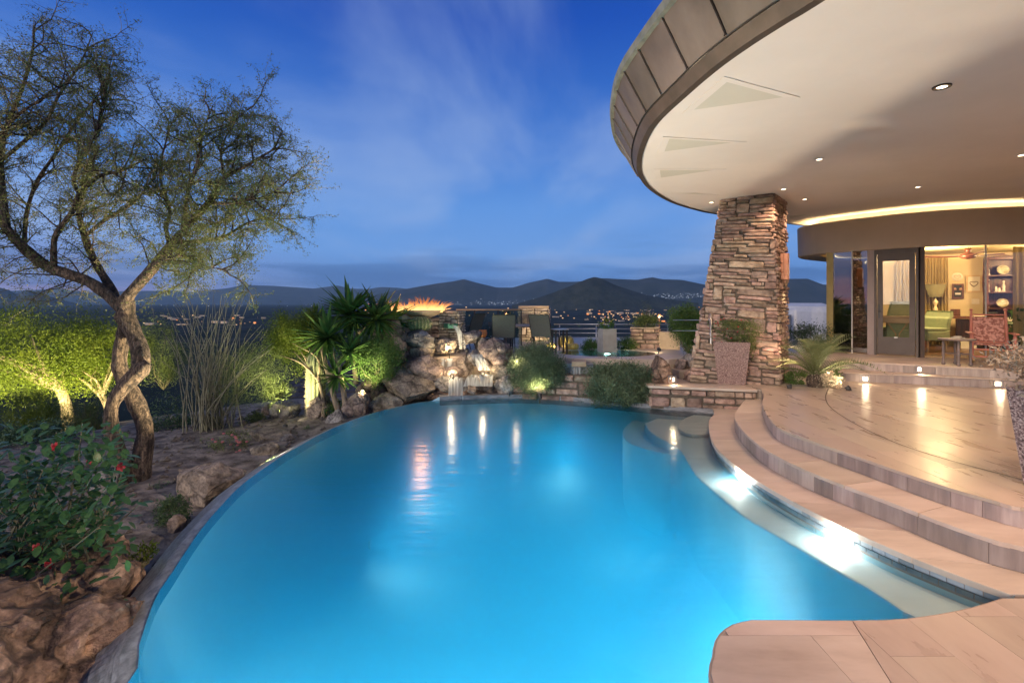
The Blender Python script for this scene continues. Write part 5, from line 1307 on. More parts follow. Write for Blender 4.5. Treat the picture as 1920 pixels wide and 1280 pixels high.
fall([Q(850, 705, 8.78), Q(850, 708, 8.66), Q(851, 730, 8.60), Q(851, 750, 8.58)], .16, X_, 'left stream of the lowest fall into the pool')
fall([Q(864, 708, 8.76), Q(864, 712, 8.64), Q(864, 730, 8.60), Q(864, 750, 8.58)], .07, X_, 'narrow right stream of the lowest fall into the pool')
fall([Q(905, 702, 8.8), Q(900, 706, 8.7), Q(898, 716, 8.65), Q(896, 724, 8.62)], .42, X_, 'wide thin film of water under the right fountain lamp')
# spa spillway between the two rosemary bushes
MB().box((0, 0, 0), (.62, .12, .60)).build('spillway_wall', M['tile_blue'], loc=(1.18, 8.95, .22), label='blue-grey tiled wall behind the spa spillway', cat='wall')
MB().box((0, 0, 0), (.26, .34, .09)).build('spill_stone', M['concrete_warm'], loc=(1.22, 8.82, .545), rz=R(-8), bevel=.01, label='buff stone lip of the spa spillway', cat='stone')
fall([(1.13, 8.66, .50), (1.13, 8.60, .48), (1.12, 8.56, .25), (1.11, 8.55, -.06)], .17, X_, 'sheet of water falling from the spa into the pool', fan=1.05)
# raised bed walls
walled('bed_wall', 'low dark stone wall of the planting bed behind the rosemary', 'wall', (-.15, 8.82), (2.2, 8.15), -.1, .38, .2, rh=.10, cw=.08, seed=21, wide=(2, 5))

# ================================================================== PLANTS
def leaf_arrays(cent, n, ln, wd_, rnd, up=.0, jit=1.0, shape='rhomb'):
    """n leaves at the given centres (array) with random directions"""
    d = rnd.normal(size=(n, 3)); d[:, 2] += up; d /= np.linalg.norm(d, axis=1)[:, None]
    e = rnd.normal(size=(n, 3)); e -= (e * d).sum(1)[:, None] * d; e /= np.linalg.norm(e, axis=1)[:, None]
    L = ln * rnd.uniform(.6, 1.3, n)[:, None]; W_ = wd_ * rnd.uniform(.7, 1.2, n)[:, None]
    f_ = np.cross(d, e)
    a = cent; b = cent + d * L * .5 + e * W_ * .5 + f_ * W_ * .12; c = cent + d * L; g_ = cent + d * L * .5 - e * W_ * .5 + f_ * W_ * .12
    V = np.stack([a, b, c, g_], 1).reshape(-1, 3); Fc = np.arange(4 * n).reshape(n, 4)
    return V, Fc
def clumps(rnd, c, r, k, n, cr=.28, shell=.55):
    """points grouped into k clumps in an ellipsoid, so that gaps stay between them"""
    u = rnd.normal(size=(k, 3)); u /= np.linalg.norm(u, axis=1)[:, None]; rad = (shell + (1 - shell) * rnd.random(k) ** .6)[:, None]
    cc = u * rad * rnd.uniform(.75, 1.08, (k, 1)); idx = rnd.integers(0, k, n)
    s = rnd.uniform(.5, 1.3, k)[idx][:, None]
    p = cc[idx] + rnd.normal(size=(n, 3)) * cr * s
    return p * np.array(r) + np.array(c)
def foliage(name, parent, mat, c, r, n, k, ln, wd_, seed, up=.2, cr=.22, shell=.5, zmin=None):
    rnd = np.random.default_rng(seed); p = clumps(rnd, c, r, k, n, cr, shell)
    if zmin is not None: p = p[p[:, 2] > zmin]
    V, Fc = leaf_arrays(p, len(p), ln, wd_, rnd, up)
    me = fast_mesh(name, V, Fc, mat); o = link_mesh(name, me, parent); tag(o, kind='stuff'); return o
def twiggy(name, parent, mat, base, ends, r0, seed, wob=.08, n=5, sub=0):
    rnd = random.Random(seed); mb_ = MB()
    for e in ends:
        e = Vector(e); b = Vector(base) if not isinstance(base, list) else Vector(rnd.choice(base)); pts = []
        for i_ in range(n + 1):
            t = i_ / n; pts.append(b.lerp(e, t) + Vector((rnd.gauss(0, 1), rnd.gauss(0, 1), rnd.gauss(0, .5))) * wob * (e - b).length * math.sin(math.pi * t) * .6)
        mb_.tube(pts, [r0 * (1 - .8 * i_ / n) for i_ in range(n + 1)], 5, caps=False)
    return mb_.build(name, mat, parent, smooth=True)
def rend(rnd, c, r, n): 
    o = []
    for _ in range(n):
        u = Vector((rnd.gauss(0, 1), rnd.gauss(0, 1), rnd.gauss(0, 1))).normalized() * rnd.uniform(.5, .95); o.append((c[0] + u.x * r[0], c[1] + u.y * r[1], c[2] + u.z * r[2]))
    return o
def bush(name, label, cat, box, D, mat, n, ln, wd_, seed, k=40, depth=None, group=None, base=None, up=.3, stems=12, cr=.2, shell=.45, wob=.1):
    x0, x1, y0, y1 = box; c = Q((x0 + x1) / 2, (y0 + y1) / 2, D); rx = (x1 - x0) / 2 * D / F; rz_ = (y1 - y0) / 2 * D / F; ry = depth or (rx + rz_) / 2
    b = Vector(base) if base else Vector((c.x, c.y, c.z - rz_)); o = empty(name, b, 0, label, cat, group)
    cl = c - b; r = (rx * .9, ry * .9, rz_ * .9)
    foliage('foliage', o, mat, cl, r, n, k, ln, wd_, seed, up, cr, shell)
    twiggy('stems', o, M['twig'], (0, 0, 0), rend(random.Random(seed), cl, r, stems), .012, seed, wob)
    return o

# --- great mesquite
rt_ = random.Random(21); TS = .74
tb = P(246, 915, -.5); TD = tb.y
mq = empty('mesquite_tree', tb, 0, 'big leaning mesquite tree with a braided double trunk and feathery crown', 'tree')
def T(x, y, d=0): return Q(x, y, TD + d) - tb
trunk = MB()
SC = [.74]
def limb(mb_, pts, r, n=12, knob=.0):
    c = smooth_curve(pts, .06); k = len(c); rr = []
    for i_ in range(k):
        t = i_ / (k - 1); s = t * (len(r) - 1); j = min(int(s), len(r) - 2); v = r[j] + (r[j + 1] - r[j]) * (s - j)
        rr.append(v * SC[0] * (1 + .16 * noise.noise(c[i_] * 3.1) + .12 * noise.noise(c[i_] * 9)))
    mb_.tube(c, rr, n); return c
limb(trunk, [T(252, 925), T(262, 880, .02), T(268, 847, .05), T(272, 802, .08), T(256, 757, .10), T(238, 720, .08), T(224, 686, .06), T(229, 639, .08), T(236, 600, .02), T(232, 572)], [.20, .155, .135, .12, .115, .11, .10, .09, .11])
limb(trunk, [T(240, 925), T(236, 885, -.1), T(222, 845, -.14), T(209, 802, -.16), T(211, 757, -.16), T(235, 722, -.14), T(262, 692, -.10), T(262, 654, -.02), T(247, 618, 0), T(232, 588, 0)], [.17, .11, .10, .095, .09, .10, .12, .115, .12, .13])
trunk.tube([T(262, 694, -.1), T(270, 688, -.18), T(270, 682, -.2)], [.10, .07, .03], 10)
limb(trunk, [T(232, 600), T(238, 575), T(234, 556)], [.12, .12, .10])
tko = trunk.build('trunk', M['bark'], mq, smooth=True)
limbs = MB(); LB = []
def L_(pts, r): LB.append((limb(limbs, [T(*p) for p in pts], r, 9), r))
L_([(236, 585), (211, 560), (170, 530), (130, 515), (90, 500), (45, 465), (14, 430), (-20, 390, .1), (-60, 330, .1)], [.10, .085, .08, .075, .06, .05, .035])
L_([(238, 585), (236, 562, -.05), (262, 530, -.1), (281, 509, -.1), (319, 462, -.12), (347, 429, -.1), (389, 382), (420, 335), (469, 307), (505, 285), (535, 270)], [.10, .08, .07, .055, .045, .03, .02, .008])
L_([(222, 575), (211, 546, .15), (178, 490, .25), (159, 443, .3), (148, 390, .3), (165, 330, .4), (185, 270, .5)], [.07, .06, .055, .04, .03, .012])
L_([(101, 505), (101, 470, -.1), (105, 440, -.15), (136, 396, -.2), (150, 363, -.2), (187, 330, -.3), (225, 321, -.35), (270, 300, -.4)], [.045, .04, .035, .03, .02, .01])
L_([(150, 365, -.2), (138, 340, -.25), (150, 300, -.3), (180, 250, -.3), (190, 200, -.3), (205, 140, -.3)], [.03, .025, .02, .015, .006])
L_([(14, 430), (5, 370), (2, 302, .1), (12, 240, .1), (40, 170, .1), (60, 100, .1), (66, 40, .1)], [.05, .045, .035, .03, .02, .006])
L_([(2, 302, .1), (40, 270), (85, 230), (110, 180), (150, 120), (175, 60)], [.03, .025, .02, .015, .005])
L_([(45, 465), (50, 400, .3), (70, 340, .4), (110, 280, .5), (150, 220, .5), (210, 150, .5)], [.035, .03, .025, .02, .006])
L_([(-30, 380), (-20, 300, -.3), (20, 230, -.4), (70, 190, -.5), (120, 160, -.5)], [.04, .03, .02, .006])
L_([(328, 457, -.1), (375, 452, .1), (422, 443, .2), (460, 420, .3), (500, 410, .3), (535, 430, .3)], [.04, .03, .02, .015, .005])
L_([(319, 462, -.1), (312, 430), (318, 390, .1), (300, 330, .2), (310, 270, .2), (330, 210, .2)], [.03, .025, .02, .012, .005])
L_([(347, 429, -.1), (350, 370, -.2), (370, 310, -.3), (380, 250, -.3), (400, 195, -.3)], [.03, .025, .015, .004])
L_([(389, 382), (440, 380, -.2), (490, 370, -.3), (530, 350, -.3)], [.025, .02, .01, .004])
L_([(420, 335), (415, 280, .2), (440, 230, .2), (470, 200, .2)], [.02, .015, .01, .004])
L_([(281, 509, -.1), (300, 490, -.4), (345, 480, -.6), (390, 500, -.6), (430, 505, -.6)], [.025, .02, .012, .004])
L_([(159, 443, .3), (200, 410, .5), (250, 380, .6), (290, 330, .7), (310, 290, .7)], [.03, .025, .015, .005])
limbs.build('limbs', M['bark'], mq, smooth=True)
# branching: side shoots then fine twigs, then leaves on the twigs
sh1, tw, tips = MB(), MB(), []
def shoot(mb_, p, d, ln, r, depth, n_=6):
    pts = [p]; v = d.normalized(); st = ln / n_
    for i_ in range(n_):
        v = (v + Vector((rt_.gauss(0, .22), rt_.gauss(0, .22), rt_.gauss(0, .20) + (.03 if depth < 2 else -.03)))).normalized(); pts.append(pts[-1] + v * st)
    mb_.tube(pts, [r * (1 - .75 * i_ / n_) for i_ in range(n_ + 1)], 5 if depth < 2 else 3, caps=False)
    if depth >= 2: tips.append(pts)
    return pts
cc0 = T(230, 330)
for c, r in LB:
    k = len(c); ln_all = sum((c[i_ + 1] - c[i_]).length for i_ in range(k - 1))
    for _ in range(int(ln_all * 13)):
        t = rt_.uniform(.22, 1); i_ = min(int(t * (k - 1)), k - 2); p = c[i_]; d = (c[i_ + 1] - c[i_]).normalized()
        if p.z < T(0, 540).z: continue
        side = Vector((rt_.gauss(0, 1), rt_.gauss(0, 1), rt_.gauss(.35, .8))).normalized()
        v = d * .5 + side; s1 = shoot(sh1, p, v, rt_.uniform(.30, .66), .010, 1)
        for q in range(2, len(s1)):
            for _ in range(3):
                if rt_.random() < .92:
                    dq = (s1[q] - s1[q - 1]).normalized() * .6 + Vector((rt_.gauss(0, 1), rt_.gauss(0, 1), rt_.gauss(-.05, .8))).normalized()
                    shoot(tw, s1[q], dq, rt_.uniform(.14, .36), .0034, 2, 5)
sh1.build('branches', M['bark'], mq, smooth=True); tw.build('twigs', M['twig'], mq, kind='stuff')
pc = []
xl = T(130, 300).x
for pts in tips:
    mid_ = pts[-1]; dens = 12 + 20 * max(0, min(1, (mid_.x - xl) / 1.2)) + (6 if mid_.z < T(0, 380).z else 0)
    for _ in range(int(dens)):
        i_ = rt_.randrange(1, len(pts)); pc.append(pts[i_] + Vector((rt_.gauss(0, .018), rt_.gauss(0, .018), rt_.gauss(0, .018))))
pc = np.array([tuple(p) for p in pc]); V, Fc = leaf_arrays(pc, len(pc), .029, .009, np.random.default_rng(3), -.2)
tag(link_mesh('foliage', fast_mesh('mesquite_foliage', V, Fc, M['leaf_mesq']), mq), kind='stuff')
print('mesquite leaves', len(pc), 'twigs', len(tips))

SC[0] = 1.0
# --- lit trees behind the mesquite
def small_tree(name, label, base, fork, crown_c, crown_r, mat, n, ln, wd_, seed, k=60, tr=.07, limbs_=9, group=None, barkm=None, cr=.2, shell=.35):
    o = empty(name, base, 0, label, 'tree', group); base = Vector(base); rnd = random.Random(seed)
    f = Vector(fork) - base; c = Vector(crown_c) - base; mb_ = MB()
    limb(mb_, [Vector((0, 0, -.1)), f * .5 + Vector((.05, 0, 0)), f], [tr, tr * .8, tr * .75])
    for e in rend(rnd, c, [q * .85 for q in crown_r], limbs_):
        e = Vector(e); limb(mb_, [f * .92, f.lerp(e, .4) + Vector((rnd.gauss(0, .08), rnd.gauss(0, .08), .08)), e], [tr * .6, tr * .3, .006], 6)
    mb_.build('trunk', barkm or M['bark_pale'], o, smooth=True)
    foliage('crown', o, mat, c, crown_r, n, k, ln, wd_, seed, .1, cr, shell)
    return o
small_tree('lime_tree', 'floodlit lime-green tree behind the hibiscus at the far left', P(128, 800, -1.0), Q(112, 725, 10.4), Q(60, 660, 10.6), (1.75, 1.3, 1.0), M['leaf_lime'], 42000, .055, .018, 41, k=110, tr=.12, limbs_=14)
small_tree('lime_tree', 'greener half of the floodlit foliage, between the far-left tree and the braided trunk', Q(205, 790, 10.8), Q(190, 740, 10.8), Q(185, 655, 11.0), (1.1, 1.0, .95), M['leaf_lime'], 16000, .055, .016, 42, k=60, tr=.08)
bush('olive_shrub', 'dim feathery shrub just right of the braided trunk', 'shrub', (262, 352, 600, 730), 11.5, M['leaf_olive'], 9000, .06, .012, 43, k=40)
bush('feathery_shrub', 'yellow-lit feathery shrub below the floodlit tree', 'shrub', (10, 105, 735, 850), 8.4, M['leaf_lime'], 3600, .16, .007, 44, k=30, up=1.2, stems=24)
bush('feathery_shrub', 'wispy yellow-green shrub left of the braided trunk base', 'shrub', (120, 205, 735, 835), 8.8, M['leaf_olive'], 3200, .15, .007, 45, k=26, up=.8, stems=24)
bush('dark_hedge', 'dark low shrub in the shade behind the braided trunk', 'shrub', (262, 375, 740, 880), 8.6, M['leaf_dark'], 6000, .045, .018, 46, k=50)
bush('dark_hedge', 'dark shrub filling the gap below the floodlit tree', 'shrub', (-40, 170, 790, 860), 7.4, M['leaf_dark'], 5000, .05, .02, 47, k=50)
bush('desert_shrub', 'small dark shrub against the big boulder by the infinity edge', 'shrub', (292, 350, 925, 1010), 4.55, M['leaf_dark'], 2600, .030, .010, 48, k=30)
bush('desert_shrub', 'yellow-green sprigs by the weir above the near rock', 'shrub', (244, 292, 1022, 1062), 3.3, M['leaf_lime'], 260, .035, .010, 49, k=16, up=1)
for bx_, D_, lab_, mk, nn in (((300, 345, 845, 880), 6.9, 'low green tuft on the bare soil right of the braided trunk', 'leaf_green', 1200), ((352, 392, 838, 866), 7.2, 'small olive tuft below the cane thicket', 'leaf_olive', 900), ((452, 500, 770, 806), 8.7, 'dusty green shrub between the cane thicket and the low boulders', 'leaf_olive', 2200),
                              ((560, 600, 800, 824), 7.7, 'small leafy tuft among the rocks below the saguaro', 'leaf_green', 1100), ((270, 318, 905, 945), 5.4, 'grey-green tuft beside the base of the braided trunk', 'leaf_grey', 1500), ((496, 545, 700, 762), 9.6, 'soft yellow-green shrub in front of the dark tiled roof', 'leaf_lime', 2600), ((610, 650, 745, 785), 8.2, 'small lit shrub at the foot of the yuccas', 'leaf_green', 1500)):
    bush('low_shrub', lab_, 'shrub', bx_, D_, M[mk], nn, .034, .012, 300 + nn, k=26, up=.6)
# --- cane thicket
ca_b = Q(392, 832, 8.2); ct_o = empty('cane_thicket', ca_b, 0, 'tall thicket of bare upright canes in front of the valley', 'shrub')
rnd = random.Random(9); nc_ = 0
for i_ in range(74):
    x = rnd.uniform(300, 520) if i_ % 3 else rnd.uniform(330, 470); y = rnd.uniform(545, 660) if x > 310 else rnd.uniform(600, 680)
    if x > 480: y += 60
    e = Q(x, y, 8.2 + rnd.uniform(-.8, .9)) - ca_b; b = Vector((rnd.gauss(0, .16), rnd.gauss(0, .14), 0)); pts = []
    ph = rnd.uniform(0, 6)
    for k_ in range(9):
        t = k_ / 8; p = b.lerp(e, t); p.x += -(e.x - b.x) * .22 * math.sin(math.pi * t) + .025 * math.sin(t * 9 + ph); p.y += .03 * math.sin(t * 8 + ph * 2); pts.append(p)
    MB().tube(pts, [.0125 * (1 - .75 * k_ / 8) for k_ in range(9)], 5, caps=False).build('cane', M['cane'], ct_o, smooth=True)
foliage('foliage', ct_o, M['leaf_olive'], Q(470, 700, 8.3) - ca_b, (.62, .5, .62), 5200, 46, .11, .006, 50, .6, .2, .3)
foliage('foliage', ct_o, M['leaf_olive'], Q(390, 690, 8.3) - ca_b, (.6, .4, .8), 2400, 40, .05, .006, 51, .6, .3, .2)
# --- pink flowering shrub
pk = bush('pink_flower_shrub', 'low twiggy shrub with pink powder-puff flowers by the garden spotlight', 'shrub', (382, 480, 800, 862), 6.9, M['leaf_olive'], 900, .03, .012, 52, k=24, stems=22)
rnd = random.Random(3)
for _ in range(34):
    e = Q(rnd.choice([rnd.uniform(400, 460), rnd.uniform(395, 475)]), rnd.uniform(812, 865), 6.8 + rnd.uniform(-.15, .1)) - pk.location
    MB().lathe([(.001, -.012), (.014, -.008), (.020, .004), (.010, .014), (.001, .014)], 7, rfun=lambda j, n, z: 1 + .3 * (j % 2)).build('flower', M['petal_pink'], pk, loc=e)
# --- round tree left of the yucca
small_tree('lime_tree', 'round bright-lit small tree over the saguaro', Q(606, 800, 8.15), Q(596, 705, 8.5), Q(556, 636, 8.8), (.50, .5, .55), M['leaf_lime'], 20000, .044, .013, 53, k=60, tr=.045, cr=.2, shell=.4)
# --- saguaro
sb = Q(592, 785, 8.6); sg = empty('saguaro_cactus', sb, 0, 'ribbed saguaro trunk lit yellow under the round tree', 'cactus')
NR = 14
MB().lathe([(.14, -.1), (.145, .3), (.15, .7), (.145, 1.0), (.12, 1.12), (.06, 1.19), (.001, 1.2)], NR * 4, rfun=lambda j, n, z: 1 + .10 * math.cos(j / n * 2 * math.pi * NR)).build('ribbed_stem', M['saguaro'], sg, smooth=True)
sp_ = MB()
for j in range(NR):
    a = 2 * math.pi * j / NR
    for k_ in range(26):
        z = k_ * .042 + .02; r_ = .162; p = Vector((r_ * math.cos(a), r_ * math.sin(a), z))
        for b in (-.5, 0, .5): d = Vector((math.cos(a + b), math.sin(a + b), rnd.uniform(-.6, .6))) * .028; sp_.tube([p, p + d], [.0022, .0006], 3, caps=False)
sp_.build('spines', M['spine'], sg, kind='stuff')
# --- yucca: every blade its own piece
blade_me = []
for v in range(3):
    mb_ = MB(); L = 1.0; rows = []
    for i_ in range(7):
        t = i_ / 6; w = .085 * (math.sin(math.pi * min(1, .12 + t * .88)) ** .7) * (1 - t ** 3) + .002; z = -.10 * t * t * (v * .8)
        rows.append([(t, -w, z + w * .35), (t, 0, z), (t, w, z + w * .35)])
    mb_.grid(rows); blade_me.append(mb_.mesh('blade', M['leaf_yucca']))
def yucca(label, heads, trunk_pts, seed, group='yuccas in the rockery'):
    rnd = random.Random(seed); base = Vector(trunk_pts[0]); o = empty('yucca', base, 0, label, 'yucca', group)
    mb_ = MB(); limb(mb_, [Vector(p) - base for p in trunk_pts], [.05, .045, .04], 8)
    for h, R_, n_ in heads: limb(mb_, [Vector(trunk_pts[-1]) - base, h - base], [.035, .03], 7)
    mb_.build('trunk', M['bark_pale'], o, smooth=True)
    for h, R_, n_ in heads:
        for i_ in range(int(n_ * 1.25)):
            el = math.asin(rnd.uniform(-.75, .98)); az = i_ * 2.399 + rnd.uniform(-.2, .2); ln = R_ * 1.22 * rnd.uniform(.8, 1.12) * (1.0 if el > -.1 else .8)
            d = Vector((math.cos(el) * math.cos(az), math.cos(el) * math.sin(az), math.sin(el))); q = d.to_track_quat('X', 'Z')
            b = link_mesh('blade', rnd.choice(blade_me), o, h - base + d * .02, None, (ln, ln * .85, ln)); b.rotation_mode = 'QUATERNION'; b.rotation_quaternion = q
    return o
yucca('tall dark yucca with the highest spiky head in front of the fire', [(Q(656, 592, 8.9), .62, 78), (Q(706, 600, 8.9), .58, 70)], [Q(668, 720, 8.9), Q(664, 670, 8.9), Q(672, 625, 8.9)], 1)
yucca('yucca lit orange by the fire behind it', [(Q(734, 604, 9.6), .50, 66)], [Q(730, 665, 9.6), Q(733, 630, 9.6)], 2)
yucca('yucca with a wide star-shaped head low over the slender pale trunk', [(Q(614, 634, 8.3), .52, 66), (Q(656, 660, 8.2), .40, 52)], [Q(650, 800, 8.0), Q(645, 740, 8.1), Q(634, 680, 8.2)], 3)
yucca('small yucca at the top left of the group, above the round tree', [(Q(590, 600, 9.0), .36, 50), (Q(632, 706, 8.15), .38, 50)], [Q(640, 790, 8.05), Q(625, 740, 8.1), Q(615, 700, 8.3)], 4)
# --- shrubs around the pool
bush('leafy_shrub', 'rounded small-leaved shrub hanging over the boulders below the tall yucca', 'shrub', (655, 755, 625, 725), 8.6, M['leaf_green'], 16000, .038, .017, 60, k=80, cr=.16, shell=.55)
bush('rosemary_bush', 'bright yellow-lit rosemary bush left of the spillway', 'rosemary', (948, 1068, 640, 748), 8.65, M['leaf_grey'], 30000, .040, .014, 61, k=150, cr=.14, shell=.5, up=.7, base=(.30, 8.8, .1), group='trailing rosemary by the pool')
bush('rosemary_bush', 'big dark rosemary bush trailing into the pool right of the spillway', 'rosemary', (1092, 1232, 674, 768), 8.2, M['leaf_grey'], 38000, .040, .014, 62, k=180, cr=.13, shell=.5, up=.4, base=(1.85, 8.3, .1), group='trailing rosemary by the pool')
bush('round_shrub', 'upright dense shrub green-lit at its foot, left of the pillar', 'shrub', (1250, 1332, 566, 662), 9.9, M['leaf_green'], 20000, .036, .015, 63, k=90, cr=.16)
bush('planter_shrub', 'leafy shrub growing out of the stone planter', 'shrub', (1180, 1238, 590, 620), 11.2, M['leaf_olive'], 2600, .05, .018, 64, k=34)
bush('low_hedge', 'low hedge in front of the railing, left of the concrete pedestal', 'hedge', (1088, 1130, 636, 660), 10.9, M['leaf_green'], 1600, .05, .016, 65, k=26)
bush('low_hedge', 'low hedge between the concrete pedestal and the stone planter', 'hedge', (1150, 1196, 630, 660), 10.9, M['leaf_green'], 1600, .05, .016, 66, k=26)
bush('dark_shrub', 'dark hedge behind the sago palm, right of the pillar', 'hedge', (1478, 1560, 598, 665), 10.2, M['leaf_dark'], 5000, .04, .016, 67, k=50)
bush('dark_shrub', 'thin twigs with sparse leaves beyond the stone planter', 'shrub', (1196, 1226, 566, 598), 12.5, M['leaf_grey'], 240, .04, .012, 68, k=20, stems=14)
bush('spiky_agave', 'reddish spiky plant in front of the stone fireplace', 'plant', (965, 1000, 590, 614), 12.4, M['leaf_silver'], 500, .10, .012, 69, k=12, up=1.0)
bush('ground_cover', 'low leafy ground cover left of the sago palm trunk', 'plant', (1462, 1520, 696, 726), 8.05, M['leaf_green'], 1500, .032, .016, 70, k=30)
bush('ground_cover', 'brightly lit variegated ground cover under the sago palm', 'plant', (1518, 1578, 692, 728), 7.7, M['leaf_silver'], 1300, .035, .018, 71, k=30)
bush('ground_cover', 'green sprawling ground cover at the right foot of the sago palm', 'plant', (1530, 1585, 688, 716), 8.1, M['leaf_green'], 1000, .035, .018, 72, k=24)
bush('dry_shrub', 'dry twiggy shrub lit from below at the foot of the dense shrub', 'shrub', (1280, 1320, 640, 672), 9.4, M['leaf_olive'], 700, .035, .012, 73, k=20)
# sago palm
sgb = P(1520, 722, .30); sgb.y += .5; sgb = Vector((4.85, 7.75, .30)); sago = empty('sago_palm', sgb, 0, 'sago palm with arching feathery fronds beside the pillar', 'palm')
MB().lathe([(.10, 0), (.12, .08), (.10, .16), (.05, .20), (.001, .21)], 14, rfun=lambda j, n, z: 1 + .12 * ((j + int(z * 50)) % 2)).build('trunk', M['bark'], sago)
frm = []
for v in range(3):
    mb_ = MB(); pts = []
    for i_ in range(13):
        t = i_ / 12; pts.append(Vector((t * .95 * (1 - .12 * t), 0, .52 * t - (.42 + .16 * v) * t * t)))
    mb_.tube(pts, [.007 * (1 - .8 * i_ / 12) for i_ in range(13)], 4, caps=False)
    for i_ in range(2, 13):
        for h_ in (0, .5):
            p = pts[i_ - 1].lerp(pts[i_], h_); t = (i_ - 1 + h_) / 12; ll = .17 * math.sin(math.pi * (.12 + .84 * t)) + .02
            for s_ in (-1, 1):
                e = p + Vector((ll * .45, s_ * ll, ll * .28)); w = Vector((.007, 0, 0)); mb_.add([p - w, p + w, e], [(0, 1, 2)])
    frm.append(mb_.mesh('frond', M['leaf_sago']))
rnd = random.Random(8)
for i_ in range(30):
    az = i_ * 2.399; el = rnd.uniform(-.05, 1.0); b = link_mesh('frond', rnd.choice(frm), sago, (0, 0, .17), (0, -el, az), (rnd.uniform(.92, 1.12),) * 3)
# --- hibiscus with large leaves, near left
hbx = Q(70, 1130, 2.9); hib = empty('hibiscus_bush', hbx, 0, 'hibiscus bush with red flowers spilling over the near rock', 'hibiscus')
lf = []
for v in range(3):
    mb_ = MB(); rows = []
    for i_ in range(5):
        t = i_ / 4; w = .30 * math.sin(math.pi * (t * .93 + .04)) ** .8; z = -.18 * t * t * (.5 + .5 * v)
        rows.append([(t, -w, z + .10 * w), (t, 0, z), (t, w, z + .10 * w)])
    lf.append(mb_.grid(rows).mesh('leaf', M['leaf_hib'], smooth=True))
rnd = random.Random(17); hr = []
def hpt():
    while True:
        k = rnd.random()
        if k < .75: x, y = rnd.gauss(95, 85), rnd.gauss(960, 85)
        elif k < .9: x, y = rnd.gauss(60, 70), rnd.gauss(1060, 50)
        else: x, y = rnd.gauss(190, 40), rnd.gauss(850, 40)
        if x < 268 - abs(y - 950) * .25 and 790 < y < 1150: return Q(x, y, 2.95 + rnd.uniform(-.35, .65)) - hbx
stem_ends = []
for i_ in range(1900):
    p = hpt(); d = Vector((rnd.gauss(.2, 1), rnd.gauss(-.2, 1), rnd.gauss(-.1, .6))).normalized(); q = d.to_track_quat('X', 'Z'); s_ = rnd.uniform(.045, .082)
    hr.append((p, q, s_))
    if i_ % 22 == 0: stem_ends.append(p)
hr.sort(key=lambda a: a[0].y)
rest = MB()
for i_, (p, q, s_) in enumerate(hr):
    m_ = lf[i_ % 3]
    if i_ < 300:
        b = link_mesh('leaf', m_, hib, p, None, (s_, s_, s_)); b.rotation_mode = 'QUATERNION'; b.rotation_quaternion = q
    else:
        mw = Matrix.Translation(p) @ q.to_matrix().to_4x4() @ Matrix.Scale(s_, 4); rest.add([mw @ v.co for v in m_.vertices], [tuple(f.vertices) for f in m_.polygons])
rest.build('leaves', M['leaf_hib'], hib, smooth=True, kind='stuff')
twiggy('stems', hib, M['twig'], [(-.3, .25, -.1), (-.1, .35, -.15), (-.5, .1, -.1)], stem_ends, .012, 5, .12)
for (x, y) in ((104, 838), (170, 862), (70, 1027), (92, 1056), (42, 881), (226, 875), (112, 1095)):
    p = Q(x, y, 2.72 if y > 900 else 3.0) - hbx; m_ = MB()
    for k_ in range(5):
        a = 2 * math.pi * k_ / 5; c__, s__ = math.cos(a), math.sin(a); r_ = .022 if (x, y) not in ((42, 881), (112, 1095)) else .012
        m_.grid([[(0, 0, 0)] * 3, [(r_ * (c__ * .7 - s__ * .5), -.006, r_ * (s__ * .7 + c__ * .5)), (r_ * c__ * .8, -.010, r_ * s__ * .8), (r_ * (c__ * .7 + s__ * .5), -.006, r_ * (s__ * .7 - c__ * .5))], [(r_ * (c__ * 1.3 - s__ * .4), -.002, r_ * (s__ * 1.3 + c__ * .4)), (r_ * c__ * 1.45, .0, r_ * s__ * 1.45), (r_ * (c__ * 1.3 + s__ * .4), -.002, r_ * (s__ * 1.3 - c__ * .4))]])
    m_.build('flower', M['petal_red'], hib, loc=p)

# ================================================================== PATIO FURNITURE AND POTS
def sling_chair(loc, rz, label):
    o = empty('patio_chair', loc, rz, label, 'chair', 'dark sling chairs on the patio'); w = .30
    fr_ = MB()
    for s_ in (-1, 1):
        fr_.tube([(s_ * w, -.28, 0), (s_ * w, -.26, .40), (s_ * w, .20, .38), (s_ * w, .30, .72), (s_ * w, .40, .98)], .014, 8).tube([(s_ * w, .20, .38), (s_ * w, .30, 0)], .014, 8).tube([(s_ * (w + .03), -.26, .40), (s_ * (w + .03), -.28, .62), (s_ * (w + .03), .28, .64)], .014, 8)
    fr_.tube([(-w, .40, .98), (w, .40, .98)], .012, 8); fr_.build('frame', M['dark_metal'], o, smooth=True)
    MB().grid([[(x, y, z) for x in (-w + .01, w - .01)] for y, z in ((.215, .40), (.255, .55), (.30, .72), (.345, .85), (.395, .975), (.44, 1.0))]).grid([[(x, y, z) for x in (-w + .01, w - .01)] for y, z in ((.225, .40), (.267, .55), (.312, .72), (.357, .85), (.405, .965), (.44, .99))]).build('back_sling', M['sling'], o)
    MB().box((0, -.02, .385), (2 * w - .03, .44, .012)).build('seat_sling', M['sling'], o)
    o.scale = (.80,) * 3
    return o
sling_chair((-.20, 10.35, .60), R(186), 'wide dark sling chair seen from behind, left of the patio table')
sling_chair((.72, 10.55, .60), R(150), 'dark sling chair turned half sideways, right of the patio table')
sling_chair((-1.02, 11.2, .60), R(240), 'dark sling chair in profile beside the stone fountain column')
pt = empty('patio_table', (.25, 11.2, .60), 0, 'low patio table with a pale top between the two sling chairs', 'table')
MB().lathe([(.001, .50), (.50, .50), (.52, .515), (.50, .53), (.001, .53)], 28).build('table_top', M['concrete_warm'], pt)
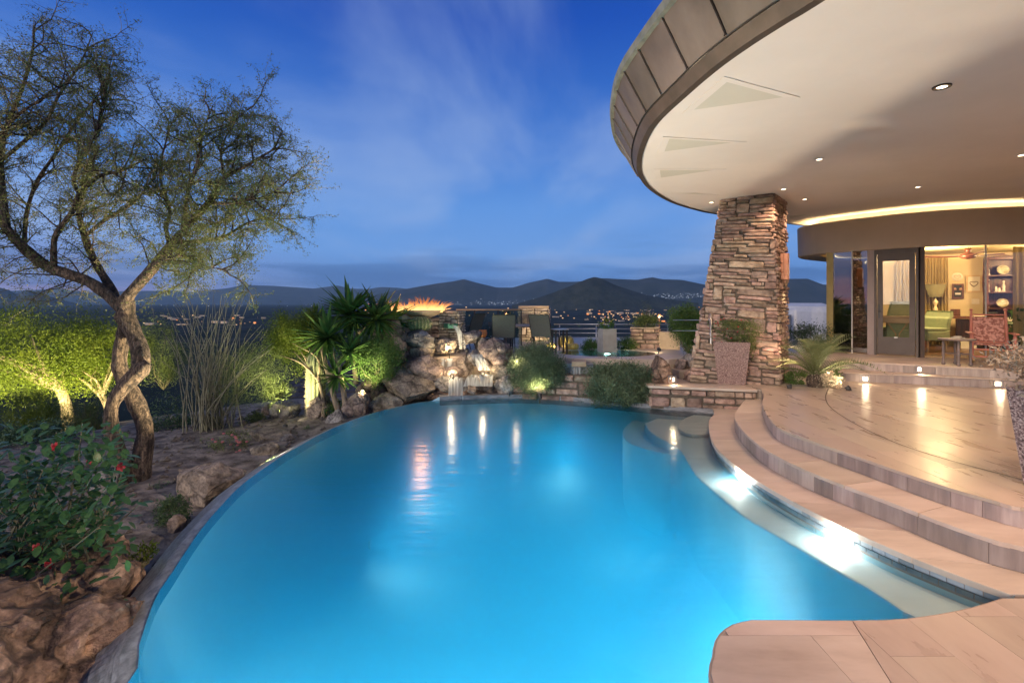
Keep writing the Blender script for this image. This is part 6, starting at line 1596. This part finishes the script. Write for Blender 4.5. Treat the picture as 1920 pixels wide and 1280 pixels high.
for a in range(4): MB().tube([(.32 * math.cos(a * 1.57 + .7), .32 * math.sin(a * 1.57 + .7), .50), (.38 * math.cos(a * 1.57 + .7), .38 * math.sin(a * 1.57 + .7), 0)], .018, 8).build('leg', M['dark_metal'], pt)
st_ = empty('side_table', (.98, 9.95, .60), R(15), 'narrow tall side table with dark legs right of the sling chairs', 'table')
MB().box((0, 0, .50), (.30, .26, .02)).build('table_top', M['steel'], st_)
for x in (-.12, .12):
    for y in (-.10, .10): MB().box((x, y, .245), (.03, .03, .49)).build('leg', M['dark_metal'], st_)
# railing
rl = empty('railing', (2.3, 13.2, .3), 0, 'five-bar metal railing along the far edge of the patio', 'railing')
za, zb = CZ - (608 - HY) * 13.2 / F, CZ - (641 - HY) * 13.2 / F
for k_ in range(5):
    z = za + (zb - za) * k_ / 4 - .3; MB().tube([(-1.15, .1, z), (2.9, -.1, z)], .017 if k_ == 0 else .011, 8).build('rail', M['steel'], rl, smooth=True)
for x in (-1.0, 0.0, .98, 1.95, 2.9): MB().tube([(x, .0, -.1), (x, .0, za - .3)], .016, 8).build('post', M['steel'], rl, smooth=True)
r2 = empty('cable_railing', (3.85, 9.3, .30), 0, 'steel post with thin rails at the left foot of the pillar', 'railing')
pp = P(1333, 716, .30) - r2.location; pp.z = 0
MB().tube([pp, pp + Vector((0, 0, 1.16))], .019, 10).build('post', M['steel'], r2, smooth=True)
for y0, x0_ in ((600, 1262), (620, 1262), (638, 1293)):
    b = Q(x0_, y0, 9.7) - r2.location; a = Vector((pp.x, pp.y, 0)); a.z = CZ - (y0 - HY) * (pp.y + 9.3) / F - .30
    MB().tube([a, b], .009, 6).build('rail', M['steel'], r2, smooth=True)
# glass windscreen
gs = empty('glass_windscreen', (-.4, 11.9, .6), 0, 'glass windscreen with a pale top rail beyond the fountain column', 'windscreen')
MB().tube([(-.98, 0, .87), (.66, 0, .87)], .02, 8).build('top_rail', M['wood_light'], gs, smooth=True)
for a, b in ((-.95, -.53), (-.51, .05), (.07, .62)): MB().box(((a + b) / 2, 0, .44), (b - a, .012, .82)).build('glass_panel', M['glass_rail'], gs)
for x in (-.96, -.52, .06, .63): MB().box((x, 0, .43), (.03, .03, .86)).build('post', M['dark_metal'], gs)
# pots
def flowers(parent, c, r, n, mats, seed, s_=.016, leaf=True):
    rnd = random.Random(seed)
    if leaf: foliage('foliage', parent, M['leaf_green'], c, r, int(n * 14), 14, s_ * 2.4, s_ * 1.1, seed, .3)
    for i_ in range(n):
        u = Vector((rnd.gauss(0, .5), rnd.gauss(0, .5), rnd.gauss(.35, .5))); p = Vector(c) + Vector((u.x * r[0], u.y * r[1], u.z * r[2]))
        MB().lathe([(.001, -s_ * .5), (s_ * .9, 0), (s_, s_ * .4), (.001, s_ * .5)], 6).build('flower', mats[i_ % len(mats)], parent, loc=p)
pd = empty('concrete_pedestal', P(1138, 660, .60), R(12), 'tall square concrete pedestal planter with yellow and violet flowers', 'planter')
MB().grid([[(sx * w, sy * w, z) for sx, sy in ((-1, -1), (1, -1), (1, 1), (-1, 1))] for z, w in ((0, .155), (.50, .150), (.50, .125), (.46, .12))], closed=True).build('pedestal', M['concrete'], pd)
flowers(pd, (0, 0, .58), (.19, .16, .10), 44, [M['petal_yellow'], M['petal_yellow'], M['petal_violet']], 4)
pb = empty('planter_box', (-.12, 12.5, .6), 0, 'small planter of yellow-lit flowers beyond the windscreen', 'planter')
MB().box((0, 0, .55), (.34, .2, .3)).box((0, 0, .2), (.2, .14, .4)).build('box', M['dark_metal'], pb, bevel=.01); flowers(pb, (0, 0, .76), (.2, .1, .07), 14, [M['petal_yellow']], 9)
op = MB().lathe([(.05, 0), (.085, .05), (.09, .10), (.075, .14), (.085, .155), (.07, .155), (.06, .1), (.001, .06)], 16).build('clay_pot', M['terracotta'], smooth=True, loc=(-.60, 9.95, .93), label='small orange clay pot left of the sling chairs', cat='pot')
MB().lathe([(.16, 0), (.17, .02), (.15, .30), (.001, .31)], 14).build('pot_stand', M['dark_metal'], loc=(-.60, 9.95, .62), label='dark round stand under the orange clay pot', cat='stand')
def torch(x, y, D, label, pw=2):
    p = Q(x, y, D); o = empty('path_lamp', (p.x, p.y, p.z - .45), 0, label, 'lamp', 'small lit patio lamps')
    MB().tube([(0, 0, -.4), (0, 0, .42)], .012, 6).build('post', M['copper'], o); MB().lathe([(.03, .40), (.045, .42), (.001, .49)], 10).build('cap', M['copper'], o)
    MB().lathe([(.022, .385), (.026, .40), (.001, .41)], 8).build('bulb', M['bulb_soft'], o); lamp('POINT', p + Vector((0, -.06, -.03)), pw, (1, .68, .35), size=.03, name='path_lamp_bulb')
torch(949, 586, 12.2, 'small lit lamp above the yellow flowers near the fireplace'); torch(1236, 590, 11.6, 'small lit copper lamp behind the stone planter', 3)
# cacti
def barrel(loc, r_, h, label, mat, nr=20, group='barrel cacti', spn=True):
    o = empty('barrel_cactus', loc, 0, label, 'cactus', group)
    MB().lathe([(r_ * .75, 0), (r_ * .98, h * .25), (r_, h * .5), (r_ * .85, h * .8), (r_ * .5, h * .97), (r_ * .2, h), (.001, h * .95)], nr * 4, rfun=lambda j, n, z: 1 + .09 * math.cos(j / n * 2 * math.pi * nr)).build('ribbed_body', mat, o, smooth=True)
    if spn:
        s_ = MB(); rnd = random.Random(2)
        for j in range(nr):
            a = 2 * math.pi * j / nr
            for k_ in range(12):
                t = k_ / 11; z = h * (.08 + .9 * t); rr = r_ * (1.09 * math.sqrt(max(0.03, 1 - (t * .97 - .42) ** 2 * 2.3)))
                p = Vector((rr * math.cos(a), rr * math.sin(a), z))
                for b in (-.7, 0, .7): s_.tube([p, p + Vector((math.cos(a + b), math.sin(a + b), rnd.uniform(-.5, .8))) * r_ * .16], [.003, .0008], 3, caps=False)
        s_.build('spines', M['spine'], o, kind='stuff')
    return o
bq = Q(787, 620, 9.75); barrel((bq.x, bq.y, bq.z), .225, .29, 'ribbed barrel cactus sitting on the boulder under the fire bowl', M['barrel'], 22)
MB().box((0, 0, 0), (.18, .04, .45)).build('wall_panel', M['white_stucco'], loc=Q(762, 611, 10.05), rz=R(10), label='pale upright panel left of the barrel cactus', cat='panel')
MB().box((0, 0, 0), (.28, .05, .42)).build('wall_panel', M['concrete_warm'], loc=Q(795, 606, 10.1), label='buff panel behind the barrel cactus', cat='panel')
bq = Q(1064, 646, 11.0); barrel((bq.x - .02, 11.2, .62), .17, .26, 'large golden barrel cactus by the railing', M['barrel_gold'], 16)
barrel((bq.x - .04, 10.85, .60), .085, .12, 'small golden barrel cactus, left of the pair in front of the large one', M['barrel_gold'], 12)
barrel((bq.x + .13, 10.85, .60), .10, .13, 'small golden barrel cactus, right of the pair in front of the large one', M['barrel_gold'], 12)
barrel((bq.x - .36, 10.95, .60), .11, .14, 'flattened golden barrel cactus behind the side table', M['barrel_gold'], 12)
# aggregate planter near pillar
def tapered(o, z1, w0, w1, mat, t=.045):
    return MB().grid([[(sx * w, sy * w, z) for sx, sy in ((-1, -1), (1, -1), (1, 1), (-1, 1))] for z, w in ((0, w0), (.03, w0 + .004), (z1 - .02, w1), (z1, w1), (z1, w1 - t), (z1 - .06, w1 - t - .01))], closed=True).add([(-w1 + t, -w1 + t, z1 - .05), (w1 - t, -w1 + t, z1 - .05), (w1 - t, w1 - t, z1 - .05), (-w1 + t, w1 - t, z1 - .05)], [(0, 1, 2, 3)]).build('pot', mat, o)
a1 = P(1374, 721, .30); ap = empty('aggregate_planter', (a1.x + .06, a1.y + .2, .30), R(-22), 'square red-brown aggregate planter in front of the pillar', 'planter')
tapered(ap, .70, .205, .275, M['aggregate_red'])
foliage('foliage', ap, M['leaf_olive'], (0.05, 0, .88), (.38, .34, .22), 4200, 50, .034, .012, 80, .4, .2, .4)
foliage('foliage', ap, M['leaf_olive'], (.26, -.1, .62), (.15, .15, .28), 1200, 20, .034, .012, 81, -.4, .2, .4)
twiggy('stems', ap, M['twig'], (0, 0, .66), rend(random.Random(4), (0, 0, .9), (.4, .35, .26), 24), .006, 4, .1)
rnd = random.Random(6)
for _ in range(26):
    MB().lathe([(.001, -.008), (.012, 0), (.010, .008), (.001, .01)], 6).build('flower', M['petal_red'], ap, loc=(rnd.gauss(-.12, .22), rnd.gauss(-.1, .15), .86 + rnd.gauss(0, .11)))
# near right planter
np_ = empty('aggregate_planter', (4.0, 3.48, .30), R(20), 'tall dark speckled planter at the right edge of the terrace, with silvery leaves', 'planter')
tapered(np_, .72, .165, .235, M['aggregate'])
foliage('foliage', np_, M['leaf_silver'], (-.22, -.02, .90), (.42, .3, .20), 3600, 40, .045, .016, 82, .3, .2, .4)
foliage('foliage', np_, M['leaf_silver'], (-.35, -.08, .82), (.10, .10, .06), 130, 8, .036, .014, 83, .3, .2, .4)
twiggy('stems', np_, M['twig'], (0, 0, .66), rend(random.Random(5), (-.02, 0, .92), (.38, .3, .22), 26) + [(-.40, -.08, .80), (-.36, -.1, .84)], .006, 4, .1)
# planter inside by the rocking chair
ib = empty('potted_plant', (9.55, 8.98 + .25, .612), 0, 'leafy potted plant inside, behind the rocking chair', 'plant')
MB().lathe([(.12, 0), (.17, .3), (.15, .3), (.001, .26)], 16).build('pot', M['dark_metal'], ib); foliage('foliage', ib, M['leaf_green'], (0, 0, .65), (.22, .2, .3), 160, 14, .13, .06, 84, .3)
# flowers on the console table
fv = empty('flower_vase', (7.78, 10.62, 1.365), 0, 'round bunch of yellow flowers in a vase on the console table', 'flowers')
MB().lathe([(.04, 0), (.06, .06), (.05, .13), (.055, .14), (.001, .12)], 12).build('vase', M['cream'], fv); flowers(fv, (0, 0, .24), (.17, .15, .12), 60, [M['petal_yellow']], 7, .022)
# rocking chair
rc = empty('rocking_chair', (9.02 - .42, 7.98, .60), R(0), 'salmon painted wooden rocking chair with a woven back', 'rocking chair')
rc.scale = (.86,) * 3; rc.location = Q(1858, 684, 8.25); rc.location.z = .60; rc.rotation_euler.z = R(-38)
def turned(parent, a, b, r_, name, m): 
    a, b = Vector(a), Vector(b); pts = [a.lerp(b, t / 8) for t in range(9)]; return MB().tube(pts, [r_ * k for k in (.75, 1, .95, 1.1, .9, 1.1, .95, 1, .7)], 10).build(name, m, parent, smooth=True)
for s_ in (-1, 1):
    turned(rc, (s_ * .27, .20, .05), (s_ * .25, .36, 1.05), .024, 'back_post', M['chair_red'])
    MB().lathe([(.012, 0), (.03, .015), (.03, .035), (.001, .055)], 10).build('finial', M['chair_red'], rc, smooth=True, loc=(s_ * .25, .362, 1.045))
    turned(rc, (s_ * .30, -.26, .06), (s_ * .30, -.26, .60), .028, 'front_post', M['chair_red'])
    MB().box((s_ * .315, -.05, .615), (.09, .56, .025)).build('armrest', M['chair_red'], rc, bevel=.01)
    pts = [Vector((s_ * .29, .42 - .9 * t / 10, .02 + .42 * ((t / 10 - .5) ** 2))) for t in range(11)]
    MB().tube(pts, .020, 8).build('rocker', M['wood_light'], rc, smooth=True)
for z, y in ((.16, -.26), (.30, -.26)): turned(rc, (-.30, y, z), (.30, y, z), .017, 'rung', M['chair_red'])
for z, y in ((.97, .35), (.42, .26)): turned(rc, (-.26, y, z), (.26, y, z), .016, 'back_rail', M['chair_red'])
for s_ in (-1, 1): turned(rc, (s_ * .29, -.26, .24), (s_ * .27, .23, .20), .015, 'side_rung', M['chair_red'])
MB().box((0, -.03, .40), (.54, .46, .035)).build('woven_seat', M['weave'], rc, bevel=.01)
mb_ = MB(); bmat_ = Matrix.Rotation(-.155, 3, 'X'); mb_.box((0, .31, .68), (.46, .022, .48), M=bmat_); mb_.build('woven_back', M['weave'], rc, bevel=.006)
# stool table on the platform
sl_ = Q(1794, 681, 8.15); stt = empty('side_table', (sl_.x, sl_.y, .60), R(20), 'taupe round-topped side table with turned legs beside the rocking chair', 'table')
MB().lathe([(.001, .415), (.24, .415), (.25, .43), (.24, .445), (.001, .445)], 26).build('table_top', M['table_grey'], stt)
for a in range(4):
    x, y = .17 * math.cos(a * 1.571 + .6), .17 * math.sin(a * 1.571 + .6)
    MB().lathe([(.022, 0), (.03, .02), (.018, .05), (.018, .17), (.026, .185), (.018, .20), (.018, .41)], 10, c=(x, y, 0)).build('leg', M['table_grey'], stt, smooth=True)
MB().tube([(.16 * math.cos(a * 1.571 + .6), .16 * math.sin(a * 1.571 + .6), .19) for a in range(5)], .010, 6, caps=False).build('stretcher', M['table_grey'], stt)
MB().box((0, 0, .01), (.16, .12, .02)).box((.01, .01, .028), (.12, .09, .014), .3).build('folded_papers', M['cream'], loc=(sl_.x + .02, sl_.y, 1.046), rz=.4, label='folded papers lying on the taupe side table', cat='papers')
# umbrella-cap path light by the sago palm + its cable
pl_ = P(1553, 724, .30); plo = empty('path_light', pl_, 0, 'copper-hatted path light glowing beside the sago palm', 'path light')
MB().tube([(0, 0, 0), (0, 0, .24)], .008, 6).build('stake', M['copper'], plo); MB().lathe([(.075, .235), (.06, .25), (.02, .275), (.001, .285)], 14).build('hat', M['copper'], plo); MB().lathe([(.014, .20), (.02, .225), (.001, .233)], 8).build('bulb', M['bulb'], plo)
lamp('POINT', pl_ + Vector((0, -.03, .20)), 6, (1, .74, .44), size=.03, name='path_light_bulb')
# neighbours
nb_ = empty('neighbour_house', (13.5, 24, -2.2), 0, 'white rounded flat-roofed house beyond the hedge, right of the pillar', 'house')
def nbx(x0, x1, y0, D, d, m=M['white_stucco'], z0=-4): a, b = Q(x0, y0, D), Q(x1, y0, D); return MB().box(((a.x + b.x) / 2, D + d / 2, (a.z + z0) / 2), (b.x - a.x, d, a.z - z0))
for (x0, x1, y0, D) in ((1470, 1560, 568, 27), (1488, 1532, 577, 24), (1530, 1570, 571, 22.5)):
    o = nbx(x0, x1, y0, D, 4).build('wall', M['white_stucco'], nb_, bevel=.35); o.location = -nb_.location
o = nbx(1478, 1484, 590, 23.9, .1).build('window', M['glass_dark'], nb_); o.location = -nb_.location
rh = empty('tiled_roof_house', (-5.2, 13.2, -2.4), 0, 'neighbouring roof of dark flat tiles below the garden', 'house')
ra, rb_ = Vector((-6.6, 12.2, -1.35)), Vector((-2.4, 12.2, -1.35)); up_ = Vector((.3, 3.2, 1.15))
MB().add([ra, rb_, rb_ + up_, ra + up_, ra + Vector((0, 0, -1.5)), rb_ + Vector((0, 0, -1.5))], [(0, 1, 2, 3), (4, 5, 1, 0)]).build('roof', M['roof_tile'], rh).location = -rh.location
nrm_ = (rb_ - ra).cross(up_).normalized(); cnt = 0; rest = MB()
for r_ in range(12):
    for c_ in range(21):
        u0 = (c_ + (.5 if r_ % 2 else 0)) / 21; v0 = r_ / 12
        if u0 > .98: continue
        p = ra + (rb_ - ra) * u0 + up_ * v0; U = (rb_ - ra) / 21 * .94; V = up_ / 12 * 1.12
        q = [p + nrm_ * .04, p + U + nrm_ * .04, p + U + V + nrm_ * .008, p + V + nrm_ * .008, p, p + U]
        m_ = MB().add(q, [(0, 1, 2, 3), (4, 5, 1, 0), (1, 5, 2), (0, 3, 4)]); ob = m_.build('roof_tile', M['roof_tile'], rh); ob.location = -rh.location
# town houses in the valley
rnd = random.Random(12); lw = emat('lit_window', (1, .62, .30), .9, False)
def town(x, y, lab, grp, i_):
    D = 43 * F / (y - HY); p = Q(x, y, D); g_ = ground_z(p.x, p.y); w = rnd.uniform(9, 22); h = rnd.uniform(3.2, 6)
    o = empty('town_house', (p.x, p.y, g_ - 1), rnd.uniform(-.4, .4), lab, 'house', grp)
    MB().box((0, 0, h / 2), (w, 9, h)).build('wall', M['concrete_warm'] if i_ % 3 == 0 else M['stucco'], o)
    MB().box((0, 0, h + .25), (w + .8, 9.8, .4)).build('roof', M['roof_tile'], o)
    if i_ % 2:
        for dx_ in (-.25, .2): MB().box((w * dx_, -4.54, h * .55), (2.2, .06, 1.5)).build('window', lw, o)
for i_ in range(34): town(rnd.gauss(1175, 52), rnd.uniform(581, 606), 'pale flat-roofed town house in the dark valley left of the pillar', 'town houses in the valley', i_)
for i_ in range(18): town(rnd.uniform(270, 520), rnd.uniform(590, 610), 'dim low building in the valley behind the cane thicket', 'buildings behind the cane thicket', i_)
for i_ in range(26):
    x = rnd.uniform(900, 1330); D = rnd.uniform(250, 1100); p = Q(x, 600, D); g_ = ground_z(p.x, p.y); hgt = rnd.uniform(5, 9)
    o = empty('valley_tree', (p.x, p.y, g_), 0, 'dark rounded tree standing in the valley below the patio', 'tree', 'trees in the dark valley')
    foliage('crown', o, M['leaf_dark'], (0, 0, hgt * .6), (hgt * .45, hgt * .45, hgt * .4), 500, 14, .5, .3, 200 + i_, .2, .25, .4); MB().tube([(0, 0, -1), (0, 0, hgt * .5)], .15, 5).build('trunk', M['bark'], o)

# ================================================================== GARDEN, FOUNTAIN AND POOL LAMPS
M['star'] = emat('spot_bulb', (1, .82, .52), 60)
def spotfix(loc, target, pw, label, color=(1, .80, .48), angle=100, see=True, size=.03):
    loc = Vector(loc); o = empty('garden_spotlight', loc, 0, label, 'spotlight', 'small landscape spotlights')
    d = (Vector(target) - loc).normalized(); q = d.to_track_quat('Z', 'Y').to_matrix()
    MB().lathe([(.02, -.09), (.035, -.05), (.038, 0), (.034, 0), (.03, -.02), (.001, -.03)], 12, M=q).tube([(0, 0, -.05), (0, 0, -.16)], .010, 6).build('housing', M['dark_metal'], o)
    MB().lathe([(.001, -.012), (.030, -.012)], 10, M=q).build('bulb', M['star'] if see else M['bulb'], o)
    lamp('SPOT', loc + d * .03, pw, color, target=target, size=size, angle=angle, blend=.9, name='garden_spot_lamp')
GL = (1, .86, .42)
# the bare flood at the weir: it also throws its light across the pool onto the soffit, cut off by the weir's rim
fl = min(weir, key=lambda q: abs(q.y - 5.75)); fi_ = weir.index(fl); ft = (weir[fi_ + 1] - weir[fi_ - 1]).normalized(); fn = Vector((-ft.y, ft.x, 0))
FLP = fl + fn * .42; FLP.z = WZ - .42 * math.tan(R(26))
spotfix(FLP, T(230, 430) + tb, 950, 'bare garden spotlight flaring beside the big boulder at the weir', angle=95, color=(1, .84, .52))
lamp('SPOT', FLP + Vector((.06, 0, .03)), 1450, (1, .80, .60), target=(2.4, 4.6, 3.5), size=.003, angle=100, blend=.35, name='garden_spot_lamp')
ag = empty('agave', (FLP.x + .20, FLP.y - .16, FLP.z - .06), 0, 'small spiky agave beside the flaring garden spotlight', 'plant')
rnd = random.Random(44)
for k_ in range(11):
    el = R(rnd.uniform(35, 80)); az = k_ * 2.399; d = Vector((math.cos(el) * math.cos(az), math.cos(el) * math.sin(az), math.sin(el))); ln = rnd.uniform(.17, .25)
    b = link_mesh('blade', blade_me[0], ag, (0, 0, 0), None, (ln, ln * .8, ln)); b.rotation_mode = 'QUATERNION'; b.rotation_quaternion = d.to_track_quat('X', 'Z')
# unseen floodlight added under the canopy rim to warm the near rocks and hibiscus
ef = Vector((2.62, 1.45, SZ - .14)); efo = empty('added_floodlight', ef, 0, 'added warm floodlight under the canopy rim, unseen above the frame', 'floodlight')
dq_ = (Vector((-3.2, 3.2, -.2)) - ef).normalized(); q_ = dq_.to_track_quat('Z', 'Y').to_matrix()
MB().lathe([(.03, -.12), (.06, -.06), (.065, 0), (.058, 0), (.05, -.03), (.001, -.04)], 14, M=q_).tube([(0, 0, -.03), (0, 0, .14)], .015, 6).build('housing', M['dark_metal'], efo); MB().lathe([(.001, -.015), (.05, -.015)], 12, M=q_).build('bulb', M['bulb'], efo)
lamp('SPOT', ef + dq_ * .05, 650, (1, .78, .52), target=(-3.2, 3.4, -.2), size=.05, angle=62, blend=.9, name='added_flood_lamp')
spotfix(P(165, 905, -.45), T(250, 400) + tb, 260, 'garden spotlight at the foot of the braided mesquite trunk', angle=110, color=(1, .84, .50))
spotfix((-8.9, 9.1, ground_z(-8.9, 9.1) + .22), (-10.1, 10.6, .7), 430, 'garden spotlight under the floodlit lime-green tree', color=(1, .88, .42), angle=130)
spotfix((-10.8, 9.0, ground_z(-10.8, 9) + .22), (-11.0, 10.6, .7), 420, 'garden spotlight at the far left, under the floodlit tree', color=(1, .88, .42), angle=130)
spotfix((-8.0, 9.5, ground_z(-8, 9.5) + .22), (-9.2, 11, .8), 340, 'garden spotlight behind the blue-grey boulder', color=(1, .88, .42), angle=130)
spotfix(Q(535, 796, 7.9), Q(545, 640, 8.8), 230, 'garden spotlight in front of the saguaro', color=(1, .90, .48), angle=110)
spotfix(Q(686, 742, 8.0), Q(655, 590, 9.0), 110, 'garden spotlight among the waterline boulders, aimed up at the yuccas', color=(1, .90, .46), angle=110)
spotfix(Q(843, 657, 9.15), Q(835, 640, 9.6), 9, 'fountain lamp low behind the orange-lit boulder', color=(1, .72, .36), angle=160)
spotfix(Q(847, 703, 8.72), Q(835, 680, 9.1), 5, 'fountain lamp at the left of the lower cascade', color=(1, .74, .40), angle=170)
spotfix(Q(906, 700, 8.70), Q(912, 685, 9.1), 5, 'fountain lamp at the right of the lower cascade', color=(1, .76, .44), angle=170)
spotfix(Q(875, 655, 9.3), Q(850, 600, 10.0), 9, 'fountain lamp lighting the pale stone column', color=(1, .80, .5), angle=150)
spotfix(Q(1012, 738, 8.30), Q(995, 650, 8.7), 40, 'garden spotlight in front of the bright rosemary bush', color=(1, .92, .45), angle=150)
spotfix((1.0, 12.6, .75), (.55, 13.2, 1.2), 44, 'garden spotlight at the stone fireplace', color=(1, .75, .42), angle=140)
spotfix((3.0, 9.9, .7), (2.9, 11, .9), 22, 'garden spotlight aimed at the stone planter', color=(1, .78, .46), angle=140)
spotfix((.85, 10.75, .66), (1.2, 11.2, .8), 14, 'garden spotlight at the golden barrel cacti', color=(1, .8, .45), angle=140)
spotfix((5.15, 7.45, .36), (4.8, 7.8, 1.0), 22, 'small spotlight in the ground cover by the sago palm', color=(1, .82, .5), angle=150)
spotfix((4.35, 7.6, .36), (4.05, 8.1, 2.6), 60, 'uplight at the foot of the pillar, behind the aggregate planter', color=(1, .60, .42), angle=90)
for x_, y_, D_ in ((845, 702, 8.6), (905, 698, 8.6), (968, 680, 8.5), (848, 655, 9.0)): lamp('POINT', Q(x_, y_, D_), 4.2, (1, .76, .46), size=.03, name='fountain_glow')
lamp('POINT', (spa_c.x, spa_c.y, .54), 7, (.5, 1, .9), size=.1, name='spa_lamp')
# underwater lights
M['pool_lens'] = emat('pool_lens', (.85, .97, 1), 6)
def poolight(loc, target, pw, label, angle=150, color=(.92, .98, 1.0), size=.09, k=1.0):
    loc = Vector(loc); d = (Vector(target) - loc).normalized(); q = d.to_track_quat('Z', 'Y').to_matrix(); o = empty('pool_light', loc, 0, label, 'pool light', 'underwater pool lights')
    MB().lathe([(.085 * k, -.03 * k), (.10 * k, -.01 * k), (.10 * k, 0), (.08 * k, 0)], 18, M=q).build('bezel', M['steel'], o); MB().lathe([(.001, -.002), (.08 * k, -.002)], 16, M=q).build('lens', M['pool_lens'], o)
    lamp('SPOT', loc + d * .05, pw, color, target=target, size=size, angle=angle, blend=1, name='pool_lamp')
WH = (1.0, .93, .84)
for (px, py), lab in (((1376, 905), 'bright pool light over the bench, farther of the two'), ((1570, 1008), 'bright pool light over the bench, nearer of the two')):
    p = P(px, py, -.12); c = min(cop, key=lambda q: (q - p).to_2d().length); i_ = cop.index(c); t = (cop[i_ + 1] - cop[i_ - 1]).normalized(); nv = Vector((t.y, -t.x, 0))
    w_ = c + nv * .006; w_.z = -.118; poolight(w_, w_ + nv, 6, lab, angle=150, color=WH, k=.42)
    p = c + nv * .045; p.z = -.125
    lamp('POINT', p, 12, WH, size=.03, name='pool_lamp')
    lamp('SPOT', p, 12, WH, target=p + nv * .35 + Vector((0, 0, 1)), size=.012, angle=128, blend=.5, name='pool_lamp')
poolight((.78, 1.5, -.8), (-1.4, 5.0, -1.35), 3600, 'pool light in the near platform wall, aimed across the pool', angle=118)
poolight((-.7, .85, -.8), (-.9, 6.0, -1.25), 4600, 'pool light in the near wall, aimed along the infinity edge', angle=118)
poolight((1.75, 2.68, -.8), (0.3, 5.5, -1.0), 340, 'pool light under the near platform edge, aimed at the middle of the pool', angle=130)
for loc, tgt, pw, lab in (((1.88, 5.6, -1.05), (-2.5, 6.4, -.8), 45, 'added soft fill light low in the bench riser, aimed across the middle of the pool'), ((-1.55, 5.3, -1.0), (1, 5.6, -1.0), 60, 'added soft fill light low inside the infinity edge, nearer of the two'),
                          ((-1.5, 6.9, -.95), (1, 6.6, -1.0), 70, 'added soft fill light low inside the infinity edge, nearer the boulders'), ((.9, 7.9, -.9), (0, 5, -1.0), 100, 'added soft fill light low in the far wall between the two rosemary bushes')):
    poolight(loc, tgt, pw, lab, angle=178, k=.5, size=.38)  # wide soft lamps added to brighten the far water, fixtures invented with them

# ================================================================== AIR
hm, hn, hl = new_mat('haze')
ho = hn.new('ShaderNodeOutputMaterial'); hv = hn.new('ShaderNodeVolumePrincipled'); hv.inputs['Color'].default_value = (.45, .72, 1.0, 1); hv.inputs['Density'].default_value = 3.2e-5; hv.inputs['Anisotropy'].default_value = 0.0
hl.new(hv.outputs[0], ho.inputs['Volume'])
MB().box((0, 0, 425), (33000, 33000, 950)).build('haze', hm, kind='stuff')
